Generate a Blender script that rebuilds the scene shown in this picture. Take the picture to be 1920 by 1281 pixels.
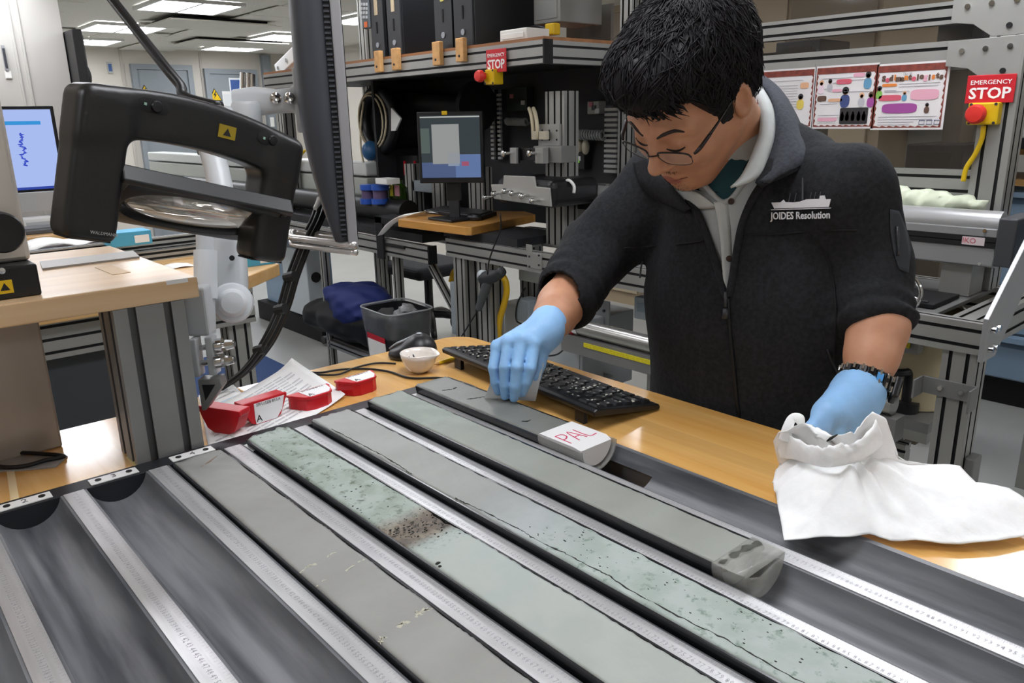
import bpy, bmesh, math, random
import numpy as np
from mathutils import Vector, Matrix

for o in list(bpy.data.objects):
    bpy.data.objects.remove(o)
SC = bpy.context.scene
COL = SC.collection
random.seed(7)
rng = np.random.default_rng(5)
PI = math.pi

# ------------------------------------------------------------------ camera
F_PX = 1456.126
CAM = np.array([-0.0715, -1.1016, 1.4187])
CR = np.array([0.74803515, -0.663377, -0.01934849])
CU = np.array([0.19625042, 0.19325679, 0.96132075])
CF = np.array([0.63397885, 0.72289886, -0.27475088])
cam_data = bpy.data.cameras.new('camera')
cam = bpy.data.objects.new('camera', cam_data)
COL.objects.link(cam)
cam.matrix_world = Matrix(((CR[0], CU[0], -CF[0], CAM[0]), (CR[1], CU[1], -CF[1], CAM[1]),
                           (CR[2], CU[2], -CF[2], CAM[2]), (0, 0, 0, 1)))
cam_data.sensor_width = 36
cam_data.lens = 36 * F_PX / 1920
cam_data.clip_start = 0.02
SC.camera = cam


def ray(x, y):
    return (x - 960) / F_PX * CR - (y - 640.5) / F_PX * CU + CF


def at(x, y, ax, v):
    """world point seen at photo pixel (x, y) on the plane ax = v"""
    i = 'xyz'.index(ax)
    d = ray(x, y)
    return CAM + (v - CAM[i]) / d[i] * d


def D(x, y, t):
    """world point seen at photo pixel (x, y) at depth t metres"""
    return CAM + t * ray(x, y)


# ------------------------------------------------------------------ light
SC.view_settings.view_transform = 'Standard'
SC.view_settings.look = 'None'
SC.view_settings.exposure = 1.0
SC.view_settings.gamma = 1.0
SC.view_settings.use_curve_mapping = False
world = bpy.data.worlds.new('world')
SC.world = world
world.use_nodes = True
world.node_tree.nodes['Background'].inputs[0].default_value = (0.8, 0.85, 1, 1)
world.node_tree.nodes['Background'].inputs[1].default_value = 0.15
LAMP = 7.5          # emission of the fluorescent ceiling panels


# ------------------------------------------------------------------ materials
def lin(h):
    if not isinstance(h, str):
        return tuple(h) + ((1,) if len(h) == 3 else ())
    h = h.lstrip('#')
    v = [int(h[i:i + 2], 16) / 255 for i in (0, 2, 4)]
    return tuple((c / 12.92 if c <= .04045 else ((c + .055) / 1.055) ** 2.4) for c in v) + (1,)


MATS = {}


def M(name, colr, rough=.5, metal=0., noise=None, bump=None, stretch=(1, 1, 1), spec=.5, coat=0., col2=None,
      alpha=1., trans=0., emit=0., ior=1.45, detail=4):
    """plain procedural material; noise=(scale, amount or col2 mix) ; bump=(scale, strength, distance)"""
    if name in MATS:
        return MATS[name]
    m = bpy.data.materials.new(name)
    m.use_nodes = True
    nt = m.node_tree
    b = nt.nodes['Principled BSDF']
    c = lin(colr)
    b.inputs['Base Color'].default_value = c
    b.inputs['Roughness'].default_value = rough
    b.inputs['Metallic'].default_value = metal
    b.inputs['Specular IOR Level'].default_value = spec
    b.inputs['Coat Weight'].default_value = coat
    b.inputs['Alpha'].default_value = alpha
    b.inputs['Transmission Weight'].default_value = trans
    b.inputs['IOR'].default_value = ior
    if emit:
        b.inputs['Emission Color'].default_value = c
        b.inputs['Emission Strength'].default_value = emit
    if noise or bump:
        tc = nt.nodes.new('ShaderNodeTexCoord')
        mp = nt.nodes.new('ShaderNodeMapping')
        mp.inputs['Scale'].default_value = stretch
        nt.links.new(tc.outputs['Object'], mp.inputs[0])
    if noise:
        n = nt.nodes.new('ShaderNodeTexNoise')
        n.inputs['Scale'].default_value = noise[0]
        n.inputs['Detail'].default_value = detail
        nt.links.new(mp.outputs[0], n.inputs['Vector'])
        r = nt.nodes.new('ShaderNodeValToRGB')
        if col2:
            a0, a1 = c, lin(col2)
        else:
            k = noise[1]
            a0 = tuple(x * (1 - k) for x in c[:3]) + (1,)
            a1 = tuple(min(1, x * (1 + k)) for x in c[:3]) + (1,)
        r.color_ramp.elements[0].color = a0
        r.color_ramp.elements[1].color = a1
        r.color_ramp.elements[0].position = .35
        r.color_ramp.elements[1].position = .65
        nt.links.new(n.outputs[0], r.inputs[0])
        nt.links.new(r.outputs[0], b.inputs['Base Color'])
    if bump:
        n2 = nt.nodes.new('ShaderNodeTexNoise')
        n2.inputs['Scale'].default_value = bump[0]
        n2.inputs['Detail'].default_value = 3
        nt.links.new(mp.outputs[0], n2.inputs['Vector'])
        bp = nt.nodes.new('ShaderNodeBump')
        bp.inputs['Strength'].default_value = bump[1]
        bp.inputs['Distance'].default_value = bump[2] if len(bump) > 2 else .002
        nt.links.new(n2.outputs[0], bp.inputs['Height'])
        nt.links.new(bp.outputs[0], b.inputs['Normal'])
    MATS[name] = m
    return m


def EM(name, colr, strength):
    if name in MATS:
        return MATS[name]
    m = bpy.data.materials.new(name)
    m.use_nodes = True
    nt = m.node_tree
    nt.nodes.remove(nt.nodes['Principled BSDF'])
    e = nt.nodes.new('ShaderNodeEmission')
    e.inputs[0].default_value = lin(colr)
    e.inputs[1].default_value = strength
    nt.links.new(e.outputs[0], nt.nodes['Material Output'].inputs[0])
    MATS[name] = m
    return m


def wood(name, c1, c2, rough=.3, axis='y', coat=.3, scale=1.):
    """planked maple: grain stretched along an axis, strips across it"""
    if name in MATS:
        return MATS[name]
    m = bpy.data.materials.new(name)
    m.use_nodes = True
    nt = m.node_tree
    b = nt.nodes['Principled BSDF']
    b.inputs['Roughness'].default_value = rough
    b.inputs['Coat Weight'].default_value = coat
    b.inputs['Coat Roughness'].default_value = .12
    tc = nt.nodes.new('ShaderNodeTexCoord')
    mp = nt.nodes.new('ShaderNodeMapping')
    st = {'x': (.6, 9, 9), 'y': (9, .6, 9)}[axis]
    mp.inputs['Scale'].default_value = tuple(s * scale for s in st)
    nt.links.new(tc.outputs['Object'], mp.inputs[0])
    n = nt.nodes.new('ShaderNodeTexNoise')
    n.inputs['Scale'].default_value = 3
    n.inputs['Detail'].default_value = 6
    n.inputs['Roughness'].default_value = .6
    nt.links.new(mp.outputs[0], n.inputs['Vector'])
    r = nt.nodes.new('ShaderNodeValToRGB')
    r.color_ramp.elements[0].color = lin(c1)
    r.color_ramp.elements[1].color = lin(c2)
    r.color_ramp.elements[0].position = .3
    r.color_ramp.elements[1].position = .7
    nt.links.new(n.outputs[0], r.inputs[0])
    # strips
    mp2 = nt.nodes.new('ShaderNodeMapping')
    mp2.inputs['Scale'].default_value = {'x': (1.1, 24, 1), 'y': (24, 1.1, 1)}[axis]
    nt.links.new(tc.outputs['Object'], mp2.inputs[0])
    v = nt.nodes.new('ShaderNodeTexVoronoi')
    v.inputs['Scale'].default_value = 1
    v.inputs['Randomness'].default_value = .35
    v.distance = 'CHEBYCHEV'
    nt.links.new(mp2.outputs[0], v.inputs['Vector'])
    bw = nt.nodes.new('ShaderNodeRGBToBW')
    nt.links.new(v.outputs['Color'], bw.inputs[0])
    mr = nt.nodes.new('ShaderNodeMapRange')
    mr.inputs['To Min'].default_value = .88
    mr.inputs['To Max'].default_value = 1.08
    nt.links.new(bw.outputs[0], mr.inputs[0])
    mx = nt.nodes.new('ShaderNodeMix')
    mx.data_type = 'RGBA'
    mx.blend_type = 'MULTIPLY'
    mx.inputs['Factor'].default_value = 1
    nt.links.new(r.outputs[0], mx.inputs['A'])
    nt.links.new(mr.outputs[0], mx.inputs['B'])
    nt.links.new(mx.outputs['Result'], b.inputs['Base Color'])
    MATS[name] = m
    return m


# shared materials
ALU = M('anodised_aluminium', '#9c9c98', .42, .45, noise=(6, .06))
ALU_D = M('aluminium_dull', '#858584', .45, .5, noise=(5, .08))
SLOT = M('slot_black', '#0b0b0d', .6)
BLACK = M('black_plastic', '#141416', .38, noise=(40, .2))
BLACK_M = M('black_matte', '#0d0d0f', .75)
DGREY = M('dark_grey_plastic', '#2b2c2f', .5)
WHITE = M('white_paint', '#dcdcd8', .45)
PAPER = M('paper_white', '#e6e6e4', .8, noise=(30, .03))
CHROME = M('chrome', '#d8d8d8', .12, 1.)
STEEL = M('stainless_steel', '#b4b4b2', .3, .9, noise=(30, .1), stretch=(1, 1, .05))
WOOD = wood('maple_top', '#d49d50', '#e6b873', .2, 'y', .6)
WOOD_X = wood('maple_shelf', '#d0aa7c', '#dfc19a', .3, 'x', .3)
WOOD_BG = wood('maple_desk', '#b9813a', '#cf9a52', .3, 'y', .4)
GREYBOX = M('grey_enclosure', '#8e979d', .45, .1)
BLUEGREY = M('blue_grey_paint', '#7d93a8', .42, noise=(4, .05))
RED = M('red_plastic', '#c01723', .35)
YELLOW = M('yellow_plastic', '#d8b312', .4)
SIGN_RED = M('sign_red', '#c31f2a', .4)
PRINT_W = M('print_white', '#eeeeec', .6)
PRINT_K = M('print_black', '#161616', .6)


# ------------------------------------------------------------------ mesh builder
class MB:
    def __init__(s):
        s.v, s.f, s.m = [], [], []

    def add(s, verts, faces, mi=0):
        n = len(s.v)
        s.v += [tuple(map(float, p)) for p in verts]
        s.f += [tuple(i + n for i in q) for q in faces]
        s.m += [mi] * len(faces)
        return s

    def box(s, x0, x1, y0, y1, z0, z1, mi=0):
        x0, x1 = min(x0, x1), max(x0, x1)
        y0, y1 = min(y0, y1), max(y0, y1)
        z0, z1 = min(z0, z1), max(z0, z1)
        return s.add([(x0, y0, z0), (x1, y0, z0), (x1, y1, z0), (x0, y1, z0), (x0, y0, z1), (x1, y0, z1), (x1, y1, z1), (x0, y1, z1)],
                     [(0, 3, 2, 1), (4, 5, 6, 7), (0, 1, 5, 4), (1, 2, 6, 5), (2, 3, 7, 6), (3, 0, 4, 7)], mi)

    def obox(s, c, ax, ay, az, hx, hy, hz, mi=0):
        """oriented box: centre, unit axes, half sizes"""
        c, ax, ay, az = map(np.asarray, (c, ax, ay, az))
        vs = [c + sx * hx * ax + sy * hy * ay + sz * hz * az for sz in (-1, 1) for sx, sy in ((-1, -1), (1, -1), (1, 1), (-1, 1))]
        return s.add(vs, [(0, 3, 2, 1), (4, 5, 6, 7), (0, 1, 5, 4), (1, 2, 6, 5), (2, 3, 7, 6), (3, 0, 4, 7)], mi)

    def prism(s, poly, o, ax, ay, az, h, mi=0):
        """extrude the 2-D polygon poly (in ax, ay about o) by h along az"""
        o, ax, ay, az = map(lambda q: np.asarray(q, float), (o, ax, ay, az))
        n = len(poly)
        a = [o + x * ax + y * ay for x, y in poly]
        b = [q + h * az for q in a]
        fs = [tuple(range(n))[::-1], tuple(range(n, 2 * n))]
        fs += [(i, (i + 1) % n, n + (i + 1) % n, n + i) for i in range(n)]
        return s.add(a + b, fs, mi)

    def loft(s, rings, cap=True, closed=False, mi=0):
        n = len(rings[0])
        vs = [p for r in rings for p in r]
        fs = []
        k = len(rings)
        for i in range(k if closed else k - 1):
            for j in range(n):
                a = i * n + j
                b = i * n + (j + 1) % n
                c = ((i + 1) % k) * n + (j + 1) % n
                d = ((i + 1) % k) * n + j
                fs.append((a, b, c, d))
        if cap and not closed:
            fs.append(tuple(range(n))[::-1])
            fs.append(tuple(range((k - 1) * n, k * n)))
        return s.add(vs, fs, mi)

    def tube(s, pts, r, n=8, closed=False, mi=0, flat=None, smooth=0):
        pts = [np.asarray(p, float) for p in pts]
        if smooth:
            pts = spline(pts, smooth, closed)
        k = len(pts)
        rs = list(r) if hasattr(r, '__len__') else [r] * k
        if len(rs) != k:
            rs = list(np.interp(np.linspace(0, 1, k), np.linspace(0, 1, len(rs)), rs))
        up = None
        rings = []
        for i in range(k):
            if closed:
                t = pts[(i + 1) % k] - pts[i - 1]
            else:
                t = pts[min(i + 1, k - 1)] - pts[max(i - 1, 0)]
            t = t / (np.linalg.norm(t) + 1e-12)
            if up is None:
                up = np.array([0, 0, 1.]) if abs(t[2]) < .9 else np.array([1., 0, 0])
            sx = np.cross(t, up)
            sx /= np.linalg.norm(sx) + 1e-12
            up = np.cross(sx, t)
            fl = flat if flat else 1
            rings.append([pts[i] + rs[i] * (math.cos(a) * sx + fl * math.sin(a) * up) for a in np.linspace(0, 2 * PI, n, endpoint=False)])
        return s.loft(rings, True, closed, mi)

    def cyl(s, p0, p1, r0, r1=None, n=16, mi=0):
        return s.tube([p0, p1], [r0, r0 if r1 is None else r1], n, mi=mi)

    def lathe(s, prof, c, az=(0, 0, 1), n=24, mi=0):
        """prof = [(radius, height)...] turned about the axis az through c"""
        az = np.asarray(az, float)
        az = az / np.linalg.norm(az)
        t = np.array([1., 0, 0]) if abs(az[0]) < .9 else np.array([0, 1., 0])
        ax = np.cross(t, az)
        ax /= np.linalg.norm(ax)
        ay = np.cross(az, ax)
        c = np.asarray(c, float)
        rings = [[c + h * az + r * (math.cos(a) * ax + math.sin(a) * ay) for a in np.linspace(0, 2 * PI, n, endpoint=False)] for r, h in prof]
        return s.loft(rings, True, False, mi)

    def ell(s, c, r, n=16, m=10, rot=None, mi=0):
        c = np.asarray(c, float)
        rings = []
        for i in range(m + 1):
            th = PI * (i + .02) / (m + .04)
            ring = []
            for a in np.linspace(0, 2 * PI, n, endpoint=False):
                q = np.array([r[0] * math.sin(th) * math.cos(a), r[1] * math.sin(th) * math.sin(a), -r[2] * math.cos(th)])
                if rot is not None:
                    q = rot @ q
                ring.append(c + q)
            rings.append(ring)
        return s.loft(rings, True, False, mi)

    def grid(s, fn, nu, nv, mi=0):
        vs = [fn(i / (nu - 1), j / (nv - 1)) for i in range(nu) for j in range(nv)]
        fs = [(i * nv + j, (i + 1) * nv + j, (i + 1) * nv + j + 1, i * nv + j + 1) for i in range(nu - 1) for j in range(nv - 1)]
        return s.add(vs, fs, mi)

    def build(s, name, mats, parent=None, bevel=0., smooth=False, local=False, seg=2, solid=0.):
        me = bpy.data.meshes.new(name)
        V = np.array(s.v, float).reshape(-1, 3)
        if parent is not None and not local:
            V = V - np.array(ABS[parent.name])
        me.from_pydata(V.tolist(), [], s.f)
        for m in (mats if isinstance(mats, (list, tuple)) else [mats]):
            me.materials.append(m)
        me.polygons.foreach_set('material_index', s.m)
        bm = bmesh.new()
        bm.from_mesh(me)
        bmesh.ops.recalc_face_normals(bm, faces=bm.faces)
        bm.to_mesh(me)
        bm.free()
        if smooth:
            me.shade_smooth()
            if smooth != 2:
                me.set_sharp_from_angle(angle=math.radians(40))
        o = bpy.data.objects.new(name, me)
        COL.objects.link(o)
        o.parent = parent
        ABS[o.name] = ABS[parent.name] if parent is not None else (0, 0, 0)
        if solid:
            md = o.modifiers.new('solid', 'SOLIDIFY')
            md.thickness = solid
            md.offset = 0
        if bevel:
            md = o.modifiers.new('bevel', 'BEVEL')
            md.width = bevel
            md.segments = seg
            md.limit_method = 'ANGLE'
            md.angle_limit = math.radians(35)
            md.harden_normals = False
        return o


ABS = {}


def spline(pts, sub=6, closed=False):
    """Catmull-Rom through the points"""
    pts = [np.asarray(p, float) for p in pts]
    n = len(pts)
    out = []
    for i in range(n if closed else n - 1):
        if closed:
            a, b, c, d = pts[i - 1], pts[i], pts[(i + 1) % n], pts[(i + 2) % n]
        else:
            a, b, c, d = pts[max(i - 1, 0)], pts[i], pts[i + 1], pts[min(i + 2, n - 1)]
        for t in np.linspace(0, 1, sub, endpoint=False):
            out.append(.5 * (2 * b + (c - a) * t + (2 * a - 5 * b + 4 * c - d) * t * t + (3 * b - a - 3 * c + d) * t ** 3))
    if not closed:
        out.append(pts[-1])
    return out


def tag(o, label=None, cat=None, group=None, kind=None):
    if label:
        o['label'] = label
    if cat:
        o['category'] = cat
    if group:
        o['group'] = group
    if kind:
        o['kind'] = kind
    return o


def thing(name, label, cat, loc=(0, 0, 0), group=None):
    o = bpy.data.objects.new(name, None)
    COL.objects.link(o)
    o.empty_display_size = .05
    o.location = tuple(map(float, loc))
    ABS[o.name] = tuple(map(float, loc))
    return tag(o, label, cat, group)


def struct(name, mb, mat, parent=None, **k):
    o = mb.build(name, mat, parent, **k)
    if parent is None:
        o['kind'] = 'structure'
    return o


def copy_thing(o, loc=None, label=None, parent=None):
    c = o.copy()
    COL.objects.link(c)
    c.parent = parent
    if loc is not None:
        c.location = tuple(map(float, loc))
        ABS[c.name] = tuple(map(float, loc))
    else:
        ABS[c.name] = ABS[o.name]
    if label:
        c['label'] = label
    for ch in list(o.children):
        copy_thing(ch, parent=c)
    return c


def share(o, loc, parent=None, name=None):
    """copy of one mesh object, same data, at loc relative to parent"""
    c = o.copy()
    if name:
        c.name = name
    COL.objects.link(c)
    c.location = tuple(map(float, loc))
    c.parent = parent if parent is not None else o.parent
    ABS[c.name] = ABS[o.name]
    return c


def text(name, body, mat, parent, c, ax, ay, size, depth=.0003, align='CENTER', width=None, bold=0.):
    """raised lettering: centre c, reading direction ax, up ay, cap height about .7*size"""
    cu = bpy.data.curves.new('t', 'FONT')
    cu.body = body
    cu.size = size
    cu.align_x = align
    cu.align_y = 'CENTER'
    cu.extrude = depth
    cu.offset = bold
    cu.resolution_u = 2
    ob = bpy.data.objects.new('t', cu)
    COL.objects.link(ob)
    bpy.context.view_layer.update()
    me = bpy.data.meshes.new_from_object(ob.evaluated_get(bpy.context.evaluated_depsgraph_get()))
    bpy.data.objects.remove(ob)
    ax = np.asarray(ax, float)
    ax = ax / np.linalg.norm(ax)
    ay = np.asarray(ay, float)
    ay = ay - ax * (ay @ ax)
    ay /= np.linalg.norm(ay)
    az = np.cross(ax, ay)
    k = 1.
    co = np.array([v.co for v in me.vertices])
    if width and len(co):
        k = width / (co[:, 0].max() - co[:, 0].min())
    base = np.asarray(c, float) - (np.array(ABS[parent.name]) if parent is not None else 0)
    new = base + co[:, :1] * k * ax + co[:, 1:2] * ay + co[:, 2:3] * az
    me.vertices.foreach_set('co', new.ravel())
    me.materials.clear()
    me.materials.append(mat)
    me.name = name
    o = bpy.data.objects.new(name, me)
    COL.objects.link(o)
    o.parent = parent
    ABS[o.name] = ABS[parent.name] if parent is not None else (0, 0, 0)
    return o


def extrusion(mb, p0, p1, wa, wb, axa, pitch=.04, slot=.009, deep=.005, faces='abAB'):
    """slotted aluminium profile from p0 (centre line) to p1; wa wide along axa, wb across.
    material 0 = aluminium, 1 = black slot"""
    p0, p1 = np.asarray(p0, float), np.asarray(p1, float)
    t = p1 - p0
    L = np.linalg.norm(t)
    t = t / L
    a = np.asarray(axa, float)
    a = a - t * (a @ t)
    a /= np.linalg.norm(a)
    b = np.cross(t, a)

    def side(length):
        n = max(1, int(round(length / pitch)))
        return [(-length / 2 + length * (i + .5) / n) for i in range(n)]
    poly = []
    flag = []

    def run(sign_axis, const, length, direction, use):
        # walk one side
        pts = []
        ss = side(length)
        if direction < 0:
            ss = ss[::-1]
        if use:
            for c_ in ss:
                e0, e1 = c_ - direction * slot / 2, c_ + direction * slot / 2
                pts += [(e0, const, 1), (e0, const - math.copysign(deep, const), 1), (e1, const - math.copysign(deep, const), 1), (e1, const, 0)]
        return pts
    ha, hb = wa / 2, wb / 2
    P = [(-ha, -hb, 0)] + run('a', -hb, wa, 1, 'b' in faces) + [(ha, -hb, 0)]
    P += [(c_, s_, f_) for s_, c_, f_ in run('b', ha, wb, 1, 'A' in faces)]
    P += [(ha, hb, 0)] + run('a', hb, wa, -1, 'B' in faces) + [(-ha, hb, 0)]
    P += [(c_, s_, f_) for s_, c_, f_ in run('b', -ha, wb, -1, 'a' in faces)]
    n = len(P)
    va = [p0 + x * a + y * b for x, y, _ in P]
    vb = [q + L * t for q in va]
    fs, ms = [], []
    for i in range(n):
        j = (i + 1) % n
        fs.append((i, j, n + j, n + i))
        ms.append(1 if P[i][2] else 0)
    base = len(mb.v)
    mb.v += [tuple(map(float, q)) for q in va + vb]
    mb.f += [tuple(k + base for k in f) for f in fs]
    mb.m += ms
    # end caps as fans of ngon
    mb.f += [tuple(base + k for k in range(n))[::-1], tuple(base + n + k for k in range(n))]
    mb.m += [0, 0]
    return mb


def fbm(x, y, z=0., s=0):
    """cheap smooth noise, -1..1, works on arrays"""
    x, y = np.asarray(x, float), np.asarray(y, float)
    r = np.random.default_rng(100 + s)
    o = 0
    for k in range(7):
        a, b, c_ = r.normal(size=3) * (1 + .5 * k)
        o = o + np.sin(a * x + b * y + c_ * z + r.uniform(0, 6)) / (1 + .4 * k)
    return o / 3


# ------------------------------------------------------------------ signed-distance surfaces
def smin(a, b, k):
    if k <= 0:
        return np.minimum(a, b)
    h = np.clip(.5 + .5 * (b - a) / k, 0, 1)
    return b + (a - b) * h - k * h * (1 - h)


def sd_cap(P, a, b, ra, rb=None, sc=None):
    a, b = np.asarray(a, np.float32), np.asarray(b, np.float32)
    rb = ra if rb is None else rb
    if sc is not None:
        sc = np.asarray(sc, np.float32)
        P = P * sc
        a, b = a * sc, b * sc
    d = b - a
    q = P - a
    t = np.clip((q @ d) / (d @ d + 1e-12), 0, 1)
    e = np.linalg.norm(q - t[..., None] * d, axis=-1) - (ra + (rb - ra) * t)
    return e


def sd_ell(P, c, r, R=None):
    q = P - np.asarray(c, np.float32)
    if R is not None:
        q = q @ np.asarray(R, np.float32).T
    r = np.asarray(r, np.float32)
    k0 = np.linalg.norm(q / r, axis=-1)
    k1 = np.linalg.norm(q / (r * r), axis=-1) + 1e-9
    return k0 * (k0 - 1) / k1


def sd_box(P, c, h, rad, R=None):
    q = P - np.asarray(c, np.float32)
    if R is not None:
        q = q @ np.asarray(R, np.float32).T
    q = np.abs(q) - (np.asarray(h, np.float32) - rad)
    return np.linalg.norm(np.maximum(q, 0), axis=-1) + np.minimum(q.max(-1), 0) - rad


def surface(fn, lo, hi, h, relax=1):
    """surface nets: zero level of fn on a grid of step h -> verts, quads"""
    lo, hi = np.asarray(lo, float), np.asarray(hi, float)
    n = np.ceil((hi - lo) / h).astype(int) + 1
    g = np.stack(np.meshgrid(*[lo[i] + h * np.arange(n[i]) for i in range(3)], indexing='ij'), -1).astype(np.float32)
    V = np.asarray(fn(g), np.float32)
    S = V < 0
    cs = n - 1
    cnt = np.zeros(cs, int)
    offs = [(i, j, k) for i in (0, 1) for j in (0, 1) for k in (0, 1)]
    sl = lambda o: tuple(slice(o[i], o[i] + cs[i]) for i in range(3))
    for o in offs:
        cnt += S[sl(o)]
    act = (cnt > 0) & (cnt < 8)
    idx = -np.ones(cs, int)
    ids = np.argwhere(act)
    idx[act] = np.arange(len(ids))
    acc = np.zeros((len(ids), 3))
    num = np.zeros(len(ids))
    for a in offs:
        for ax in range(3):
            if a[ax]:
                continue
            b = list(a)
            b[ax] = 1
            va = V[sl(a)][act]
            vb = V[sl(b)][act]
            mk = (va < 0) != (vb < 0)
            t = np.where(mk, va / np.where(mk, va - vb, 1), 0)
            p_ = np.array(a, float)[None].repeat(len(ids), 0)
            p_[:, ax] = t
            acc += p_ * mk[:, None]
            num += mk
    verts = lo + h * (ids + acc / num[:, None])
    quads = []
    for ax in range(3):
        u_, v_ = (ax + 1) % 3, (ax + 2) % 3
        A = np.moveaxis(S, (ax, u_, v_), (0, 1, 2))
        I = np.moveaxis(idx, (ax, u_, v_), (0, 1, 2))
        ed = A[:-1, 1:-1, 1:-1] != A[1:, 1:-1, 1:-1]
        w = np.argwhere(ed)
        if not len(w):
            continue
        i, j, k = w[:, 0], w[:, 1] + 1, w[:, 2] + 1
        q = np.stack([I[i, j - 1, k - 1], I[i, j, k - 1], I[i, j, k], I[i, j - 1, k]], 1)
        fl = ~A[i, j, k]
        q[fl] = q[fl][:, ::-1]
        quads.append(q)
    Q = np.concatenate(quads)
    for _ in range(relax):
        s_ = np.zeros_like(verts)
        c_ = np.zeros(len(verts))
        for a, b in ((0, 1), (1, 2), (2, 3), (3, 0)):
            np.add.at(s_, Q[:, a], verts[Q[:, b]])
            np.add.at(s_, Q[:, b], verts[Q[:, a]])
            np.add.at(c_, Q[:, a], 1)
            np.add.at(c_, Q[:, b], 1)
        verts = .45 * verts + .55 * s_ / np.maximum(c_, 1)[:, None]
    return verts, Q


def np_mesh(name, verts, quads, mats, parent=None, local=False, mi=None):
    me = bpy.data.meshes.new(name)
    V = np.asarray(verts, float)
    if parent is not None and not local:
        V = V - np.array(ABS[parent.name])
    Q = np.asarray(quads)
    me.vertices.add(len(V))
    me.vertices.foreach_set('co', V.ravel())
    me.loops.add(Q.size)
    me.loops.foreach_set('vertex_index', Q.ravel().astype(np.int32))
    me.polygons.add(len(Q))
    me.polygons.foreach_set('loop_start', np.arange(0, Q.size, Q.shape[1], dtype=np.int32))
    for m in (mats if isinstance(mats, (list, tuple)) else [mats]):
        me.materials.append(m)
    if mi is not None:
        me.polygons.foreach_set('material_index', np.asarray(mi, np.int32))
    me.update(calc_edges=True)
    me.validate()
    me.shade_smooth()
    o = bpy.data.objects.new(name, me)
    COL.objects.link(o)
    o.parent = parent
    ABS[o.name] = ABS[parent.name] if parent is not None else (0, 0, 0)
    return o


def sdf(name, fn, lo, hi, h, mats, parent=None, relax=1):
    v, q = surface(fn, lo, hi, h, relax)
    return np_mesh(name, v, q, mats, parent)

# ================================================================== THE ROOM
CEIL = 2.28
FLOOR_M = M('vinyl_floor', '#a9aaa6', .32, noise=(3, .05), coat=.15)
WALL_M = M('painted_wall', '#c3beb4', .6, noise=(2, .03))
WALL_W = M('white_partition', '#b7b5b0', .5, noise=(2, .02))
CEIL_M = M('ceiling_tile', '#cfccc4', .8, noise=(60, .05))
DOOR_M = M('grey_door', '#7f868b', .5, noise=(3, .04))
X0, X1, Y0, Y1 = -2.6, 5.0, -4.2, 9.0
struct('floor', MB().box(X0, X1, Y0, Y1, -.05, 0), FLOOR_M)
struct('wall_back', MB().box(X0, X1, Y1, Y1 + .1, 0, CEIL + .1), WALL_M)
struct('wall_right', MB().box(X1, X1 + .1, Y0, Y1 + .1, 0, CEIL + .1), WALL_M)
struct('wall_left', MB().box(X0 - .1, X0, Y0, Y1 + .1, 0, CEIL + .1), WALL_M)
struct('wall_front', MB().box(X0, X1, Y0 - .1, Y0, 0, CEIL + .1), WALL_M)
# suspended ceiling: slab above, grid and single panels hanging from it
ceil = struct('ceiling', MB().box(X0, X1, Y0, Y1, CEIL + .02, CEIL + .1), CEIL_M)
LIGHTS = []
for near, lx in ((-1.1, -1.2), (.7, .55), (2.0, 2.3), (3.25, 3.9)):
    for ly in (-3.0, -.3, 1.8, 3.85):
        LIGHTS.append((near, ly))
    for ly in (5.2, 6.85, 8.2):
        LIGHTS.append((lx, ly))
GX, GY = .6, .6
tile_bm = MB().box(-.292, .292, -.292, .292, 0, .012)
tile0 = None
ntile = 0
for i in range(12):
    for j in range(22):
        cx, cy = X0 + .35 + i * GX, Y0 + .3 + j * GY
        if cx > X1 - .3 or cy > Y1 - .2:
            continue
        # only the panels near the part of the room in view are singled out
        if cy < .5:
            continue
        if any(abs(cx - lx) < .31 + .29 and abs(cy - ly) < .3 + .29 for lx, ly in LIGHTS):
            continue
        if tile0 is None:
            tile0 = tile_bm.build('ceiling_panel', CEIL_M, ceil, bevel=.004, seg=1)
            tile0.location = (cx, cy, CEIL)
        else:
            share(tile0, (cx, cy, CEIL), ceil)
        ntile += 1
GLOW = EM('fluorescent_diffuser', '#f7f9ff', LAMP)
FRAME = M('lamp_frame', '#d8d8d4', .4)
lamp0 = None
PLACE = {0: 'over the left end of the lab', 1: 'above the core table', 2: 'above the equipment aisle', 3: 'above the drawer wall'}
ROW = {0: 'in the first row', 1: 'second row', 2: 'third row', 3: 'fourth row',
       4: 'fifth row', 5: 'second last row', 6: 'last row'}
for k, (lx, ly) in enumerate(LIGHTS):
    lab = 'recessed fluorescent ceiling light %s, %s' % (PLACE[k // 7], ROW[k % 7])
    if lamp0 is None:
        lamp0 = thing('ceiling_light', lab, 'ceiling light', (lx, ly, CEIL), 'fluorescent ceiling lights')
        fb = MB()
        for a, b, c, d in ((-.31, .31, -.31, -.285), (-.31, .31, .285, .31), (-.31, -.285, -.285, .285), (.285, .31, -.285, .285), (-.012, .012, -.285, .285)):
            fb.box(a, b, c, d, -.012, .012)
        fb.build('frame', FRAME, lamp0, local=True)
        for sx in (-1, 1):
            MB().box(sx * .15 - .135, sx * .15 + .135, -.283, .283, -.006, .01).build('diffuser', GLOW, lamp0, local=True)
    else:
        copy_thing(lamp0, (lx, ly, CEIL), lab)
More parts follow.
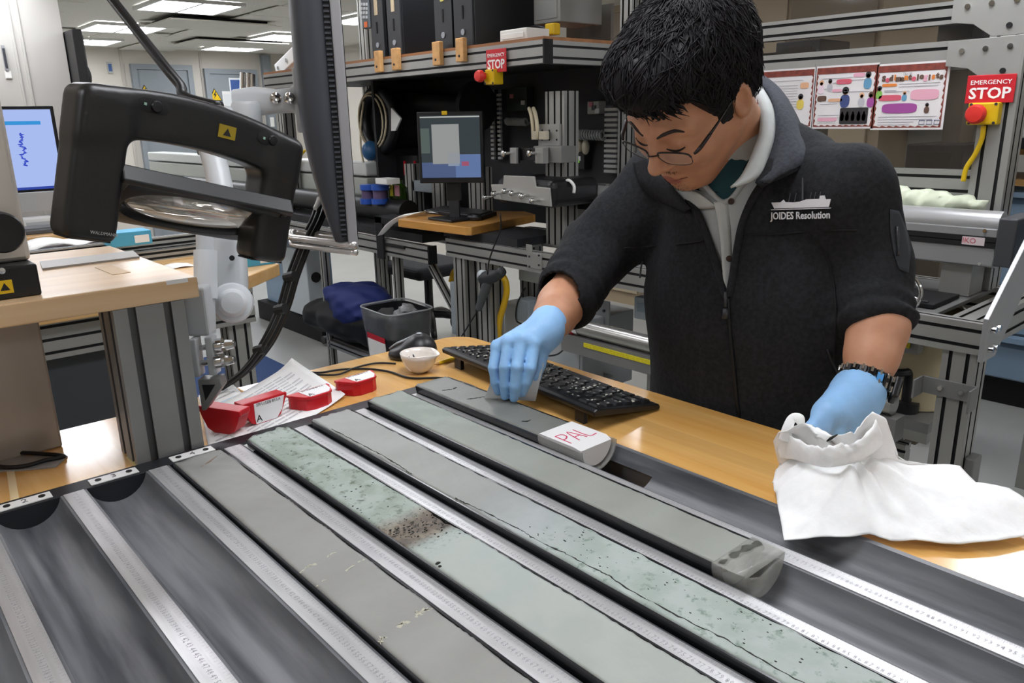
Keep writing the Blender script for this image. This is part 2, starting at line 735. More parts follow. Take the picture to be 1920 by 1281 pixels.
# air vents hanging under the ceiling
VENT = M('vent_paint', '#c7c4ba', .5)
for n, (px, py, w) in enumerate(((395, 48, .9), (435, 83, 1.0))):
    c = at(px, py, 'z', CEIL - .03)
    v = thing('ceiling_vent', ['square ceiling air vent nearer the camera, with dark slot', 'square ceiling air vent beyond the other, by the grey doors'][n],
              'vent', (c[0], c[1], CEIL))
    MB().box(-w / 2, w / 2, -.32, .32, -.035, -.025).build('plate', VENT, v, local=True)
    MB().box(-w / 2 + .05, w / 2 - .05, -.26, .26, -.025, .0).build('dark_opening', BLACK_M, v, local=True)
    MB().box(-w / 2 - .03, w / 2 + .03, .3, .36, -.02, .0).build('rim', VENT, v, local=True)
# doors of the back wall
for n, (a, b, top) in enumerate((((253, 130), (348, 133), 0), ((389, 138), (470, 141), 0))):
    pa, pb = at(*a, 'y', Y1), at(*b, 'y', Y1)
    z1 = (pa[2] + pb[2]) / 2
    d = struct('door_%d' % (n + 1), MB().box(pa[0], pb[0], Y1 - .05, Y1, 0, z1), DOOR_M, bevel=.004)
    fm = MB()
    fm.box(pa[0] - .06, pa[0], Y1 - .07, Y1, 0, z1 + .06)
    fm.box(pb[0], pb[0] + .06, Y1 - .07, Y1, 0, z1 + .06)
    fm.box(pa[0], pb[0], Y1 - .07, Y1, z1, z1 + .06)
    fm.build('door_frame', DOOR_M, d)
    MB().box(pb[0] - .12, pb[0] - .08, Y1 - .1, Y1 - .05, .95, 1.1).build('door_handle', CHROME, d)
    sc = at(*((272, 172) if n == 0 else (403, 178)), 'y', Y1 - .055)
    s = thing('warning_sign', ['yellow high voltage triangle on the left grey door', 'yellow high voltage triangle on the right grey door'][n], 'sign', sc, 'high voltage triangles')
    tri = [(-.085, -.07), (.085, -.07), (0, .08)]
    MB().prism(tri, sc, (1, 0, 0), (0, 0, 1), (0, 1, 0), .004).build('border', PRINT_K, s)
    MB().prism([(x * .84, y * .84 - .003) for x, y in tri], sc - np.array([0, .002, 0]), (1, 0, 0), (0, 0, 1), (0, 1, 0), .003).build('panel', YELLOW, s)
    bolt = [(.008, .04), (-.02, -.005), (-.002, -.005), (-.012, -.045), (.022, .008), (.004, .008), (.018, .04)]
    MB().prism(bolt, sc - np.array([0, .004, 0]), (1, 0, 0), (0, 0, 1), (0, 1, 0), .002).build('lightning_bolt', PRINT_K, s)
# conduit column on the back wall
pa, pb = at(492, 110, 'y', Y1 - .08), at(512, 245, 'y', Y1 - .08)
st = struct('trim_1', MB().box(pa[0], pb[0] + .06, Y1 - .08, Y1, pb[2], CEIL), DOOR_M)
MB().box(pa[0] + .02, pb[0] + .02, Y1 - .1, Y1 - .08, pb[2] + .05, pb[2] + .17).build('switch_plate', WHITE, st)
# wall panel joints
for n, px in enumerate((228, 376, 532)):
    p = at(px, 120, 'y', Y1)
    struct('trim_%d' % (n + 2), MB().box(p[0] - .015, p[0] + .015, Y1 - .012, Y1, 0, CEIL), M('wall_joint', '#b3aea5', .6))
# framed notices
def notice(name, label, px0, py0, px1, py1, ax, v, thick, colr, frame='#a9a9a4', inset=.18):
    a, b = at(px0, py0, ax, v), at(px1, py1, ax, v)
    c = (a + b) / 2
    t = thing(name, label, 'notice', c)
    m = MB()
    m2 = MB()
    if ax == 'y':
        m.box(a[0], b[0], v - thick, v, a[2], b[2])
        w, h = abs(b[0] - a[0]) * inset, abs(b[2] - a[2]) * inset
        m2.box(a[0] + w, b[0] - w, v - thick - .004, v - thick, b[2] + h, a[2] - h)
    else:
        m.box(v - thick, v, a[1], b[1], a[2], b[2])
        w, h = abs(b[1] - a[1]) * inset, abs(b[2] - a[2]) * inset
        y0, y1 = min(a[1], b[1]), max(a[1], b[1])
        m2.box(v - thick - .004, v - thick, y0 + w, y1 - w, min(a[2], b[2]) + h, max(a[2], b[2]) - h)
    m.build('frame', M('nframe' + frame, frame, .5), t)
    m2.build('panel', M('npanel' + colr, colr, .5), t)
    return t
notice('wall_thermostat', 'small framed blue panel high on the back wall', 199, 116, 212, 138, 'y', Y1, .02, '#3d5a8c')
notice('wall_screen', 'blue screen notice pinned on the right grey door', 428, 146, 455, 182, 'y', Y1 - .05, .01, '#39558f', '#d5d8da', .1)
notice('paper_notice', 'white paper notice pinned below the blue notice', 416, 171, 446, 225, 'y', Y1 - .05, .004, '#c9cbcb', '#d5d5d2', .1)
# white partition cabinet in the left background
pr_ = at(118, 60, 'y', 4.2)
part = thing('white_partition', 'tall white cabinet partition at the left edge of the view', 'partition', (-.2, 4.45, 0))
MB().box(-1.6, pr_[0], 4.2, 4.7, 0, CEIL - .02).build('body', WALL_W, part, bevel=.004)
for px in (22, 38):
    p = at(px, 60, 'y', 4.2)
    MB().box(p[0] - .006, p[0] + .006, 4.192, 4.2, .1, CEIL - .1).build('seam_strip', M('seam', '#b8b6b0', .5), part)
notice('wall_vent_plate', 'small dark wall plate high on the white partition', 1, 85, 16, 133, 'y', 4.198, .012, '#33363c', '#8d8f92', .12)
notice('door_tag', 'small white tag below the dark wall plate', 8, 133, 23, 148, 'y', 4.198, .003, '#e5e5e2', '#e0e0dd', .1)
# black edge of a wall-hung display beside it
a, b = at(103, 55, 'y', 4.1), at(137, 200, 'y', 4.1)
tv = thing('wall_display', 'thin black wall-hung display seen edge-on beside white partition', 'display', (pr_[0] + .03, 4.1, 1.3))
MB().box(pr_[0] + .004, pr_[0] + .055, 4.02, 4.75, b[2] - .1, a[2] + .0).build('housing', BLACK, tv, bevel=.006)
MB().box(pr_[0] + .055, pr_[0] + .062, 4.04, 4.73, b[2] - .08, a[2] - .03).build('screen', M('dark_glass', '#101216', .1), tv)
# round wall clock
cc = at(127, 142, 'y', 5.3)
ck = thing('wall_clock', 'round wall clock with black rim half hidden behind the display', 'clock', cc)
MB().box(cc[0] - .5, cc[0] + .02, 5.36, 5.4, 0.0, CEIL - .05).build('mounting_board', WALL_W, ck)
MB().lathe([(.15, 0), (.16, .01), (.16, .035), (.145, .04), (.145, .02)], cc + np.array([0, .055, 0]), (0, -1, 0), 32).build('rim', BLACK, ck, smooth=True)
MB().cyl(cc + np.array([0, .05, 0]), cc + np.array([0, .03, 0]), .146, n=32).build('dial', WHITE, ck)
for h in range(12):
    an = h * PI / 6
    text('numeral', str(h if h else 12), PRINT_K, ck, cc + np.array([.115 * math.sin(an), .028, .115 * math.cos(an)]), (1, 0, 0), (0, 0, 1), .04)

# ================================================================== CORE TABLE
TZ, WZ = .95, .945           # top of the core tray, top of the wood
PITCH = .1086
YE = .28                     # far end of the table
table = thing('core_table', 'long maple-topped core description table in the foreground', 'table', (.3, -.8, 0))
rad = .06
poly = [(.754, -2.2), (.985, -2.2)] + [(.985 - rad + rad * math.cos(a), YE - rad + rad * math.sin(a)) for a in np.linspace(0, PI / 2, 8)]
poly += [(-1.2, YE), (-1.2, .034), (.754, .034)]
MB().prism(poly, (0, 0, WZ - .045), (1, 0, 0), (0, 1, 0), (0, 0, 1), .045).build('tabletop', WOOD, table, bevel=.004)
MB().box(-1.2, .754, -2.2, .034, .86, .885).build('inner_board', WOOD, table)
for lx, ly in ((.88, .1), (.88, -1.9), (-1.0, .1), (-1.0, -1.9)):
    m = MB()
    extrusion(m, (lx, ly, 0), (lx, ly, .86), .08, .08, (1, 0, 0))
    m.build('leg', [ALU, SLOT], table)
m = MB()
m.box(.84, .92, -1.85, .05, .78, .86)
m.box(-1.04, -.96, -1.85, .05, .78, .86)
m.box(-1.0, .9, .06, .14, .78, .86)
m.build('apron_rail', ALU_D, table)

TRAY_M = M('tray_polymer', '#43464b', .42, noise=(5, .5), col2='#7c7e82', stretch=(9, .7, 3), bump=(60, .12, .001), detail=7)
TRAY_L = M('tray_edge', '#1d1f24', .45)
tray = thing('core_tray', 'dark grey ribbed core tray with half-round grooves set into the table', 'core tray', (.3, -.7, WZ))
HW, DP = .0385, .031
RR = (HW * HW + DP * DP) / (2 * DP)
G0 = -3
gcx = lambda g: PITCH / 2 + g * PITCH
prof = []
slot_cols = []
a0 = math.asin(HW / RR)
for g in range(G0, 7):
    c = gcx(g)
    for a in np.linspace(-a0, a0, 15):
        prof.append((c + RR * math.sin(a), TZ - DP + RR * (1 - math.cos(a))))
prof = [(gcx(G0) - HW - .01, .886), (gcx(G0) - HW - .01, TZ)] + prof + [(.7525, TZ), (.7525, .886)]
ys = [-1.55, -1.2, -.9] + [-.485, -.478, -.36, -.353] + [0]
ys = sorted(set(ys + list(np.linspace(-.8, -.55, 3)) + list(np.linspace(-.3, -.05, 4))))
m = MB()
nP = len(prof)
vs = [(x, y, z) for y in ys for x, z in prof]
fs, hole = [], []
for j in range(len(ys) - 1):
    for i in range(nP - 1):
        xm = (prof[i][0] + prof[i + 1][0]) / 2
        ym = (ys[j] + ys[j + 1]) / 2
        if -.03 < xm - gcx(6) < .027 and -.48 < ym < -.36:
            continue
        fs.append((j * nP + i, j * nP + i + 1, (j + 1) * nP + i + 1, (j + 1) * nP + i))
m.add(vs, fs)
m.build('grooved_body', TRAY_M, tray, smooth=True)
m = MB()
m.box(gcx(G0) - HW - .01, .7525, 0, .034, .886, TZ)
m.build('end_plate', TRAY_L, tray, bevel=.001)
# ends of the grooves carry white number tags
TAG = M('white_tag', '#e4e4e2', .4)
for g, num in ((0, '2'), (1, '3'), (2, '4')):
    c = gcx(g)
    tg = MB().box(c - .031, c + .031, .004, .024, TZ, TZ + .0018).build('number_tag', TAG, tray, bevel=.0005)
    for s in (-1, 1):
        MB().cyl((c + s * .02, .014, TZ + .0018), (c + s * .02, .014, TZ + .0028), .0042, n=12).build('screw', PRINT_K, tg)
    text('number', num, M('grey_print', '#77777a', .6), tg, (c, .014, TZ + .002), (1, 0, 0), (0, 1, 0), .016)

# ---- digits as shared outlines
DIG = {}
for ch in '0123456789':
    cu = bpy.data.curves.new('d', 'FONT')
    cu.body = ch
    cu.size = .0085
    cu.resolution_u = 1
    cu.align_x = 'CENTER'
    cu.align_y = 'CENTER'
    ob = bpy.data.objects.new('d', cu)
    COL.objects.link(ob)
    bpy.context.view_layer.update()
    me = bpy.data.meshes.new_from_object(ob.evaluated_get(bpy.context.evaluated_depsgraph_get()))
    bpy.data.objects.remove(ob)
    DIG[ch] = (np.array([v.co[:2] for v in me.vertices]), [tuple(p.vertices) for p in me.polygons])
RULER_M = M('ruler_steel', '#c3c3c4', .36, .55, noise=(8, .1), stretch=(14, 1, 1), bump=(300, .05, .0004))
INK = M('engraved_ink', '#94949a', .6)
RZ = TZ + .0012
for k in range(-1, 7):
    cx = k * PITCH
    ru = MB().box(cx - .0125, cx + .0125, -1.5, -.001, TZ, RZ).build('ruler', RULER_M, tray)
    m = MB()
    for cm in range(1, 105):
        y0 = -cm * .01
        s = str(cm)
        for q, ch in enumerate(s):
            dv, df = DIG[ch]
            off = (q - (len(s) - 1) / 2) * .0042
            m.add([(cx - .001 + b, y0 - (a * .8 + off), RZ + .0001) for a, b in dv], df)
    for mm in range(5, 1040):
        L = .0055 if mm % 10 == 0 else (.004 if mm % 5 == 0 else .0025)
        if mm % 5 and mm % 2:
            continue
        y0 = -mm * .001
        m.add([(cx + .0123 - L, y0 - .00016, RZ + .0001), (cx + .0123, y0 - .00016, RZ + .0001), (cx + .0123, y0 + .00016, RZ + .0001), (cx + .0123 - L, y0 + .00016, RZ + .0001)], [(0, 1, 2, 3)])
    g = m.build('graduations', INK, ru)
    g['kind'] = 'stuff'

# ================================================================== SEDIMENT CORES
def core_material(name, base, base2, mott=None, rough=.55, band=None):
    """sediment cut face; mott=(colour, scale, y0, y1, lo, hi): blotches between local y0..y1"""
    m = bpy.data.materials.new(name)
    m.use_nodes = True
    nt = m.node_tree
    N, Lk = nt.nodes.new, nt.links.new
    b = nt.nodes['Principled BSDF']
    b.inputs['Roughness'].default_value = rough
    tc = N('ShaderNodeTexCoord')
    sep = N('ShaderNodeSeparateXYZ')
    Lk(tc.outputs['Object'], sep.inputs[0])
    n = N('ShaderNodeTexNoise')
    mp = N('ShaderNodeMapping')
    mp.inputs['Scale'].default_value = (4, 10, 4)
    mp.inputs['Rotation'].default_value = (0, 0, .25)
    Lk(tc.outputs['Object'], mp.inputs[0])
    Lk(mp.outputs[0], n.inputs['Vector'])
    n.inputs['Scale'].default_value = 1.5
    n.inputs['Detail'].default_value = 5
    r = N('ShaderNodeValToRGB')
    r.color_ramp.elements[0].color = lin(base)
    r.color_ramp.elements[1].color = lin(base2)
    r.color_ramp.elements[0].position = .3
    r.color_ramp.elements[1].position = .7
    Lk(n.outputs[0], r.inputs[0])
    cur = r.outputs[0]

    def mask(y0, y1, soft, wob=.02):
        # 1 between y0 and y1 (y0 > y1) along the core, with a wobbly border
        nz = N('ShaderNodeTexNoise')
        nz.inputs['Scale'].default_value = 25
        Lk(tc.outputs['Object'], nz.inputs['Vector'])
        ad = N('ShaderNodeMath')
        ad.operation = 'MULTIPLY_ADD'
        Lk(nz.outputs[0], ad.inputs[0])
        ad.inputs[1].default_value = wob
        Lk(sep.outputs['Y'], ad.inputs[2])
        u = N('ShaderNodeMapRange')
        u.inputs['From Min'].default_value = y0 + soft + wob / 2
        u.inputs['From Max'].default_value = y0 - soft + wob / 2
        Lk(ad.outputs[0], u.inputs[0])
        w = N('ShaderNodeMapRange')
        w.inputs['From Min'].default_value = y1 - soft + wob / 2
        w.inputs['From Max'].default_value = y1 + soft + wob / 2
        Lk(ad.outputs[0], w.inputs[0])
        mu = N('ShaderNodeMath')
        mu.operation = 'MULTIPLY'
        Lk(u.outputs[0], mu.inputs[0])
        Lk(w.outputs[0], mu.inputs[1])
        return mu.outputs[0]

    def mixin(cur, fac, colr, colr2=None, sc=30):
        mx = N('ShaderNodeMix')
        mx.data_type = 'RGBA'
        Lk(fac, mx.inputs['Factor'])
        Lk(cur, mx.inputs['A'])
        mx.inputs['B'].default_value = lin(colr)
        if colr2:
            nz = N('ShaderNodeTexNoise')
            nz.inputs['Scale'].default_value = sc
            nz.inputs['Detail'].default_value = 8
            Lk(tc.outputs['Object'], nz.inputs['Vector'])
            rr = N('ShaderNodeValToRGB')
            rr.color_ramp.elements[0].color = lin(colr)
            rr.color_ramp.elements[1].color = lin(colr2)
            rr.color_ramp.elements[0].position = .42
            rr.color_ramp.elements[1].position = .58
            Lk(nz.outputs[0], rr.inputs[0])
            Lk(rr.outputs[0], mx.inputs['B'])
        return mx.outputs['Result']
    for (y0, y1, soft, c1, c2) in (band or []):
        cur = mixin(cur, mask(y0, y1, soft), c1, c2, 22)
    for (colr, sc, y0, y1, lo, hi) in (mott or []):
        nz = N('ShaderNodeTexNoise')
        nz.inputs['Scale'].default_value = sc
        nz.inputs['Detail'].default_value = 6
        nz.inputs['Roughness'].default_value = .65
        Lk(tc.outputs['Object'], nz.inputs['Vector'])
        rr = N('ShaderNodeMapRange')
        rr.inputs['From Min'].default_value = lo
        rr.inputs['From Max'].default_value = hi
        Lk(nz.outputs[0], rr.inputs[0])
        mu = N('ShaderNodeMath')
        mu.operation = 'MULTIPLY'
        Lk(rr.outputs[0], mu.inputs[0])
        Lk(mask(y0, y1, .03), mu.inputs[1])
        cur = mixin(cur, mu.outputs[0], colr)
    Lk(cur, b.inputs['Base Color'])
    bp = N('ShaderNodeBump')
    bp.inputs['Strength'].default_value = .25
    bp.inputs['Distance'].default_value = .001
    n3 = N('ShaderNodeTexNoise')
    n3.inputs['Scale'].default_value = 180
    Lk(tc.outputs['Object'], n3.inputs['Vector'])
    Lk(n3.outputs[0], bp.inputs['Height'])
    Lk(bp.outputs[0], b.inputs['Normal'])
    return m


LINER = M('clear_liner_edge', '#26272a', .22, spec=.6, noise=(30, .3), stretch=(1, .2, 1))
SMEAR = M('mud_smear', '#45463f', .6)


def core(g, label, mat, y0, y1, top, dx=0., dig=None, seed=0, fray=.008):
    """half core: flat cut face at height top above the tray"""
    c = gcx(g) + dx
    t = thing('core_section', label, 'core', (c, y0, TZ + top))
    R = .0345
    n = int((y0 - y1) / .005)
    rings = []
    xs = np.linspace(-1, 1, 25)
    for j in range(n + 1):
        y = y0 + (y1 - y0) * j / n
        ring = []
        for x in xs:
            e = 1 - abs(x)
            z = .0004 * float(fbm(x * 9, y * 90, s=seed)) - (.0022 * max(0, 1 - e / .09) * (1 + float(fbm(y * 120, x * 3, s=seed + 3))))
            yy = y
            if j == 0:
                yy = y + fray * float(fbm(x * 5, 1.7, s=seed + 5))
            if j == 1:
                yy = y + fray * .5 * float(fbm(x * 5, 1.7, s=seed + 5))
            if dig:
                z -= dig(x * R, y)
            ring.append((c + x * R, yy, TZ + top + z))
        for a in np.linspace(.12, PI - .12, 12):
            ring.append((c + R * .985 * math.cos(a), y, TZ + top - .004 - (R - .004) * math.sin(a)))
        rings.append(ring)
    MB().loft(rings).build('sediment', mat, t, smooth=2)
    # plastic liner half shell
    rings = []
    for y in (y0 - .002, y1):
        o_ = [(c + .037 * math.cos(a), y, TZ + top - .0012 - .037 * math.sin(a)) for a in np.linspace(0, PI, 18)]
        i_ = [(c + .0348 * math.cos(a), y, TZ + top - .0012 - .0348 * math.sin(a)) for a in np.linspace(PI, 0, 18)]
        rings.append(o_ + i_)
    MB().loft(rings).build('liner', LINER, t, smooth=True)
    return t, c


def strip(mb, pts, w, z):
    """thin raised/filled line along pts (x, y) with half widths w"""
    for (x0, y0, w0), (x1, y1, w1) in zip([(p[0], p[1], q) for p, q in zip(pts, w)][:-1], [(p[0], p[1], q) for p, q in zip(pts, w)][1:]):
        d = np.array([x1 - x0, y1 - y0])
        d = d / (np.linalg.norm(d) + 1e-9)
        nx, ny = -d[1], d[0]
        a, b_, c_, e = (x0 + nx * w0, y0 + ny * w0), (x0 - nx * w0, y0 - ny * w0), (x1 - nx * w1, y1 - ny * w1), (x1 + nx * w1, y1 + ny * w1)
        mb.add([(*a, z), (*b_, z), (*c_, z), (*e, z), (*a, z + .0004), (*b_, z + .0004), (*c_, z + .0004), (*e, z + .0004)],
               [(4, 5, 6, 7), (0, 1, 5, 4), (1, 2, 6, 5), (2, 3, 7, 6), (3, 0, 4, 7)])


CRACK = M('crack_dark', '#22241f', .8)
PALE = M('crack_pale', '#b9b7a6', .7)
c_grey = core_material('sediment_grey', '#8b8b87', '#969793', band=[(.0, -.07, .03, '#7b7c79', '#878885')])
t, cx = core(2, 'plain grey sediment core nearest the empty grooves, crossed by pale cracks', c_grey, -.012, -1.1, .007, seed=1)
for nm, pts, wd in (('crack', [(-.034, -.398), (-.02, -.393), (-.004, -.394), (.006, -.388), (.014, -.387)], .0009),
                    ('crack', [(-.033, -.433), (-.018, -.428), (.0, -.43), (.014, -.425), (.03, -.422)], .0008),
                    ('crack', [(-.034, -.556), (-.026, -.551), (-.014, -.553), (-.004, -.546), (.008, -.55), (.02, -.543), (.03, -.546)], .0022)):
    m = MB()
    sp = spline([np.array([cx + x, y, 0]) for x, y in pts], 6)
    r_ = np.random.default_rng(len(pts))
    strip(m, [(p[0] + r_.normal() * .0006, p[1] + r_.normal() * .0008) for p in sp], [max(.0002, wd * (1 + .7 * r_.normal())) for _ in sp], TZ + .007 - .0004)
    m.build('pale_crack', PALE, t)
# rusty streak near the far end
m = MB()
strip(m, [(cx - .012, -.055), (cx + .004, -.045), (cx + .02, -.033)], [.0004, .0018, .0003], TZ + .0068)
m.build('rusty_streak', M('rust', '#7d6a5c', .7), t)

c_green = core_material('sediment_mottled', '#93a098', '#a2ada6',
                        band=[(-.0, -.36, .04, '#8a978b', '#9da8a1'), (-.368, -.432, .012, '#5b5148', '#857b6c'), (-.436, -.65, .012, '#a3afab', '#a7afa9'), (-.55, -1.2, .15, '#9fa59f', '#a5aaa4')],
                        mott=[('#55624f', 55, .02, -.37, .54, .66), ('#2f382d', 170, .02, -.36, .64, .72), ('#1f1a17', 190, -.365, -.435, .54, .64)])
dg = lambda x, y: .004 * math.exp(-((y + .412 + .1 * x) / .022) ** 2) * (1 + .8 * float(fbm(x * 300, y * 300, s=8)))
t, cx = core(3, 'pale green mottled sediment core with a brown pitted void across it', c_green, -.012, -1.1, .012, dig=dg, seed=2, fray=.01)
m = MB()
for k in range(150):
    u = rng.uniform(-1, 1)
    x, y = u * .031, rng.uniform(-.36, -.01)
    if rng.random() < .45:
        y = -.41 - .1 * x + rng.normal() * .014
    s = rng.uniform(.0004, .0014)
    m.ell((cx + x, y, TZ + .0118), (s * 1.4, s, .0006), 6, 3)
o = m.build('dark_specks', CRACK, t)
o['kind'] = 'stuff'
m = MB()
m.ell((cx - .029, -.492, TZ + .012), (.0035, .0025, .0012), 8, 4).ell((cx - .031, -.498, TZ + .012), (.002, .0022, .001), 8, 4)
m.build('dark_clot', CRACK, t)

c_mix = core_material('sediment_grey_to_green', '#8b8d89', '#969995',
                      band=[(-.43, -.56, .05, '#989f9e', '#a0a6a6'), (-.53, -1.3, .05, '#96a29b', '#a3ada8')],
                      mott=[('#6e8376', 60, -.52, -1.2, .56, .66), ('#4b5a50', 200, -.54, -1.2, .66, .74)])
t, cx = core(4, 'grey core turning pale green, with a long dark crack down its side', c_mix, -.012, -1.1, .012, seed=3)
for pts in ([(-.0315, -.07), (-.03, -.14), (-.0285, -.2), (-.03, -.25), (-.033, -.29)], [(-.033, -.385), (-.031, -.41), (-.028, -.45), (-.026, -.5), (-.028, -.53), (-.025, -.57), (-.024, -.61), (-.022, -.64)],
            [(-.0215, -.632), (-.026, -.66), (-.025, -.73), (-.022, -.78), (-.024, -.83), (-.022, -.9), (-.026, -1.0)]):
    m = MB()
    sp = spline([np.array([cx + x, y, 0]) for x, y in pts], 10)
    strip(m, [(p[0] + rng.normal() * .0005, p[1]) for p in sp], [max(.0002, .00055 * (1 + .6 * rng.normal())) for _ in sp], TZ + .0119)
    m.build('dark_crack', CRACK, t)
m = MB()
for k in range(90):
    x, y = rng.uniform(-.02, .031), rng.uniform(-1.0, -.5)
    s = rng.uniform(.0004, .0011)
    m.ell((cx + x, y, TZ + .0119), (s, s * 1.6, .0005), 6, 3)
m.build('dark_specks', CRACK, t)['kind'] = 'stuff'

c_grn2 = core_material('sediment_grey_green', '#858881', '#90948d', band=[(0, -.2, .08, '#818b82', '#8b948c')])
t, cx = core(5, 'grey-green core ending in a clear plastic end cap', c_grn2, -.004, -.705, .015, seed=4)
# ragged end and clear cap
cxe = cx


def crumb_fn(P):
    d = sd_cap(P, (cxe - .03, -.703, TZ + .0115), (cxe + .03, -.708, TZ + .0115), .0055)
    return d + .004 * fbm(P[..., 0] * 190, P[..., 1] * 190, P[..., 2] * 190, 17)


sdf('crumbled_end', crumb_fn, (cx - .045, -.725, TZ), (cx + .045, -.69, TZ + .026), .0016, SMEAR, t, 1)
CLEAR = M('clear_cap_plastic', '#b9bab4', .12, alpha=.38, noise=(40, .15))
ys_ = np.linspace(-.695, -.736, 4)
rings = []
for k, y in enumerate(ys_):
    rr = .0385 * (1, 1, .985, .93)[k]
    rings.append([(cx + rr * math.cos(a), y, TZ + .0155 - rr * math.sin(a)) for a in np.linspace(0, PI, 20)])
m = MB()
m.loft(rings, cap=False)
nv = len(m.v)
m.add([rings[-1][i] for i in range(20)] + [(cx - .012, -.736, TZ + .006)], [(i, i + 1, 20) for i in range(19)])
m.build('clear_end_cap', CLEAR, t, smooth=True, solid=.0015)

c_dark = core_material('sediment_dark', '#6a6c68', '#767873', rough=.4)
t, cx = core(6, 'short dark core being scraped, closed by a white foam plug', c_dark, .002, -.318, .016, dx=-.006, seed=5, fray=.005)
for pts in ([(-.02, -.055), (-.01, -.062), (.0, -.064), (.008, -.06)], [(-.016, -.122), (-.004, -.128), (.01, -.132), (.028, -.134)], [(-.016, -.262), (-.01, -.266), (-.003, -.264)]):
    m = MB()
    sp = spline([np.array([cx + x, y, 0]) for x, y in pts], 6)
    strip(m, [(p[0], p[1] + rng.normal() * .0009) for p in sp], [max(.0003, .0012 * (1 + .8 * rng.normal())) for _ in sp], TZ + .0159)
    m.build('dark_crack', CRACK, t)
FOAM = M('white_foam', '#dcdcdc', .7, bump=(500, .15, .0008))
plug = thing('foam_plug', 'white foam plug lettered PAL at the end of the short core', 'foam plug', (cx, -.36, TZ + .016))
rings = []
for y in (-.319, -.39, -.402):
    k = 1 if y > -.4 else .93
    rings.append([(cx + .0345 * k * x, y, TZ + .0185 - (1 - k) * .05) for x in np.linspace(-1, 1, 12)] + [(cx + .0345 * k * math.cos(a), y, TZ + .0165 - .0345 * k * math.sin(a)) for a in np.linspace(.05, PI - .05, 16)])
MB().loft(rings).build('foam', FOAM, plug, smooth=True)
rings = []
for y in (-.318, -.408):
    o_ = [(cx + .0372 * math.cos(a), y, TZ + .0155 - .0372 * math.sin(a)) for a in np.linspace(0, PI, 18)]
    i_ = [(cx + .0352 * math.cos(a), y, TZ + .0155 - .0352 * math.sin(a)) for a in np.linspace(PI, 0, 18)]
    rings.append(o_ + i_)
MB().loft(rings).build('clear_sleeve', M('clear_sleeve', '#a8a8a4', .15, alpha=.5), plug, smooth=True)
MARK = M('red_marker', '#c8385f', .6)
# handwritten P A L
zz = TZ + .0187
u0 = np.array([cx + .026, -.33, zz])       # reading direction towards -y & -x? letters read left to right along +x
L0 = lambda x, y: (cx - .027 + x, -.378 + y, zz)
hand = {'P': [[(0, 0), (.001, .034)], [(.001, .034), (.012, .033), (.014, .024), (.008, .018), (.001, .017)]],
        'A': [[(.017, 0), (.025, .034), (.034, .001)], [(.019, .013), (.031, .013)]],
        'L': [[(.038, .034), (.039, .002), (.054, .001)]]}
for ch, strokes in hand.items():
    m = MB()
    for s_ in strokes:
        m.tube([L0(x, y) for x, y in s_], .0011, 6, smooth=4, flat=.4)
    m.build('handwritten_letter', MARK, plug, smooth=True)

# ================================================================== THINGS ON THE TABLE
# red end caps with labels
LABEL = M('label_white', '#e8e8e8', .45)
capP = [(-.0415, .0), (-.0415, -.009), (-.0385, -.0105), (-.036, -.018), (-.027, -.036), (-.014, -.0425), (.014, -.0425), (.027, -.036), (.036, -.018), (.0385, -.0105), (.0415, -.009), (.0415, 0)]


def red_cap(label, o, yaw, flat, lab=True):
    """core-box end cap; flat: label side up, else label side towards the camera"""
    t = thing('red_end_cap', label, 'end cap', o, 'red end caps at the end of the tray')
    ax = np.array([math.cos(yaw), math.sin(yaw), 0])
    if flat:
        ay, az = np.array([-math.sin(yaw), math.cos(yaw), 0]), np.array([0, 0, 1.])
        ay = ay * 1.
        base = np.asarray(o, float) + ay * .0215
        h0, h1 = 0, .027
    else:
        ay, az = np.array([0, 0, 1.]), np.array([math.sin(yaw), -math.cos(yaw), 0])
        base = np.asarray(o, float) + ay * .0435
        h0, h1 = -.027, 0
    m = MB()
    m.prism([(x * .95, y * .97 - .0005) for x, y in capP], base + az * h0, ax, ay, az, (h1 - h0) * .86)
    m.build('body', RED, t, bevel=.002)
    m = MB()
    m.prism(capP, base + az * (h1 - .0045), ax, ay, az, .0045)
    m.build('rim_plate', RED, t, bevel=.0012)
    if lab:
        lz = base + az * h1
        lp = MB().prism([(-.02, -.004), (.036, -.004), (.03, -.026), (.019, -.039), (-.019, -.039), (-.02, -.03)], lz, ax, ay, az, .0006).build('label', LABEL, t)
        text('printed_letter', 'A', PRINT_K, lp, lz + az * .0008 - ax * .013 - ay * .031, ax, ay, .016, .0002)
        text('sample_number', '379 U1533B 8H 5 A', PRINT_K, lp, lz + az * .0008 + ax * .006 - ay * .0075, ax, ay, .007, .0001, width=.044)
    return t


red_cap('red end cap standing upright with its label A facing the camera', (.412, .066, WZ), .12, False)
red_cap('red end cap lying flat, label up, beside the upright one', (.508, .082, WZ), .12, True)
red_cap('red end cap lying flat, label up, farthest from the metal post', (.606, .094, WZ), .1, True)
red_cap('red end cap without label, beside the metal post', (.338, .072, WZ), -1.1, False, False)

# sheets of paper under the caps
LINES = M('faint_print', '#b9b9bd', .8)


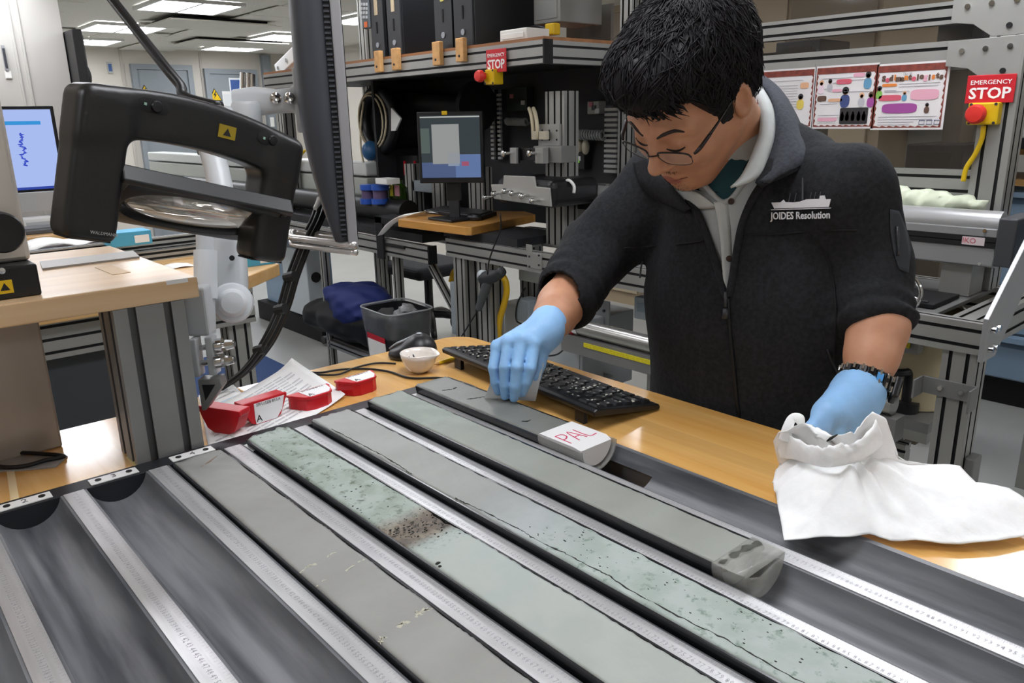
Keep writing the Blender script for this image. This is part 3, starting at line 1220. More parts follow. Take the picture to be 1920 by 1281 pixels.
def sheet(label, corners, z, lines=14, colr=PAPER, curl=0., patch=None):
    A, B, C_, D_ = [np.array(at(x, y, 'z', z)) for x, y in corners]
    t = thing('paper_sheet', label, 'paper', ((A + C_) / 2))
    f = lambda u, v: tuple((A * (1 - u) + B * u) * (1 - v) + (D_ * (1 - u) + C_ * u) * v + np.array([0, 0, curl * max(0, u - .75) ** 2 * 16 * (1 - .5 * v) + .0006 * math.sin(9 * u + 7 * v)]))
    MB().grid(f, 20, 12).build('sheet', colr, t, smooth=2, solid=.0003)
    m = MB()
    for k in range(lines):
        v0 = .12 + .76 * k / lines
        if patch and patch[2] < v0 < patch[3]:
            continue
        for j in range(7):
            u0, u1 = .12 + j * .11, .12 + j * .11 + .1
            if j == 6 and k % 3 == 0:
                continue
            q = [f(u0, v0), f(u1, v0), f(u1, v0 + .02), f(u0, v0 + .02)]
            m.add([(x, y, z_ + .0008) for x, y, z_ in q], [(0, 1, 2, 3)])
    m.build('print_lines', LINES, t)['kind'] = 'stuff'
    return t, f


t, f = sheet('white printed sheet lying under the red end caps', [(385, 775), (548, 682), (648, 745), (470, 850)], WZ + .0025, curl=.012)
t, f = sheet('white sheet with a pale blue chart beside the metal post', [(372, 742), (432, 716), (520, 800), (395, 862)], WZ + .001, lines=10, patch=(0, 1, .25, .62))
m = MB()
m.add([tuple(np.array(f(u, v)) + np.array([0, 0, .0009])) for u, v in ((.12, .28), (.85, .28), (.85, .6), (.12, .6))], [(0, 1, 2, 3)])
m.build('pale_blue_chart', M('chart_blue', '#b9cbdc', .8, noise=(60, .12)), t)

# porcelain dish with a spout
bc = np.array(at(787, 697, 'z', WZ)) + np.array([.0, .0, 0])
bowl = thing('porcelain_dish', 'small white porcelain evaporating dish beside the keyboard', 'dish', bc)
PORC = M('porcelain', '#e3dcd4', .18, coat=.4)
nn = 36
spd = math.atan2(CR[1], CR[0]) - .35


def bring(r, z, spout=0.):
    out = []
    for a in np.linspace(0, 2 * PI, nn, endpoint=False):
        d = math.cos(a - spd)
        k = math.exp(-((1 - d) / .06))
        out.append((bc[0] + (r + spout * k) * math.cos(a), bc[1] + (r + spout * k) * math.sin(a), bc[2] + z - .25 * spout * k))
    return out


rg = [bring(.003, .0), bring(.014, .0), bring(.024, .007), bring(.031, .018), bring(.0348, .030), bring(.0368, .040, .008), bring(.0352, .0405, .008), bring(.0325, .030), bring(.028, .018), bring(.02, .008), bring(.003, .0045)]
MB().loft(rg).build('dish_body', PORC, bowl, smooth=2)
tw = thing('wire_bits', 'thin dark bent wire bits lying in the porcelain dish', 'wire', bc + np.array([0, 0, .02]))
m = MB()
e1, e2 = CR[:2], CF[:2] / np.linalg.norm(CF[:2])
wp = lambda a, b, z: (bc[0] + a * e1[0] + b * e2[0], bc[1] + a * e1[1] + b * e2[1], bc[2] + z)
m.tube([wp(-.022, .016, .027), wp(-.012, .012, .019), wp(-.014, .02, .03), wp(-.004, .006, .014)], .0009, 6, smooth=5)
m.tube([wp(-.012, .014, .019), wp(-.003, .002, .013)], .0012, 6)
m.build('wire', DGREY, tw, smooth=2)

# ergonomic mouse
mc = np.array(at(780, 672, 'z', WZ)) + np.array([.005, .012, 0])
mou = thing('computer_mouse', 'black sculpted computer mouse behind the porcelain dish', 'mouse', mc)
q1, q2 = np.array([.75, -.66, 0]), np.array([.66, .75, 0])


def mouse_fn(P):
    q = P - mc.astype(np.float32)
    a = q @ q1.astype(np.float32)
    b = q @ q2.astype(np.float32)
    Q = np.stack([a, b, q[..., 2]], -1)
    d = sd_ell(Q, (.012, 0, .012), (.036, .04, .038))
    d = smin(d, sd_ell(Q, (-.02, -.005, .008), (.034, .03, .018)), .02)
    return np.maximum(d, .0005 - Q[..., 2])


sdf('shell', mouse_fn, mc - np.array([.08, .08, .004]), mc + np.array([.08, .08, .07]), .0028, BLACK, mou, 1)
m = MB()
m.tube([mc + q1 * a + q2 * -.0 + np.array([0, 0, z]) for a, z in ((-.052, .018), (-.035, .029), (-.018, .036), (-.004, .044))], [.0022, .0032, .0032, .002], 8, smooth=4)
m.build('silver_button', M('mouse_silver', '#8a8d92', .3, .4), mou, smooth=2)
MB().ell(mc + q1 * .012 + np.array([0, 0, .0505]), (.006, .006, .0012), 12, 4).build('logo_spot', M('logo_grey', '#9fa3a8', .3), mou)

# pencil
pa, pb = np.array(at(822, 681, 'z', WZ + .004)), np.array(at(905, 655, 'z', WZ + .004))
pc = thing('pencil', 'yellow pencil lying between the dish and the keyboard', 'pencil', (pa + pb) / 2)
MB().cyl(pa, pb, .0038, n=6).build('shaft', YELLOW, pc)
dpb = (pa - pb) / np.linalg.norm(pa - pb)
MB().cyl(pa, pa + dpb * .012, .0038, .0008, n=6).build('tip', M('pencil_tip', '#c69a63', .6), pc)

# ---------------------------------------------------------------- keyboard
kA, kB, kC, kD = [np.array(at(x, y, 'z', .95)) for x, y in ((838, 678), (1242, 768), (1122, 806), (925, 652))]
k_c = (kA + kB + kC + kD) / 4
kx = (kB + kC - kA - kD)
KL = .455
kx = np.array([kx[0], kx[1], 0])
kx /= np.linalg.norm(kx)
ky = np.array([-kx[1], kx[0], 0])          # towards the person
if ky[0] < 0:
    ky = -ky
tilt = math.radians(8.5)
kyt = ky * math.cos(tilt) + np.array([0, 0, -math.sin(tilt)])
kz = np.cross(kx, kyt)
if kz[2] < 0:
    kz = -kz
KW = .145
kb = thing('keyboard', 'black computer keyboard dusted with pale crumbs on the table', 'keyboard', (k_c[0], k_c[1], WZ))
KO = np.array([k_c[0], k_c[1], WZ + .0195])
m = MB()
m.prism([(-KW / 2, -.006), (KW / 2 + .002, -.007), (KW / 2 + .004, -.002), (KW / 2, .003), (-KW / 2 + .003, .006), (-KW / 2 - .003, .002)], KO - kx * KL / 2, kyt, kz, kx, KL)
m.build('case', BLACK, kb, bevel=.002)
for s in (-1, 1):
    c = KO + kx * s * (KL / 2 - .045) - kyt * (KW / 2 - .012) - kz * .012
    MB().obox(c + np.array([0, 0, -.004]), kx, ky, (0, 0, 1), .011, .004, c[2] - .004 - WZ).build('tilt_foot', BLACK, kb)
KEYM = M('key_black', '#17181a', .32, noise=(60, .2))
LEG = M('key_legend', '#c9cac8', .6)
rows = ['esc F1 F2 F3 F4 F5 F6 F7 F8 F9 F10 F11 F12 Pr Sc Pa Ca Me'.split(), '` 1 2 3 4 5 6 7 8 9 0 - = Bk Ho Pu Nl /'.split(), 'Tb Q W E R T Y U I O P [ ] En De Pd 7 8'.split(),
        'Cp A S D F G H J K L ; # Rt 4 5 6 +'.split(), 'Sh \\ Z X C V B N M , . ? Sh Up 1 2 3'.split(), 'Ct Wn Al _ Al Fn Ct < v > 0 .'.split()]
kw = .0186
key0 = {}
lg = MB()


def keymesh(w):
    key = round(w, 4)
    if key not in key0:
        mb = MB()
        t_ = .0024
        mb.add([(-w / 2, -.0083, 0), (w / 2, -.0083, 0), (w / 2, .0083, 0), (-w / 2, .0083, 0), (-w / 2 + t_, -.0083 + t_, .005), (w / 2 - t_, -.0083 + t_, .005), (w / 2 - t_, .0083 - t_, .005), (-w / 2 + t_, .0083 - t_, .005)],
               [(0, 3, 2, 1), (4, 5, 6, 7), (0, 1, 5, 4), (1, 2, 6, 5), (2, 3, 7, 6), (3, 0, 4, 7)])
        o = mb.build('key', KEYM, kb, local=True)
        key0[key] = o
        return o, True
    return key0[key], False


# the key board reads from the person's side: its left is at +y
RK = np.stack([-kx, -kyt, kz], 1)
for ri, row in enumerate(rows):
    wide = {'_': 5.2}
    extra = {1: {13: 1.6}, 2: {0: 1.4, 13: 1.2}, 3: {0: 1.7, 12: 1.9}, 4: {0: 1.3, 12: 2.2}, 5: {0: 1.3, 1: 1.1, 2: 1.1, 4: 1.1, 6: 1.3}}.get(ri, {})
    units = [wide.get(n_, extra.get(i_, 1.)) for i_, n_ in enumerate(row)]
    tot = sum(units)
    sc = (KL - .016) / (tot * kw)
    x = -(KL - .016) / 2
    for i_, n_ in enumerate(row):
        w = units[i_] * kw * sc
        cpos = KO - kx * (x + w / 2) - kyt * (-.05 + ri * .0213 - .004) * -1 + kz * .004
        x += w
        cpos = cpos - np.array([k_c[0], k_c[1], WZ])
        o, new = keymesh(w - .0022)
        if not new:
            o = share(o, (0, 0, 0), kb)
        o.matrix_local = Matrix(((RK[0][0], RK[0][1], RK[0][2], cpos[0]), (RK[1][0], RK[1][1], RK[1][2], cpos[1]), (RK[2][0], RK[2][1], RK[2][2], cpos[2]), (0, 0, 0, 1)))
        # legend: short bar of print, readable from the person's side
        if n_ in '0123456789':
            dv, df = DIG[n_]
            lg.add([cpos + np.array([k_c[0], k_c[1], WZ]) - kx * (a * .6 - .003) - kyt * (b * .6 + .002) + kz * .0052 for a, b in dv], df)
        elif n_ != '_':
            cc_ = cpos + np.array([k_c[0], k_c[1], WZ])
            for (u, v, du, dv_) in ((-.0035, .0025, .0007, .0022), (-.0015, .0025, .0007, .0022), (-.0025, .0025 + .0018, .0014, .0005)):
                lg.add([cc_ - kx * (u + sx * du) - kyt * (-v + sy * dv_) + kz * .0052 for sx, sy in ((-1, -1), (1, -1), (1, 1), (-1, 1))], [(0, 1, 2, 3)])
lo = lg.build('key_legends', LEG, kb)
lo['kind'] = 'stuff'
# pale specks over the keys, put in for glare on shiny worn keys
m = MB()
for k in range(110):
    p_ = KO + kx * rng.uniform(-.2, .22) + kyt * rng.uniform(-.06, .06) + kz * rng.uniform(.0088, .0095)
    s = rng.uniform(.0008, .0022)
    m.ell(p_, (s * rng.uniform(.8, 2), s, s * .5), 6, 4)
cr = m.build('glare_specks', M('crumbs', '#c9c8bd', .7))
tag(cr, 'pale sediment crumbs scattered over the black keyboard', 'crumbs', kind='stuff')


# ---------------------------------------------------------------- cables and pads
CABLE = M('black_cable', '#0f1012', .45)


def cable(name, label, pts, r=.0022, parent=None, mat=CABLE, n=8):
    m = MB().tube(pts, r, n, smooth=6)
    o = m.build(name, mat, parent, smooth=2)
    if parent is None:
        tag(o, label, 'cable')
    return o


zc = WZ + .0028
P_ = lambda x, y, z=zc: at(x, y, 'z', z)
cable('keyboard_cable', 'thin black cable running from the keyboard past the dish', [P_(905, 735), P_(880, 722), P_(830, 709), P_(770, 709), P_(730, 697), P_(690, 692), P_(640, 693), P_(600, 699), P_(575, 697)], .0022)
cable('mouse_cable', 'thin black cable running from the mouse along the table', [P_(742, 682), P_(705, 681), P_(665, 690), P_(635, 702), P_(600, 703), P_(578, 700)], .002)
pad = MB()
pp = [at(x, y, 'z', WZ)[:2] for x, y in ((-60, 862), (98, 856), (127, 857), (105, 877), (60, 882), (-60, 890))]
pad.prism(pp, (0, 0, WZ + .0002), (1, 0, 0), (0, 1, 0), (0, 0, 1), .0022)
tag(pad.build('grey_pad', M('grey_rubber_pad', '#8f8d8b', .6, noise=(80, .06))), 'thin grey pad lying on the wood at the left edge', 'pad')
cable('pad_cable', 'black cable looping over the grey pad below the shelf', [P_(-40, 868, WZ + .006), P_(10, 876, WZ + .006), P_(50, 873, WZ + .006), P_(85, 863, WZ + .006), P_(120, 856, WZ + .004), P_(80, 851, WZ + .006), P_(-40, 846, WZ + .006)], .0032)
tp = MB()
tp.prism([at(x, y, 'z', WZ)[:2] for x, y in ((10, 866), (24, 866), (36, 935), (20, 942))], (0, 0, WZ + .0001), (1, 0, 0), (0, 1, 0), (0, 0, 1), .0003)
tag(tp.build('tape_strip', M('clear_tape', '#e6cfa2', .3)), 'pale tape strip stuck across the wood left of the tray', 'tape')
tp = MB()
tp.prism([at(x, y, 'z', WZ)[:2] for x, y in ((236, 858), (252, 846), (276, 868), (258, 880))], (0, 0, WZ + .0001), (1, 0, 0), (0, 1, 0), (0, 0, 1), .0003)
tag(tp.build('sticker', M('yellowed_tape', '#cfc283', .3)), 'small yellowed sticker at the foot of the metal post', 'sticker')

# ================================================================== SHELF ON THE TABLE
SZ = 1.208
ux, uy, uz = np.eye(3)
shelf = thing('bench_shelf', 'small maple shelf raised on metal legs at the left of the table', 'shelf', (.1, .25, WZ))
MB().box(-.6, .32, .035, .47, SZ - .03, SZ).build('shelf_board', WOOD_X, shelf, bevel=.002)
m = MB()
extrusion(m, (.249, .075, WZ), (.249, .075, SZ - .03), .096, .08, ux, pitch=.045, slot=.011, deep=.008)
m.build('leg', [ALU_D, M('slot_grey', '#5b5b5c', .5, .4)], shelf)
BRUSH = M('brushed_plate', '#b5ab9e', .34, .25, noise=(5, .16), stretch=(1, 1, .25), col2='#9c9388')
MB().box(-.12, .139, .198, .235, WZ, SZ - .03).build('plate_leg', BRUSH, shelf, bevel=.003)
lb = np.array(at(331, 528, 'y', .0345))
MB().box(lb[0] - .014, lb[0] + .016, .0342, .035, lb[2] - .003, lb[2] + .003).build('edge_label', PAPER, shelf)
# strip of tape and grey rule on the shelf
rule = [at(x, y, 'z', SZ)[:2] for x, y in ((75, 494), (250, 473), (262, 484), (80, 507))]
o = MB().prism(rule, (0, 0, SZ + .0002), ux, uy, uz, .003).build('grey_rule', M('rule_grey', '#8e8a86', .4, .3))
tag(o, 'grey flat metal rule lying on the small maple shelf', 'ruler')
o = MB().prism([at(x, y, 'z', SZ)[:2] for x, y in ((178, 502), (210, 498), (245, 511), (212, 516))], (0, 0, SZ + .0001), ux, uy, uz, .0006).build('tape_patch', M('tape_brown', '#b99a70', .5))
tag(o, 'brown tape patch stuck on the small maple shelf', 'tape')
# beam and dark panel of the desk seen through the shelf come later

# ---- instrument stand at the left edge
st = thing('instrument_stand', 'black-based instrument stand with tall metal column at the left edge', 'stand', (.0, .2, SZ))
bR = at(80, 553, 'z', SZ)
bT = at(64, 492, 'x', bR[0])
MB().box(-.4, bR[0], bR[1], bR[1] + .12, SZ, SZ + .042).build('base_block', BLACK, st, bevel=.003)
eR = at(60, 490, 'y', bR[1] + .035)
COLM = M('stand_column', '#c7c0b6', .35, .6, noise=(3, .06), stretch=(1, 1, .1))
MB().box(-.4, eR[0], bR[1] + .035, bR[1] + .10, SZ + .042, SZ + .75).build('column', COLM, st, bevel=.006, seg=3)
kc = at(4, 437, 'y', bR[1] + .0)
MB().lathe([(.002, 0), (.024, .0), (.026, .003), (.026, .02), (.022, .024), (.01, .024), (.01, .036)], kc, uy, 28).build('focus_knob', BLACK, st, smooth=True)
pk = MB().prism([(-.02, .03), (.004, .03), (.012, .0), (-.02, 0)], np.array(kc) + np.array([-.01, .006, .02]), ux, uz, uy, .02)
pk.build('knob_bracket', BLACK, st)
ec = at(10, 539, 'y', bR[1] - .0005)
es = MB().box(ec[0] - .012, ec[0] + .0085, bR[1] - .0008, bR[1], ec[2] - .008, ec[2] + .009).build('static_warning_label', YELLOW, st)
MB().prism([(-.006, -.004), (.005, -.004), (-.0005, .006)], (ec[0], bR[1] - .0012, ec[2]), ux, uz, uy, .0005).build('triangle_mark', PRINT_K, es)
sc_ = at(3, 508, 'y', bR[1] - .0005)
MB().lathe([(.0005, .0), (.0045, 0), (.004, .002), (.0005, .0025)], sc_, -uy, 14).build('screw', CHROME, st, smooth=True)

# ================================================================== MAGNIFIER LAMP
MG = M('magnifier_black', '#1a1a1b', .36, noise=(350, .15), bump=(900, .08, .0004))
MG2 = M('magnifier_frame', '#171718', .4)
pl, pr2 = D(172, 300, .93), D(505, 366, 1.13)
mx = pr2 - pl
MW = np.linalg.norm(mx)
mx = mx / MW
tl_, bl_ = D(168, 185, .915), D(182, 440, .955)
mz = (tl_ - bl_)
mz = mz - mx * (mz @ mx)
mz /= np.linalg.norm(mz)
my = np.cross(mz, mx)        # away from the camera
mo = (pl + pr2) / 2
HB = .083                    # half height of the legs
mag = thing('magnifier_lamp', 'black rectangular magnifier lamp with two light arms hanging over the table', 'magnifier lamp', mo)
w2 = MW / 2


def U(x, y, z):
    return mo + mx * x + my * y + mz * z


def mag_fn(P):
    q = (P - mo.astype(np.float32))
    Q = np.stack([q @ mx.astype(np.float32), q @ my.astype(np.float32), q @ mz.astype(np.float32)], -1)
    x = Q[..., 0]
    d = sd_box(Q, (-w2, 0, -.006), (.031, .027, HB + .006), .011)
    d = smin(d, sd_box(Q, (w2, 0, -.006), (.029, .027, HB + .006), .011), .005)
    # arched top bar
    Q2 = Q.copy()
    Q2[..., 2] += .9 * x * x
    d = smin(d, sd_box(Q2, (0, 0, HB - .012), (w2 + .026, .027, .031), .01), .014)
    return d


vv, qq = None, None
cr_ = [U(sx * (w2 + .05), sy * .04, sz * (HB + .03)) for sx in (-1, 1) for sy in (-1, 1) for sz in (-1, 1)]
sdf('housing', mag_fn, np.min(cr_, 0), np.max(cr_, 0), .0032, MG, mag, 2)
# hollow lower end and brand line
for s in (-1, 1):
    MB().obox(U(s * w2, 0, -HB - .0112), mx, my, mz, .026, .018, .0012).build('end_cap', BLACK_M, mag, bevel=.002)
text('brand_line', 'WALDMANN', M('brand_grey', '#9a9a9a', .5), mag, U(-w2 + .012, -.0275, -HB - .001), mx, mz, .0055, width=.032)
# switches on the front face
for s, x in ((-1, -w2 + .052), (1, w2 - .03)):
    z = HB - .006 - .9 * x * x + .006
    def oval(a, b, y, x=x, z=z):
        return [U(x + a * math.copysign(abs(math.cos(t)) ** .6, math.cos(t)), y, z + b * math.sin(t)) for t in np.linspace(0, 2 * PI, 24, endpoint=False)]
    sw = MB().loft([oval(.021, .0085, -.024), oval(.021, .0085, -.0278), oval(.018, .006, -.0282)]).build('switch_recess', BLACK_M, mag, smooth=True)
    MB().lathe([(.0005, .0025), (.006, .002), (.0075, 0), (.0075, -.002)], U(x + .003, -.029, z), -my, 18).build('push_button', BLACK, sw, smooth=True)
    MB().obox(U(x - .011, -.0285, z), mx, my, mz, .0016, .0004, .0016).build('icon_mark', M('icon_green', '#8fb3a3', .5), sw)
ym = MB().obox(U(.028, -.0276, HB - .013), mx, my, mz, .0125, .0006, .0085).build('static_warning_label', M('dull_yellow', '#8f7a12', .5), mag)
MB().prism([(-.006, -.005), (.006, -.005), (0, .005)], U(.028, -.0284, HB - .013), mx, mz, my, .0004).build('triangle_mark', PRINT_K, ym)
# top hinge
hz = HB + .016
for x, r in ((.028, .0105), (.008, .0035), (.048, .0035)):
    MB().lathe([(r * 1.3, 0), (r * 1.3, .0015), (r, .002), (r * .8, r * .5), (.0005, r * .75)], U(x, -.004, hz - .002), mz, 20).build('hinge_ball' if r > .01 else 'screw', M('pewter', '#6d6763', .3, .6) if r > .01 else CHROME, mag, smooth=True)
hp = U(.03, .0, hz + .004)
rod = [hp, D(349, 183, 1.06), D(338, 160, 1.065), D(315, 132, 1.07), D(270, 75, 1.09), D(215, 5, 1.12), D(150, -80, 1.16), D(60, -200, 1.22)]
MB().tube(rod, .0072, 12, smooth=5).build('hanging_rod', BLACK, mag, smooth=2)
# lens frame, tipped towards the viewer between the arms
L_ = [D(258, 334, .955), D(505, 388, 1.10), D(440, 440, 1.15), D(236, 410, 1.03)]
fc = sum(L_) / 4
fx = (L_[1] + L_[2] - L_[0] - L_[3])
fx /= np.linalg.norm(fx)
fy = (L_[0] + L_[1] - L_[2] - L_[3])
fy = fy - fx * (fy @ fx)
fd = np.linalg.norm(fy) / 4
fy /= np.linalg.norm(fy)
fz = np.cross(fx, fy)
if fz[2] < 0:
    fz = -fz
fw = .1
lens_t = MB()
rings = []
NN = 40


def rr_(a, b, z, p=4.):
    out = []
    for t in np.linspace(0, 2 * PI, NN, endpoint=False):
        c_, s_ = math.cos(t), math.sin(t)
        out.append(fc + fx * a * math.copysign(abs(c_) ** (2 / p), c_) + fy * b * math.copysign(abs(s_) ** (2 / p), s_) + fz * z)
    return out


FA, FB = .112, .05
rings = [rr_(FA - .004, FB - .004, -.009, 7), rr_(FA, FB, -.006, 8), rr_(FA, FB, .008, 8), rr_(FA - .004, FB - .004, .010, 7), rr_(FA - .013, FB - .011, .010, 2.6), rr_(FA - .015, FB - .012, .004, 2.6), rr_(FA - .015, FB - .012, -.005, 2.6), rr_(FA - .012, FB - .01, -.009, 2.6)]
MB().loft(rings, closed=True).build('lens_frame', MG2, mag, smooth=True)
MB().obox(fc + fy * FB + fz * .001, fx, fy, fz, FA + .008, .005, .0115).build('rear_bar', MG2, mag, bevel=.002)
for s in (-1, 1):
    MB().obox(fc + fx * s * (FA + .001) + fz * .001, fx, fy, fz, .005, FB, .0095).build('side_bar', MG2, mag, bevel=.002)
GL = M('lens_glass', '#cfc9c0', .03, trans=.85, ior=1.5, coat=.3)
rings = [[fc + fz * (.012 * (1 - k * k) + .001) + fx * (FA - .014) * k * math.cos(t) + fy * (FB - .0115) * k * math.sin(t) for t in np.linspace(0, 2 * PI, 40, endpoint=False)] for k in (.03, .3, .55, .75, .9, 1.)]
rings += [[fc - fz * (.008 * (1 - k * k) + .001) + fx * (FA - .014) * k * math.cos(t) + fy * (FB - .0115) * k * math.sin(t) for t in np.linspace(0, 2 * PI, 40, endpoint=False)] for k in (1., .9, .75, .55, .3, .03)]
MB().loft(rings).build('lens', GL, mag, smooth=2)
for s in (-1, 1):
    MB().cyl(fc + fx * s * FA, fc + fx * s * (FA + .016), .006, n=12).build('pivot_pin', BLACK, mag, smooth=True)

# ================================================================== MONITOR ARM
ARM = M('arm_grey', '#b9bdc0', .38)
ARM_L = M('arm_light', '#ccd0d3', .35)
arm = thing('monitor_mount', 'light grey jointed monitor arm clamped to the shelf post', 'monitor arm', D(390, 600, 1.24))


def px_box(m, x0, y0, x1, y1, t, half_depth, rad=0):
    c = (D(x0, y0, t) + D(x1, y1, t)) / 2
    hx = abs((D(x1, y0, t) - D(x0, y0, t)) @ CR) / 2
    hz_ = abs((D(x0, y1, t) - D(x0, y0, t)) @ CU) / 2
    return m.obox(c, H_R, H_F, uz, hx, half_depth, hz_)


H_F = np.array([CF[0], CF[1], 0]) / np.hypot(CF[0], CF[1])
H_R = np.array([H_F[1], -H_F[0], 0])
px_box(MB(), 352, 535, 395, 628, 1.2, .016).build('clamp_block', ARM, arm, bevel=.004)
m = px_box(MB(), 362, 632, 376, 705, 1.2, .012)
px_box(m, 392, 628, 406, 702, 1.2, .012)
m.build('clamp_cheek', ARM, arm, bevel=.002)
# swivel pole
MB().cyl(D(388, 625, 1.22), D(384, 430, 1.22), .0135, n=20).build('pole', ARM, arm, smooth=True)
MB().cyl(D(386, 560, 1.22), D(385, 470, 1.22), .0175, n=20).build('pole_sleeve', ARM_L, arm, smooth=True)
# lower joint
jc = D(436, 568, 1.25)
MB().lathe([(.0005, .024), (.017, .022), (.022, .016), (.023, .0), (.030, -.002), (.033, -.012), (.033, -.04), (.028, -.05)], jc, -ray(436, 568), 28).build('joint_cap', ARM_L, arm, smooth=True)
lk = [D(425, 575, 1.28), D(428, 520, 1.28), D(428, 470, 1.28), D(424, 400, 1.28)]
rings = []
for p_, (a, b) in zip(spline(lk, 4), np.linspace((.033, .022), (.024, .018), 13)):
    rings.append([p_ + H_R * a * math.copysign(abs(math.cos(t)) ** .5, math.cos(t)) + H_F * b * math.copysign(abs(math.sin(t)) ** .5, math.sin(t)) for t in np.linspace(0, 2 * PI, 20, endpoint=False)])
MB().loft(rings).build('lower_link', ARM, arm, smooth=True)
MB().lathe([(.0005, .002), (.004, .002), (.0045, 0)], D(435, 484, 1.255), -ray(435, 484), 12).build('bolt_hole', BLACK_M, arm)
# thumb screws
for y in (645, 674):
    m = MB()
    m.cyl(D(372, y + 8, 1.2), D(440, y, 1.19), .0045, n=10)
    m.cyl(D(405, y + 4, 1.195), D(418, y + 2, 1.195), .011, n=14)
    m.cyl(D(424, y + 2, 1.19), D(438, y, 1.19), .0085, .0065, n=8)
    m.build('thumb_screw', CHROME, arm, smooth=True)
m = MB()
m.prism([(0, 0), (.034, .002), (.036, -.012), (.006, -.05), (0, -.05)], D(376, 708, 1.2) - H_F * .012, H_R, uz, H_F, .024)
br = m.build('angle_bracket', ALU_D, arm, bevel=.001)
MB().prism([(.006, -.008), (.026, -.008), (.008, -.034)], D(376, 708, 1.2) - H_F * .0128, H_R, uz, H_F, .0256).build('dark_window', BLACK_M, br)
# upper link and head
MB().tube([D(424, 400, 1.3), D(402, 300, 1.32), D(385, 240, 1.34), D(400, 225, 1.35), D(450, 226, 1.38)], [.02, .021, .022, .024, .024], 16, smooth=5).build('upper_link', ARM_L, arm, smooth=2)
jt = D(466, 246, 1.38)
MB().lathe([(.022, 0), (.025, .004), (.025, .055), (.022, .06), (.0005, .06)], jt - uz * .01, uz, 24).build('elbow_joint', ARM_L, arm, smooth=True)
m = MB()
hd = [D(444, 192, 1.38), D(480, 190, 1.385), D(520, 190, 1.395), D(548, 188, 1.40), D(566, 186, 1.41)]
rings = []
for p_, (a, b) in zip(hd, ((.022, .026), (.025, .024), (.021, .02), (.022, .02), (.032, .022))):
    rings.append([p_ + uz * a * math.copysign(abs(math.cos(t)) ** .55, math.cos(t)) + H_F * b * math.copysign(abs(math.sin(t)) ** .55, math.sin(t)) for t in np.linspace(0, 2 * PI, 20, endpoint=False)])
m.loft(rings)
m.build('tilt_head', ARM_L, arm, smooth=True)
for x in (517, 543):
    MB().lathe([(.0005, .004), (.006, .005), (.0095, .003), (.0105, 0), (.0105, -.006)], D(x, 184, 1.374), -ray(x, 184), 18).build('chrome_bolt', CHROME, arm, smooth=True)
for x in (455, 466, 473):
    MB().cyl(D(x, 168, 1.39), D(x, 137 + (x % 5), 1.39), .0052, n=12).build('chrome_pin', CHROME, arm, smooth=True)
px_box(MB(), 562, 132, 586, 246, 1.42, .04).build('mount_plate', ARM, arm, bevel=.004)

# ================================================================== BIG MONITOR SEEN EDGE-ON
MONB = M('monitor_shell', '#3a3d44', .45, bump=(900, .08, .0004))
MONS = M('monitor_silver', '#9b9b9e', .38, .4)
e0 = D(663, 466, 1.36)
vdir = ray(668, 230)
vdir = np.array([vdir[0], vdir[1], 0])
vdir /= np.linalg.norm(vdir)
vdir = vdir * math.cos(.05) + np.array([vdir[1], -vdir[0], 0]) * -math.sin(.05)
nrm = np.array([vdir[1], -vdir[0], 0])       # to the right: the screen side
bm_ = thing('large_monitor', 'large dark monitor seen edge-on on the grey arm', 'monitor', e0)
H0, MWd = .52, .30
mB = lambda u, n_, h: e0 + vdir * u + nrm * n_ + uz * h
# bezel ring (silver) around the screen slab
MB().obox(mB(MWd / 2, 0, H0 / 2), vdir, nrm, uz, MWd / 2, .0085, H0 / 2).build('bezel', MONS, bm_, bevel=.003)
MB().obox(mB(MWd / 2, .009, H0 / 2), vdir, nrm, uz, MWd / 2 - .014, .001, H0 / 2 - .016).build('screen', M('screen_off', '#0c0d10', .1), bm_)
rings = []
# curved back shell: profile along the height, bulging away from the screen
for h in np.linspace(.012, H0 - .012, 24):
    k = (h / H0)
    bulge = .052 * (1 - abs(2 * k - 1.25) ** 2.6 / 1.25 ** 2.6 * .8)
    bulge = max(.012, .054 * (math.sin(min(1, (k + .02) / .55) * PI / 2)) ** .8 * (1 if k < .8 else 1 - (k - .8) * 2))
    ring = []
    for u in np.linspace(.008, MWd - .008, 14):
        q = (u - .008) / (MWd - .016)
        ring.append(mB(u, -.0085 - bulge * (1 - abs(2 * q - 1) ** 6 * .25) - .012, h))
    ring += [mB(MWd - .006, -.008, h), mB(.006, -.008, h)]
    rings.append(ring)
MB().loft(rings).build('back_shell', MONB, bm_, smooth=2)
slot = MB().obox(mB(.0055, -.0145, .27), vdir, nrm, uz, .001, .004, .25).build('vent_strip', BLACK_M, bm_)
v0 = MB().obox((0, 0, 0), vdir, nrm, uz, .0016, .0048, .0016).build('vent_rib', MONB, bm_, local=True)
for k in range(60):
    p_ = mB(.0045, -.0145, .025 + k * .0082) - e0
    if k == 0:
        v0.location = tuple(p_)
    else:
        share(v0, p_, bm_)
# silver handle rail below
hr = [D(668, 460, 1.36), D(620, 455, 1.38), D(572, 449, 1.41), D(549, 446, 1.43), D(545, 440, 1.45), D(552, 436, 1.47), D(600, 441, 1.47), D(640, 446, 1.46)]
MB().tube(hr, .0075, 10, smooth=4, flat=.9).build('handle_rail', M('rail_silver', '#c6c4c2', .25, .7), bm_, smooth=2)
MB().tube([p_ - uz * .013 for p_ in hr[:5]], .0055, 8, smooth=4).build('handle_rail_lower', M('rail_silver', '#c6c4c2', .25, .7), bm_, smooth=2)

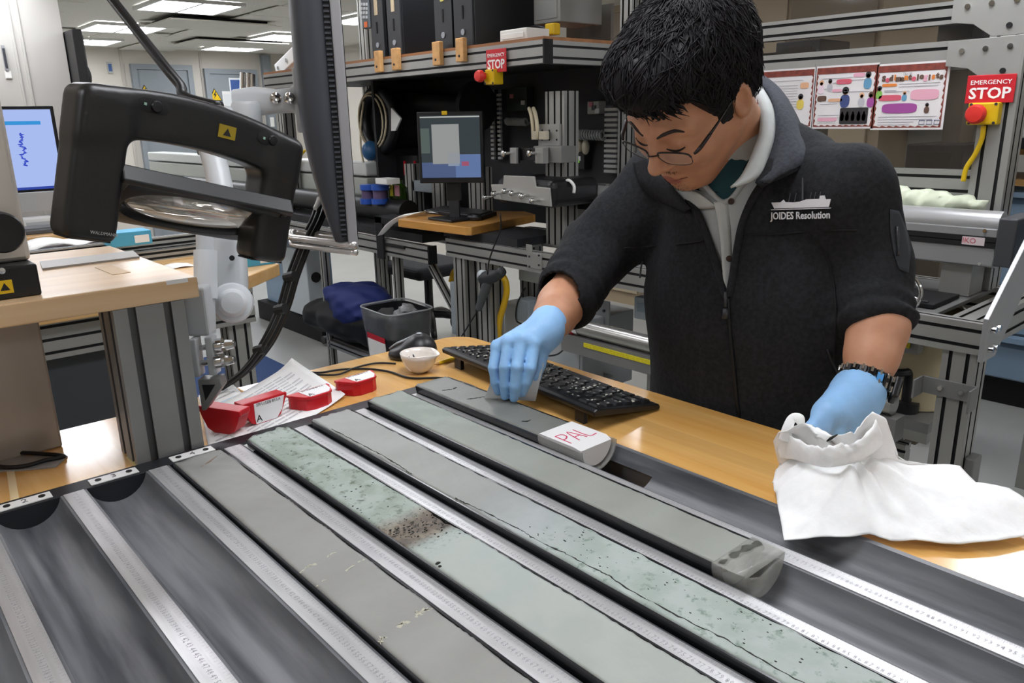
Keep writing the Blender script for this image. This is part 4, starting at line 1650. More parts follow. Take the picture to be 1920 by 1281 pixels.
# cable bundle from the monitor down behind the table
for k, (dx, dt, r) in enumerate(((0, 0, .0042), (9, .02, .0042), (-7, .03, .0036), (14, .05, .0034))):
    pts = [D(604 + dx, 372, 1.5 + dt), D(592 + dx, 410, 1.46 + dt), D(570 + dx, 455, 1.44 + dt), D(545 + dx, 520, 1.43 + dt), D(527 + dx, 580, 1.43 + dt), D(496 + dx, 645, 1.42 + dt), D(458 + dx * .6, 695, 1.42 + dt), D(410 + dx * .5, 730, 1.42 + dt), D(380, 745 + dx * .3, 1.42 + dt)]
    cable('monitor_cable', ['thickest front black cable drooping from the large monitor', 'black cable second from the front below the large monitor', 'black cable on the left of the bundle below the large monitor', 'thin black cable at the right of the bundle below the monitor'][k], pts, r)
wl = MB().cyl(D(601, 372, 1.485), D(592, 392, 1.475), .0055, n=10).build('cable_tag', PAPER)
tag(wl, 'white paper tag wrapped on the monitor cable', 'tag')
for k, (x, y) in enumerate(((527, 581), (545, 520), (489, 657))):
    o = MB().tube([D(x - 9, y + 1, 1.43), D(x + 8, y - 3, 1.42)], .0095, 10).build('cable_tie', CABLE)
    tag(o, ['black cable tie midway along the monitor cables', 'black cable tie highest on the monitor cables', 'black cable tie lowest on the monitor cables'][k], 'cable tie')

# ================================================================== EQUIPMENT BEHIND THE TABLE
FX = 2.0                                  # front plane of the track equipment


def R2(p0, p1, ax, v):
    """pixel rectangle -> (lo, hi) of the other two axes on plane ax = v"""
    a, b = at(*p0, ax, v), at(*p1, ax, v)
    return np.minimum(a, b), np.maximum(a, b)


def bx(m, x0, y0, x1, y1, X, dep, mi=0):
    lo, hi = R2((x0, y0), (x1, y1), 'x', X)
    return m.box(X, X + dep, lo[1], hi[1], lo[2], hi[2], mi)


def by(m, x0, y0, x1, y1, Y, dep, mi=0):
    lo, hi = R2((x0, y0), (x1, y1), 'y', Y)
    return m.box(lo[0], hi[0], Y, Y + dep, lo[2], hi[2], mi)


def prof_part(parent, name, p0, p1, wa, wb, axa, mats=None, **k):
    m = MB()
    extrusion(m, p0, p1, wa, wb, axa, **k)
    return m.build(name, mats or [ALU, SLOT], parent)


DARKP = M('dark_panel', '#232427', .6, noise=(4, .15))
# ---------------------------------------------------------------- main logging track
track = thing('logging_track', 'long slotted aluminium track frame behind the person', 'equipment frame', (FX + .3, .6, 0))
BT = .915                                  # top of the rails
prof_part(track, 'front_rail', (FX + .02, 1.70, BT - .04), (FX + .02, -.485, BT - .04), .04, .08, ux)
prof_part(track, 'rear_rail', (FX + .5, 1.70, BT - .04), (FX + .5, -.485, BT - .04), .04, .08, ux)
prof_part(track, 'cross_rail', (FX + .04, 1.62, BT - .04), (FX + .48, 1.62, BT - .04), .08, .08, uz)
prof_part(track, 'cross_rail', (FX + .04, -.44, BT - .04), (FX + .48, -.44, BT - .04), .08, .08, uz)
for y in (1.62, 1.45, -.44):
    prof_part(track, 'leg', (FX + .05, y, 0), (FX + .05, y, BT - .08), .08, .08, uy)
    if y != 1.45:
        yb = y if y > 0 else -.12
        prof_part(track, 'leg', (FX + .45, yb, 0), (FX + .45, yb, BT - .08), .08, .08, uy)
prof_part(track, 'lower_rail', (FX + .3, 1.6, .22), (FX + .3, -.4, .22), .04, .08, ux)
MB().box(FX + .04, FX + .48, -.36, .75, BT - .012, BT - .002).build('deck_plate', ALU_D, track)
# small angle plates on the front of the rail
m = MB()
bx(m, 986, 458, 997, 478, FX - .004, .004)
bx(m, 988, 473, 1015, 506, FX - .006, .006)
m.build('angle_plate', ALU, track, bevel=.001)
for x, y in ((993, 481), (1011, 479), (993, 500), (1011, 497)):
    p = at(x, y, 'x', FX - .006)
    MB().cyl(p, p - ux * .004, .004, n=8).build('screw', DGREY, track)
# tube holder with yellow scale: core tubes lying below the rail
TUBE = M('tube_steel', '#a5a5a2', .25, .7)
for n, (zt, X, lab) in enumerate(((.665, FX - .02, 'steel core tube with red collar over a yellow scale behind the person'),)):
    tb = thing('core_tube', lab, 'tube', (X, .25, zt))
    MB().cyl((X, .86, zt), (X, -.31, zt), .03, n=20).build('tube', TUBE, tb, smooth=True)
    MB().cyl((X, .90, zt), (X, .84, zt), .034, n=20).build('collar', CHROME, tb, smooth=True)
    MB().cyl((X, .885, zt), (X, .868, zt), .0365, n=20).build('red_ring', RED, tb, smooth=True)
    MB().box(X - .032, X - .028, .8, -.31, zt - .062, zt - .046).build('yellow_scale', M('scale_yellow', '#cfc221', .5, noise=(150, .15)), tb)
    MB().box(X - .028, X + .03, .92, -.33, zt - .1, zt - .032).build('support_rail', ALU_D, tb)
tb2 = thing('scale_rail', 'upper rail with yellow scale just under the track', 'rail', (FX + .1, -.25, .8))
MB().box(FX + .09, FX + .13, .3, -.31, .78, .83).build('rail', ALU_D, tb2)
MB().box(FX + .086, FX + .09, .3, -.29, .795, .818).build('yellow_scale', MATS['scale_yellow'], tb2)
# perforated corner plates and inner frame below
fr = thing('inner_frame', 'grey perforated inner frame under the aluminium track', 'frame', (FX + .2, .5, 0))
for (a, b, c, d) in ((1090, 555, 1142, 612), (1100, 690, 1148, 760)):
    m = MB()
    bx(m, a, b, c, d, FX + .14, .006)
    m.build('corner_plate', M('plate_grey', '#888b8c', .4, .4), fr, bevel=.002)
for x, y in ((1108, 578), (1120, 580), (1133, 583), (1110, 597), (1128, 735), (1128, 748), (1138, 742), (1138, 720)):
    p = at(x, y, 'x', FX + .14)
    MB().cyl(p, p - ux * .005, .006, n=8).build('bolt_head', DGREY, fr)
prof_part(fr, 'upright', (FX + .17, .62, 0), (FX + .17, .62, BT - .09), .08, .04, uy)
prof_part(fr, 'upright', (FX + .17, .40, 0), (FX + .17, .40, BT - .09), .08, .04, uy)
for z in (.34, .46):
    prof_part(fr, 'tie_rail', (FX + .14, .55, z), (FX + .14, -.3, z), .04, .08, ux)
# control boxes hung under the rail
def simple_box(name, label, cat, px, X, dep, mat, bevel=.004):
    lo, hi = R2(px[:2], px[2:], 'x', X)
    t = thing(name, label, cat, (X + dep / 2, (lo[1] + hi[1]) / 2, lo[2]))
    MB().box(X, X + dep, lo[1], hi[1], lo[2], hi[2]).build('case', mat, t, bevel=bevel)
    MB().box(X - .003, X, lo[1] + .015, hi[1] - .015, lo[2] + .015, hi[2] - .015).build('cover', mat, t, bevel=.002)
    return t, lo, hi


simple_box('junction_box', 'flat grey junction box on the left leg of the track', 'box', (843, 528, 868, 632), FX + .02, .1, GREYBOX)
t, lo, hi = simple_box('control_box', 'white control box hanging under the track rail', 'box', (972, 494, 1085, 548), FX + .26, .2, M('offwhite', '#c4c6c2', .45))
MB().box(FX + .255, FX + .26, lo[1] + .02, lo[1] + .2, lo[2] + .01, lo[2] + .035).build('yellow_stripe', YELLOW, t)
simple_box('junction_box', 'small grey junction box beside the yellow hose', 'box', (968, 560, 992, 606), FX + .12, .08, GREYBOX)
simple_box('power_cabinet', 'tall grey power cabinet on the floor behind the keyboard', 'cabinet', (1012, 585, 1092, 745), FX + .02, .3, M('cab_grey', '#9a9fa2', .45))
simple_box('white_cabinet', 'low white cabinet on the floor beside the yellow hose', 'cabinet', (945, 565, 1010, 700), FX + .3, .3, M('offwhite', '#c4c6c2', .45))
t, lo, hi = simple_box('touch_panel', 'small grey touch screen panel under the track rail', 'screen', (1189, 556, 1240, 608), FX + .1, .04, GREYBOX)
MB().box(FX + .094, FX + .098, lo[1] + .03, hi[1] - .02, lo[2] + .03, hi[2] - .02).build('display', M('dull_lcd', '#7c8c96', .2), t)
# yellow hose
hp_ = [at(x, y, 'x', FX + .06) for x, y in ((908, 520), (925, 513), (944, 520), (950, 545), (944, 575), (937, 600), (934, 640))]
o = MB().tube(hp_, .014, 10, smooth=5).build('yellow_hose', M('hose_yellow', '#d6aa1a', .4), smooth=2)
tag(o, 'thick yellow hose hanging under the aluminium track', 'hose')
hp_ = [at(x, y, 'x', FX + .25) for x, y in ((846, 528), (851, 510), (862, 504), (872, 512))]
o = MB().tube(hp_, .014, 10, smooth=5).build('yellow_hose', M('hose_yellow', '#d6aa1a', .4), smooth=2)
tag(o, 'short yellow hose loop behind the left leg of the track', 'hose')
# barcode scanner
sc0 = at(914, 520, 'x', FX - .02)
bs = thing('barcode_scanner', 'grey hand-held barcode scanner hanging from the track', 'scanner', sc0)
S_ = lambda x, y, d=-.02: at(x, y, 'x', FX + d)
m = MB()
m.tube([S_(905, 522), S_(918, 520), S_(932, 516), S_(942, 508)], [.028, .03, .024, .02], 12, smooth=4)
m.build('head', DGREY, bs, smooth=2)
MB().tube([S_(917, 525), S_(909, 545), S_(902, 565), S_(897, 580)], [.022, .021, .018, .015], 12, smooth=4).build('handle', M('scanner_grey', '#4a4e50', .5), bs, smooth=2)
MB().ell(S_(905, 517), (.026, .026, .026), 14, 8).build('light_cap', M('scanner_light', '#a9b0b2', .4), bs, smooth=2)
cable('scanner_cable', 'thin black cable hanging from the barcode scanner', [S_(897, 580), S_(885, 600), S_(865, 632), S_(850, 660)], .003)
cable('hanging_cable', 'thin black cable looping beside the power cabinet', [at(x, y, 'x', FX + .115) for x, y in ((985, 540), (970, 570), (968, 600), (980, 608))], .0035)
cable('hanging_cable', 'thin black cable curving under the sleeve to the cabinet', [at(x, y, 'x', FX - .04) for x, y in ((1068, 600), (1066, 640), (1048, 663), (1025, 668))], .0035)
cable('hanging_cable', 'thin grey wire hanging from the small maple desk', [at(x, y, 'x', FX - .06) for x, y in ((938, 400), (938, 430), (925, 465), (917, 490), (914, 515))], .003)

# ---------------------------------------------------------------- small maple desk with monitor
DZ = .985
desk = thing('track_desk', 'small maple desk plate mounted over the track end', 'desk', (FX, 1.6, BT))
dp = [at(x, y, 'z', DZ)[:2] for x, y in ((746, 411), (873, 426), (884, 426), (1004, 402), (985, 396), (800, 394))]
MB().prism(dp, (0, 0, DZ - .036), ux, uy, uz, .036).build('top', WOOD_BG, desk, bevel=.003)
MB().box(FX + .03, FX + .3, 1.25, 1.75, BT, DZ - .036).build('riser', DARKP, desk)
dm = thing('desk_monitor', 'black desktop monitor showing windows on the small maple desk', 'monitor', at(845, 402, 'z', DZ))
tm = 3.42
mcn = D(845, 277, tm)
ma = H_R * math.cos(.12) + H_F * math.sin(.12) * -1
mn = np.cross(ma, uz)
mn = -mn if mn @ H_F < 0 else mn         # away from the camera
hw, hh = .146, .153
MB().obox(mcn + mn * .02, ma, mn, uz, hw, .022, hh).build('housing', BLACK, dm, bevel=.004)
sw_, sh_ = hw - .014, hh - .02
SCR = lambda u, v, d=0.: mcn + ma * sw_ * u + uz * (sh_ * v + .004) - mn * (.003 + d)


def panel(m_, u0, v0, u1, v1, d):
    m_.add([SCR(u0, v0, d), SCR(u1, v0, d), SCR(u1, v1, d), SCR(u0, v1, d), SCR(u0, v0, -.001), SCR(u1, v0, -.001), SCR(u1, v1, -.001), SCR(u0, v1, -.001)],
           [(0, 1, 2, 3), (0, 1, 5, 4), (1, 2, 6, 5), (2, 3, 7, 6), (3, 0, 4, 7)])
    return m_


scr = panel(MB(), -1, -1, 1, 1, 0).build('screen', EM('screen_base', '#4a5357', .3), dm)
for nm, r_, colr in (('title_bar', (-1, .93, 1, .97), '#c9cbc8'), ('window', (-.62, -.55, .3, .72), '#a9abaa'), ('window', (-.1, -.62, .28, -.2), '#9aa7bd'), ('lower_area', (-1, -1, .15, -.5), '#5a6b93'), ('lower_area', (.15, -1, 1, -.25), '#6f86b8'), ('red_button', (.36, -.62, .6, -.48), '#b2627c'), ('side_list', (-1, -.2, -.7, .6), '#63706b')):
    panel(MB(), *r_, .0004 + .0003 * (nm != 'lower_area')).build(nm, EM('scr' + colr, colr, .36), scr)
MB().obox(mcn + mn * .04 - uz * (hh + .03), ma, mn, uz, .03, .015, .05).build('stand_neck', BLACK, dm)
pb_ = mcn + mn * .04
MB().box(pb_[0] - .09, pb_[0] + .09, pb_[1] - .09, pb_[1] + .09, DZ, DZ + .012).build('stand_base', BLACK, dm, bevel=.004)
zb = mcn[2] - hh - .06
MB().obox((pb_[0], pb_[1], (zb + DZ) / 2 + .02), ma, mn, uz, .022, .014, (zb - DZ) / 2 + .02).build('stand_post', DGREY, dm)
MB().obox(SCR(-.16, 1.08, .0012), ma, mn, uz, .012, .0006, .008).build('sticker', YELLOW, dm)
kbd = thing('desk_keyboard', 'black keyboard under the monitor on the small maple desk', 'keyboard', at(860, 403, 'z', DZ))
kp = [at(x, y, 'z', DZ)[:2] for x, y in ((798, 400), (905, 413), (932, 404), (830, 393))]
MB().prism(kp, (0, 0, DZ), ux, uy, uz, .018).build('case', BLACK, kbd, bevel=.003)
MB().prism([(np.array(p) * .86 + np.mean(kp, 0) * .14) for p in kp], (0, 0, DZ + .018), ux, uy, uz, .005).build('key_block', DGREY, kbd)
msd = thing('desk_mouse', 'black mouse at the front edge of the small maple desk', 'mouse', at(888, 414, 'z', DZ))
c_ = at(889, 413, 'z', DZ)
MB().ell((c_[0], c_[1], DZ + .012), (.03, .045, .022), 16, 8).build('shell', BLACK, msd, smooth=2)
# curved white sheet on the desk edge
pz = [at(840, 402, 'z', DZ + .004), at(790, 398, 'z', DZ + .012), at(752, 404, 'z', DZ + .012), at(725, 420, 'z', .96), at(708, 442, 'z', .90)]
sp_ = spline(pz, 6)
o = MB().grid(lambda u, v: tuple(np.array(sp_[min(len(sp_) - 1, int(round(u * (len(sp_) - 1))))]) + np.array([.12, -.02, .004]) * v * (1 - .8 * u)), len(sp_), 5).build('curled_sheet', PAPER, smooth=2, solid=.0006)
tag(o, 'white sheet of paper curling off the small maple desk', 'paper')

# ---------------------------------------------------------------- upper shelf with computers
up = thing('upper_shelf', 'aluminium-framed upper shelf holding black computers', 'shelf', (FX + .3, 1.8, 1.6))
UZ = 1.695
prof_part(up, 'front_rail', (FX + .02, 3.4, UZ - .04), (FX + .02, 1.06, UZ - .04), .04, .08, ux)
prof_part(up, 'side_rail', (FX + .04, 1.08, UZ - .04), (FX + .9, 1.08, UZ - .04), .04, .08, uy)
MB().box(FX + .0, FX + .045, 1.052, 1.06, UZ - .082, UZ + .002).build('end_cap', BLACK_M, up)
MB().box(FX + .005, FX + .7, 1.06, 3.4, UZ, UZ + .012).build('board', wood('plywood', '#8a5a35', '#a8744a', .6, 'y', 0), up)
MB().box(FX + .045, FX + .7, 1.1, 3.4, UZ - .06, UZ - .05).build('under_panel', DARKP, up)
prof_part(up, 'rear_post', (FX + .66, 3.3, 0), (FX + .66, 3.3, 2.2), .08, .08, uy)
prof_part(up, 'diagonal_brace', (FX + .75, 1.10, UZ - .03), (FX + .78, .6, 2.15), .04, .04, ux)
PEG = M('peg_wood', '#c89a63', .6, noise=(40, .1))
for x0, y0, x1, y1 in ((700, 96, 713, 135), (732, 91, 746, 131), (809, 79, 825, 122), (853, 72, 869, 115)):
    m = MB()
    bx(m, x0, y0, x1, y1, FX - .022, .022)
    pg = m.build('wooden_peg', PEG, up, bevel=.003)
    p = at((x0 + x1) / 2, y1 - 10, 'x', FX - .022)
    MB().cyl(p, p - ux * .003, .005, n=10).build('screw', DGREY, pg)
PCM = M('pc_black', '#141518', .35)
for n, (x0, x1, lab) in enumerate(((697, 722, 'black desktop computer at the left end of the upper shelf'), (728, 754, 'black desktop computer second from the left on the upper shelf'),
                                    (816, 850, 'black desktop computer third on the upper shelf'), (852, 888, 'black desktop computer nearest the emergency sign on the upper shelf'))):
    y0, y1 = at(x1, 90, 'x', FX + .03)[1], at(x0, 90, 'x', FX + .03)[1]
    pc_ = thing('desktop_computer', lab, 'computer', (FX + .2, (y0 + y1) / 2, UZ + .012), 'black computers on the upper shelf')
    MB().box(FX + .04, FX + .46, y0, y1, UZ + .012, UZ + .42).build('case', PCM, pc_, bevel=.003)
    MB().box(FX + .03, FX + .04, y0 + .003, y1 - .003, UZ + .014, UZ + .418).build('front_bezel', M('pc_bezel', '#1f2125', .4), pc_, bevel=.002)
    ym_ = (y0 + y1) / 2
    MB().box(FX + .027, FX + .03, ym_ - .012, ym_ + .012, UZ + .2, UZ + .3).build('badge', [M('badge_tan', '#b9a98c', .5), M('badge_tan', '#b9a98c', .5), M('badge_y', '#a8a05a', .5), M('badge_b', '#8aa0b4', .5)][n], pc_)
    MB().cyl((FX + .03, ym_, UZ + .07), (FX + .026, ym_, UZ + .07), .012, n=16).build('power_button', M('pbtn', '#8d9297', .3, .5), pc_)
    MB().box(FX + .027, FX + .03, ym_ - .004, ym_ + .004, UZ + .12, UZ + .17).build('drive_slot', BLACK_M, pc_)
rm = thing('desk_phone', 'grey handset with keypad at the left end of the upper shelf', 'phone', at(683, 60, 'x', FX + .02))
m = MB()
bx(m, 674, -20, 692, 52, FX + .02, .03)
m.build('handset', M('phone_grey', '#5c6165', .5), rm, bevel=.004)
for k in range(4):
    for j in range(3):
        p = at(677 + j * 5, 8 + k * 8, 'x', FX + .018)
        MB().box(p[0] - .002, p[0] + .002, p[1] - .006, p[1] + .006, p[2] - .006, p[2] + .006).build('key', M('phone_key', '#b9bdc0', .5), rm)
p = at(686, 46, 'x', FX + .017)
MB().box(p[0] - .002, p[0], p[1] - .012, p[1] + .012, p[2] - .012, p[2] + .012).build('orange_key', M('orange', '#d9682f', .5), rm)
simple_box('white_box', 'small white box at the right end of the upper shelf', 'box', (937, 58, 988, 77), FX + .06, .12, WHITE)
simple_box('grey_device', 'grey cased device standing at the right end of the upper shelf', 'device', (1000, -20, 1050, 40), FX + .3, .25, M('device_grey', '#8b8d8b', .5))
pl_ = thing('yellow_plug', 'bright yellow cable plug beside the grey device', 'plug', at(1035, 52, 'x', FX + .25))
p = at(1036, 55, 'x', FX + .25)
MB().box(p[0] - .02, p[0] + .02, p[1] - .025, p[1] + .025, p[2] - .022, p[2] + .022).build('body', YELLOW, pl_, bevel=.005)
MB().tube([p + uy * .02, p + np.array([0, .12, .02]), p + np.array([0, .25, -.02]), p + np.array([.05, .4, .02])], .006, 8, smooth=5).build('lead', CABLE, pl_, smooth=2)
m = MB()
bx(m, 1062, 20, 1145, 78, FX + .62, .02)
tag(m.build('mounting_panel', M('panel_taupe', '#77746e', .5)), 'taupe mounting panel behind the end of the upper shelf', 'panel')


# emergency stop signs
def estop(label, px, X, fs, btn, ybox):
    lo, hi = R2(px[:2], px[2:], 'x', X)
    c = (lo + hi) / 2
    t = thing('emergency_sign', label, 'sign', c)
    MB().box(X, X + .004, lo[1], hi[1], lo[2], hi[2]).build('plate', SIGN_RED, t, bevel=.0015)
    w, h = hi[1] - lo[1], hi[2] - lo[2]
    text('word_emergency', 'EMERGENCY', PRINT_W, t, (X - .0006, c[1], c[2] + .23 * h), -uy, uz, .22 * h, .0006, width=.84 * w)
    text('word_stop', 'STOP', PRINT_W, t, (X - .0006, c[1], c[2] - .17 * h), -uy, uz, .55 * h, .0006, width=.86 * w, bold=.012 * h)
    return t


estop('small red EMERGENCY STOP sign on the edge of the upper shelf', (911, 94, 949, 134), FX - .012, 0, 0, 0)


def ebutton(label, box, X, dep, bc_, br):
    lo, hi = R2(box[:2], box[2:], 'x', X)
    c = (lo + hi) / 2
    t = thing('stop_button', label, 'stop button', c)
    MB().box(X, X + dep, lo[1], hi[1], lo[2], hi[2]).build('yellow_housing', YELLOW, t, bevel=.004)
    p = at(*bc_, 'x', X)
    MB().lathe([(br * .55, 0), (br * .55, .012), (br, .016), (br, .028), (br * .8, .036), (.001, .038)], p, -ux, 24).build('red_button', M('button_red', '#d8332c', .35), t, smooth=True)
    for sy in (-1, 1):
        for sz in (-1, 1):
            q = np.array([X, c[1] + sy * (hi[1] - lo[1]) * .4, c[2] + sz * (hi[2] - lo[2]) * .42])
            MB().cyl(q, q - ux * .002, .004, n=8).build('screw', DGREY, t)
    return t


ebutton('yellow stop button box with red knob under the upper shelf', (907, 131, 926, 158), FX - .03, .05, (908, 143), .023)

# ---------------------------------------------------------------- dark cabin with sensors under the upper shelf
cab = thing('sensor_cabin', 'dark back panel of the instrument cabin under the upper shelf', 'panel', (FX + .62, 1.6, BT))
MB().box(FX + .64, FX + .66, .35, 3.3, BT, UZ - .06).build('back_panel', DARKP, cab)
MB().box(FX + .3, FX + .64, 2.7, 2.72, BT, UZ - .06).build('side_panel', DARKP, cab)
# vertical serrated cable chains
for n, (px0, px1, ya, yb) in enumerate(((921, 930, 168, 300), (934, 943, 168, 300), (1137, 1158, 198, 326))):
    X = FX + .6
    a, b = at(px0, ya, 'x', X), at(px1, yb, 'x', X)
    cch = thing('cable_duct', ['left slotted grey cable duct on the dark panel', 'middle slotted grey cable duct on the dark panel', 'slotted grey cable duct beside the face of the person'][n], 'cable duct', (X, (a[1] + b[1]) / 2, b[2]))
    MB().box(X, X + .04, a[1], b[1], b[2], a[2]).build('channel', M('duct_dark', '#3b3d40', .5), cch)
    k = int((a[2] - b[2]) / .022)
    f0 = None
    for i in range(k):
        z = b[2] + .01 + i * .022
        if f0 is None:
            f0 = MB().box(-.012, 0, -abs(a[1] - b[1]) / 2, abs(a[1] - b[1]) / 2, -.006, .006).build('finger', M('duct_grey', '#a5a7a4', .5), cch, local=True)
            base = np.array(ABS[cch.name])
            f0.location = (0, 0, z - base[2])
        else:
            share(f0, (0, 0, z - base[2]), cch)
# column with sensor heads
X = FX + .18
cl_ = thing('sensor_column', 'vertical aluminium column carrying two sensor heads', 'sensor', (X, 1.15, BT))
ca, cb = at(1022, 172, 'x', X), at(1058, 172, 'x', X)
yc = (ca[1] + cb[1]) / 2
prof_part(cl_, 'column', (X + .04, yc, BT), (X + .04, yc, ca[2]), abs(ca[1] - cb[1]), .08, uy)
m = MB()
bx(m, 1009, 233, 1049, 280, X - .012, .012)
m.build('slotted_plate', ALU, cl_, bevel=.001)
for x, y in ((1017, 245), (1030, 245), (1044, 245), (1017, 262), (1030, 262), (1044, 262)):
    p = at(x, y, 'x', X - .012)
    MB().cyl(p, p - ux * .002, .004, n=8).build('hole', BLACK_M, cl_)
m = MB()
bx(m, 1000, 274, 1052, 306, X - .09, .08)
m.build('sensor_block', ALU_D, cl_, bevel=.002)
m = MB()
bx(m, 955, 277, 969, 306, X - .12, .02)
bx(m, 965, 277, 1008, 302, X - .10, .05)
m.build('sensor_body', BLACK, cl_, bevel=.002)
m = MB()
bx(m, 956, 277, 968, 307, X - .125, .012)
bx(m, 1003, 277, 1018, 307, X - .125, .03)
m.build('clamp_plate', ALU, cl_, bevel=.001)
for x in (949, 998):
    p = at(x + 8, 287, 'x', X - .12)
    m = MB()
    m.cyl(p, p - ux * .035, .006, n=10)
    m.lathe([(.0005, .045), (.012, .042), (.014, .035), (.008, .03)], p, -ux, 14)
    m.build('thumb_knob', CHROME, cl_, smooth=True)
for x in (1000, 1008):
    MB().tube([at(x, 262, 'x', X - .03), at(x - 1, 235, 'x', X - .03), at(x - 4, 215, 'x', X - .02), at(x - 8, 203, 'x', X)], .008, 8, smooth=4).build('beige_cable', M('cable_beige', '#c4b99e', .5), cl_, smooth=2)
m = MB()
bx(m, 997, 246, 1005, 262, X - .04, .02)
bx(m, 1010, 246, 1023, 262, X - .04, .02)
m.build('connector', M('conn_beige', '#bdb6a2', .5), cl_, bevel=.002)
# lower sensor head
XL = FX - .0
lower = thing('lower_sensor_head', 'grey stepped plate with six chrome knobs on a black drum', 'sensor', at(975, 390, 'x', XL))
o_ = at(975, 360, 'x', XL)
pp = [(at(x, y, 'x', XL) - o_) for x, y in ((920, 346), (943, 346), (944, 329), (1001, 331), (1004, 350), (1030, 353), (1033, 388), (926, 373))]
MB().prism([(-p[1], p[2]) for p in pp], o_, -uy, uz, ux, .008).build('stepped_plate', M('plate_light', '#a8a7a2', .4, .4), lower, bevel=.002)
d0 = at(1030, 368, 'x', XL + .01)
MB().box(XL + .008, XL + .28, at(1033, 360, 'x', XL)[1], at(926, 360, 'x', XL)[1], o_[2] - .055, o_[2] + .05).build('drum_body', BLACK, lower, bevel=.03, seg=4)
for x, y in ((919, 369), (935, 362), (955, 357), (969, 361), (987, 366), (1007, 375)):
    p = at(x + 4, y, 'x', XL)
    m = MB()
    m.cyl(p, p - ux * .03, .006, n=10)
    m.lathe([(.0005, .05), (.008, .048), (.011, .04), (.011, .03), (.006, .028)], p, -ux, 14)
    m.build('chrome_knob', CHROME, lower, smooth=True)
cy = at(1045, 400, 'x', FX + .15)[1]
MB().tube([at(1052, 350, 'x', FX + .1), at(1065, 338, 'x', FX + .1), at(1076, 348, 'x', FX + .1), at(1076, 362, 'x', FX + .1)], .006, 8, smooth=5).build('white_cable', WHITE, lower, smooth=2)
m = MB()
bx(m, 1060, 335, 1090, 412, FX + .3, .02)
tag(m.build('grey_back_plate', M('plate_mid', '#7d7f7f', .5, .3)), 'grey plate behind the lower sensor head', 'plate')
rl = MB().cyl(at(1090, 354, 'x', FX + .4), at(1140, 358, 'x', FX + .4), .03, n=16).build('steel_roller', TUBE, smooth=True)
tag(rl, 'horizontal steel roller between the sensor head and the person', 'roller')
# coils, connectors and boards on the dark panel
def coil(label, x0, y0, x1, y1, X, r):
    a, b = at(x0, y0, 'x', X), at(x1, y1, 'x', X)
    pts = []
    for t_ in np.linspace(0, 1, 90):
        an = t_ * 2 * PI * 13
        p = a * (1 - t_) + b * t_
        pts.append(p + np.array([r * math.cos(an), 0, r * math.sin(an)]))
    o = MB().tube(pts, .005, 6).build('coiled_cable', M('coil_grey', '#8a8d8c', .45), smooth=2)
    tag(o, label, 'cable')


coil('grey coiled cable on the dark panel right of the column', 1070, 252, 1132, 254, FX + .58, .02)
coil('dark coiled cable on the dark panel left of the column', 950, 228, 988, 229, FX + .58, .016)
for n, (x0, y0, x1, y1, colr, lab, nm) in enumerate(((1104, 190, 1125, 214, '#8b8b86', 'small grey connector on the dark panel', 'grey_connector'), (1070, 284, 1098, 318, '#17181a', 'black relay module with green light on the dark panel', 'relay_module'),
                                                    (952, 165, 990, 208, '#1e2a22', 'dark green circuit board on the dark panel', 'circuit_board'))):
    lo, hi = R2((x0, y0), (x1, y1), 'x', FX + .6)
    t = thing(nm, lab, 'electronics', ((lo + hi) / 2))
    MB().box(FX + .59, FX + .64, lo[1], hi[1], lo[2], hi[2]).build('case', M('el' + colr, colr, .5), t, bevel=.003)
    if n == 1:
        MB().box(FX + .585, FX + .59, lo[1] + .02, lo[1] + .09, hi[2] - .04, hi[2] - .02).build('label', PAPER, t)
        MB().box(FX + .585, FX + .59, lo[1] + .03, lo[1] + .07, lo[2] + .03, lo[2] + .05).build('green_light', EM('led_green', '#5f9a3a', .6), t)
        for x in (1074, 1086, 1098):
            p = at(x, 276, 'x', FX + .6)
            MB().ell(p, (.02, .018, .035), 10, 6).build('beige_plug', M('conn_beige', '#bdb6a2', .5), t, smooth=2)
    else:
        for k in range(3):
            p = at(x0 + (x1 - x0) * (k + .7) / 3.6, (y0 + y1) / 2 + (k - 1) * 6, 'x', FX + .588)
            MB().box(p[0] - .003, p[0] + .003, p[1] - .012, p[1] + .012, p[2] - .01, p[2] + .01).build('chip', [M('chip_pink', '#a0606a', .5), DGREY, M('chip_w', '#b4b6b4', .5)][k], t)
# ring with cable loops
X = FX + .35
rc = at(712, 226, 'x', X)
ring = thing('detector_ring', 'large black ring looped with beige cable under the upper shelf', 'detector', rc)
yr = abs(at(680, 226, 'x', X)[1] - at(748, 226, 'x', X)[1]) / 2
pts = [(rc[0], rc[1] + .155 * math.cos(t), rc[2] + .155 * math.sin(t)) for t in np.linspace(0, 2 * PI, 40, endpoint=False)]
MB().tube(pts, .035, 10, closed=True).build('ring', BLACK, ring, smooth=2)
MB().cyl(rc + ux * .02, rc + ux * .05, .15, n=32).build('inner_disc', M('disc_dark', '#2b2c2e', .5), ring)
pts = [(rc[0] - .035, rc[1] + .14 * math.cos(t) * (1 + .03 * math.sin(3 * t)) + .02, rc[2] + .15 * math.sin(t)) for t in np.linspace(0, 2 * PI, 26, endpoint=False)]
MB().tube(pts, .006, 8, closed=True).build('cable_loop', M('cable_beige', '#c4b99e', .5), ring, smooth=2)
pts = [(rc[0] - .042, rc[1] + .125 * math.cos(t) + .03, rc[2] + .14 * math.sin(t) - .005) for t in np.linspace(0, 2 * PI, 26, endpoint=False)]
MB().tube(pts, .005, 8, closed=True).build('cable_loop', M('cable_beige', '#c4b99e', .5), ring, smooth=2)
MB().tube([at(682, 190, 'x', X - .04), at(677, 230, 'x', X - .04), at(677, 280, 'x', X - .04), at(690, 345, 'x', X - .04)], .006, 8, smooth=5).build('cable_drop', M('cable_beige', '#c4b99e', .5), ring, smooth=2)
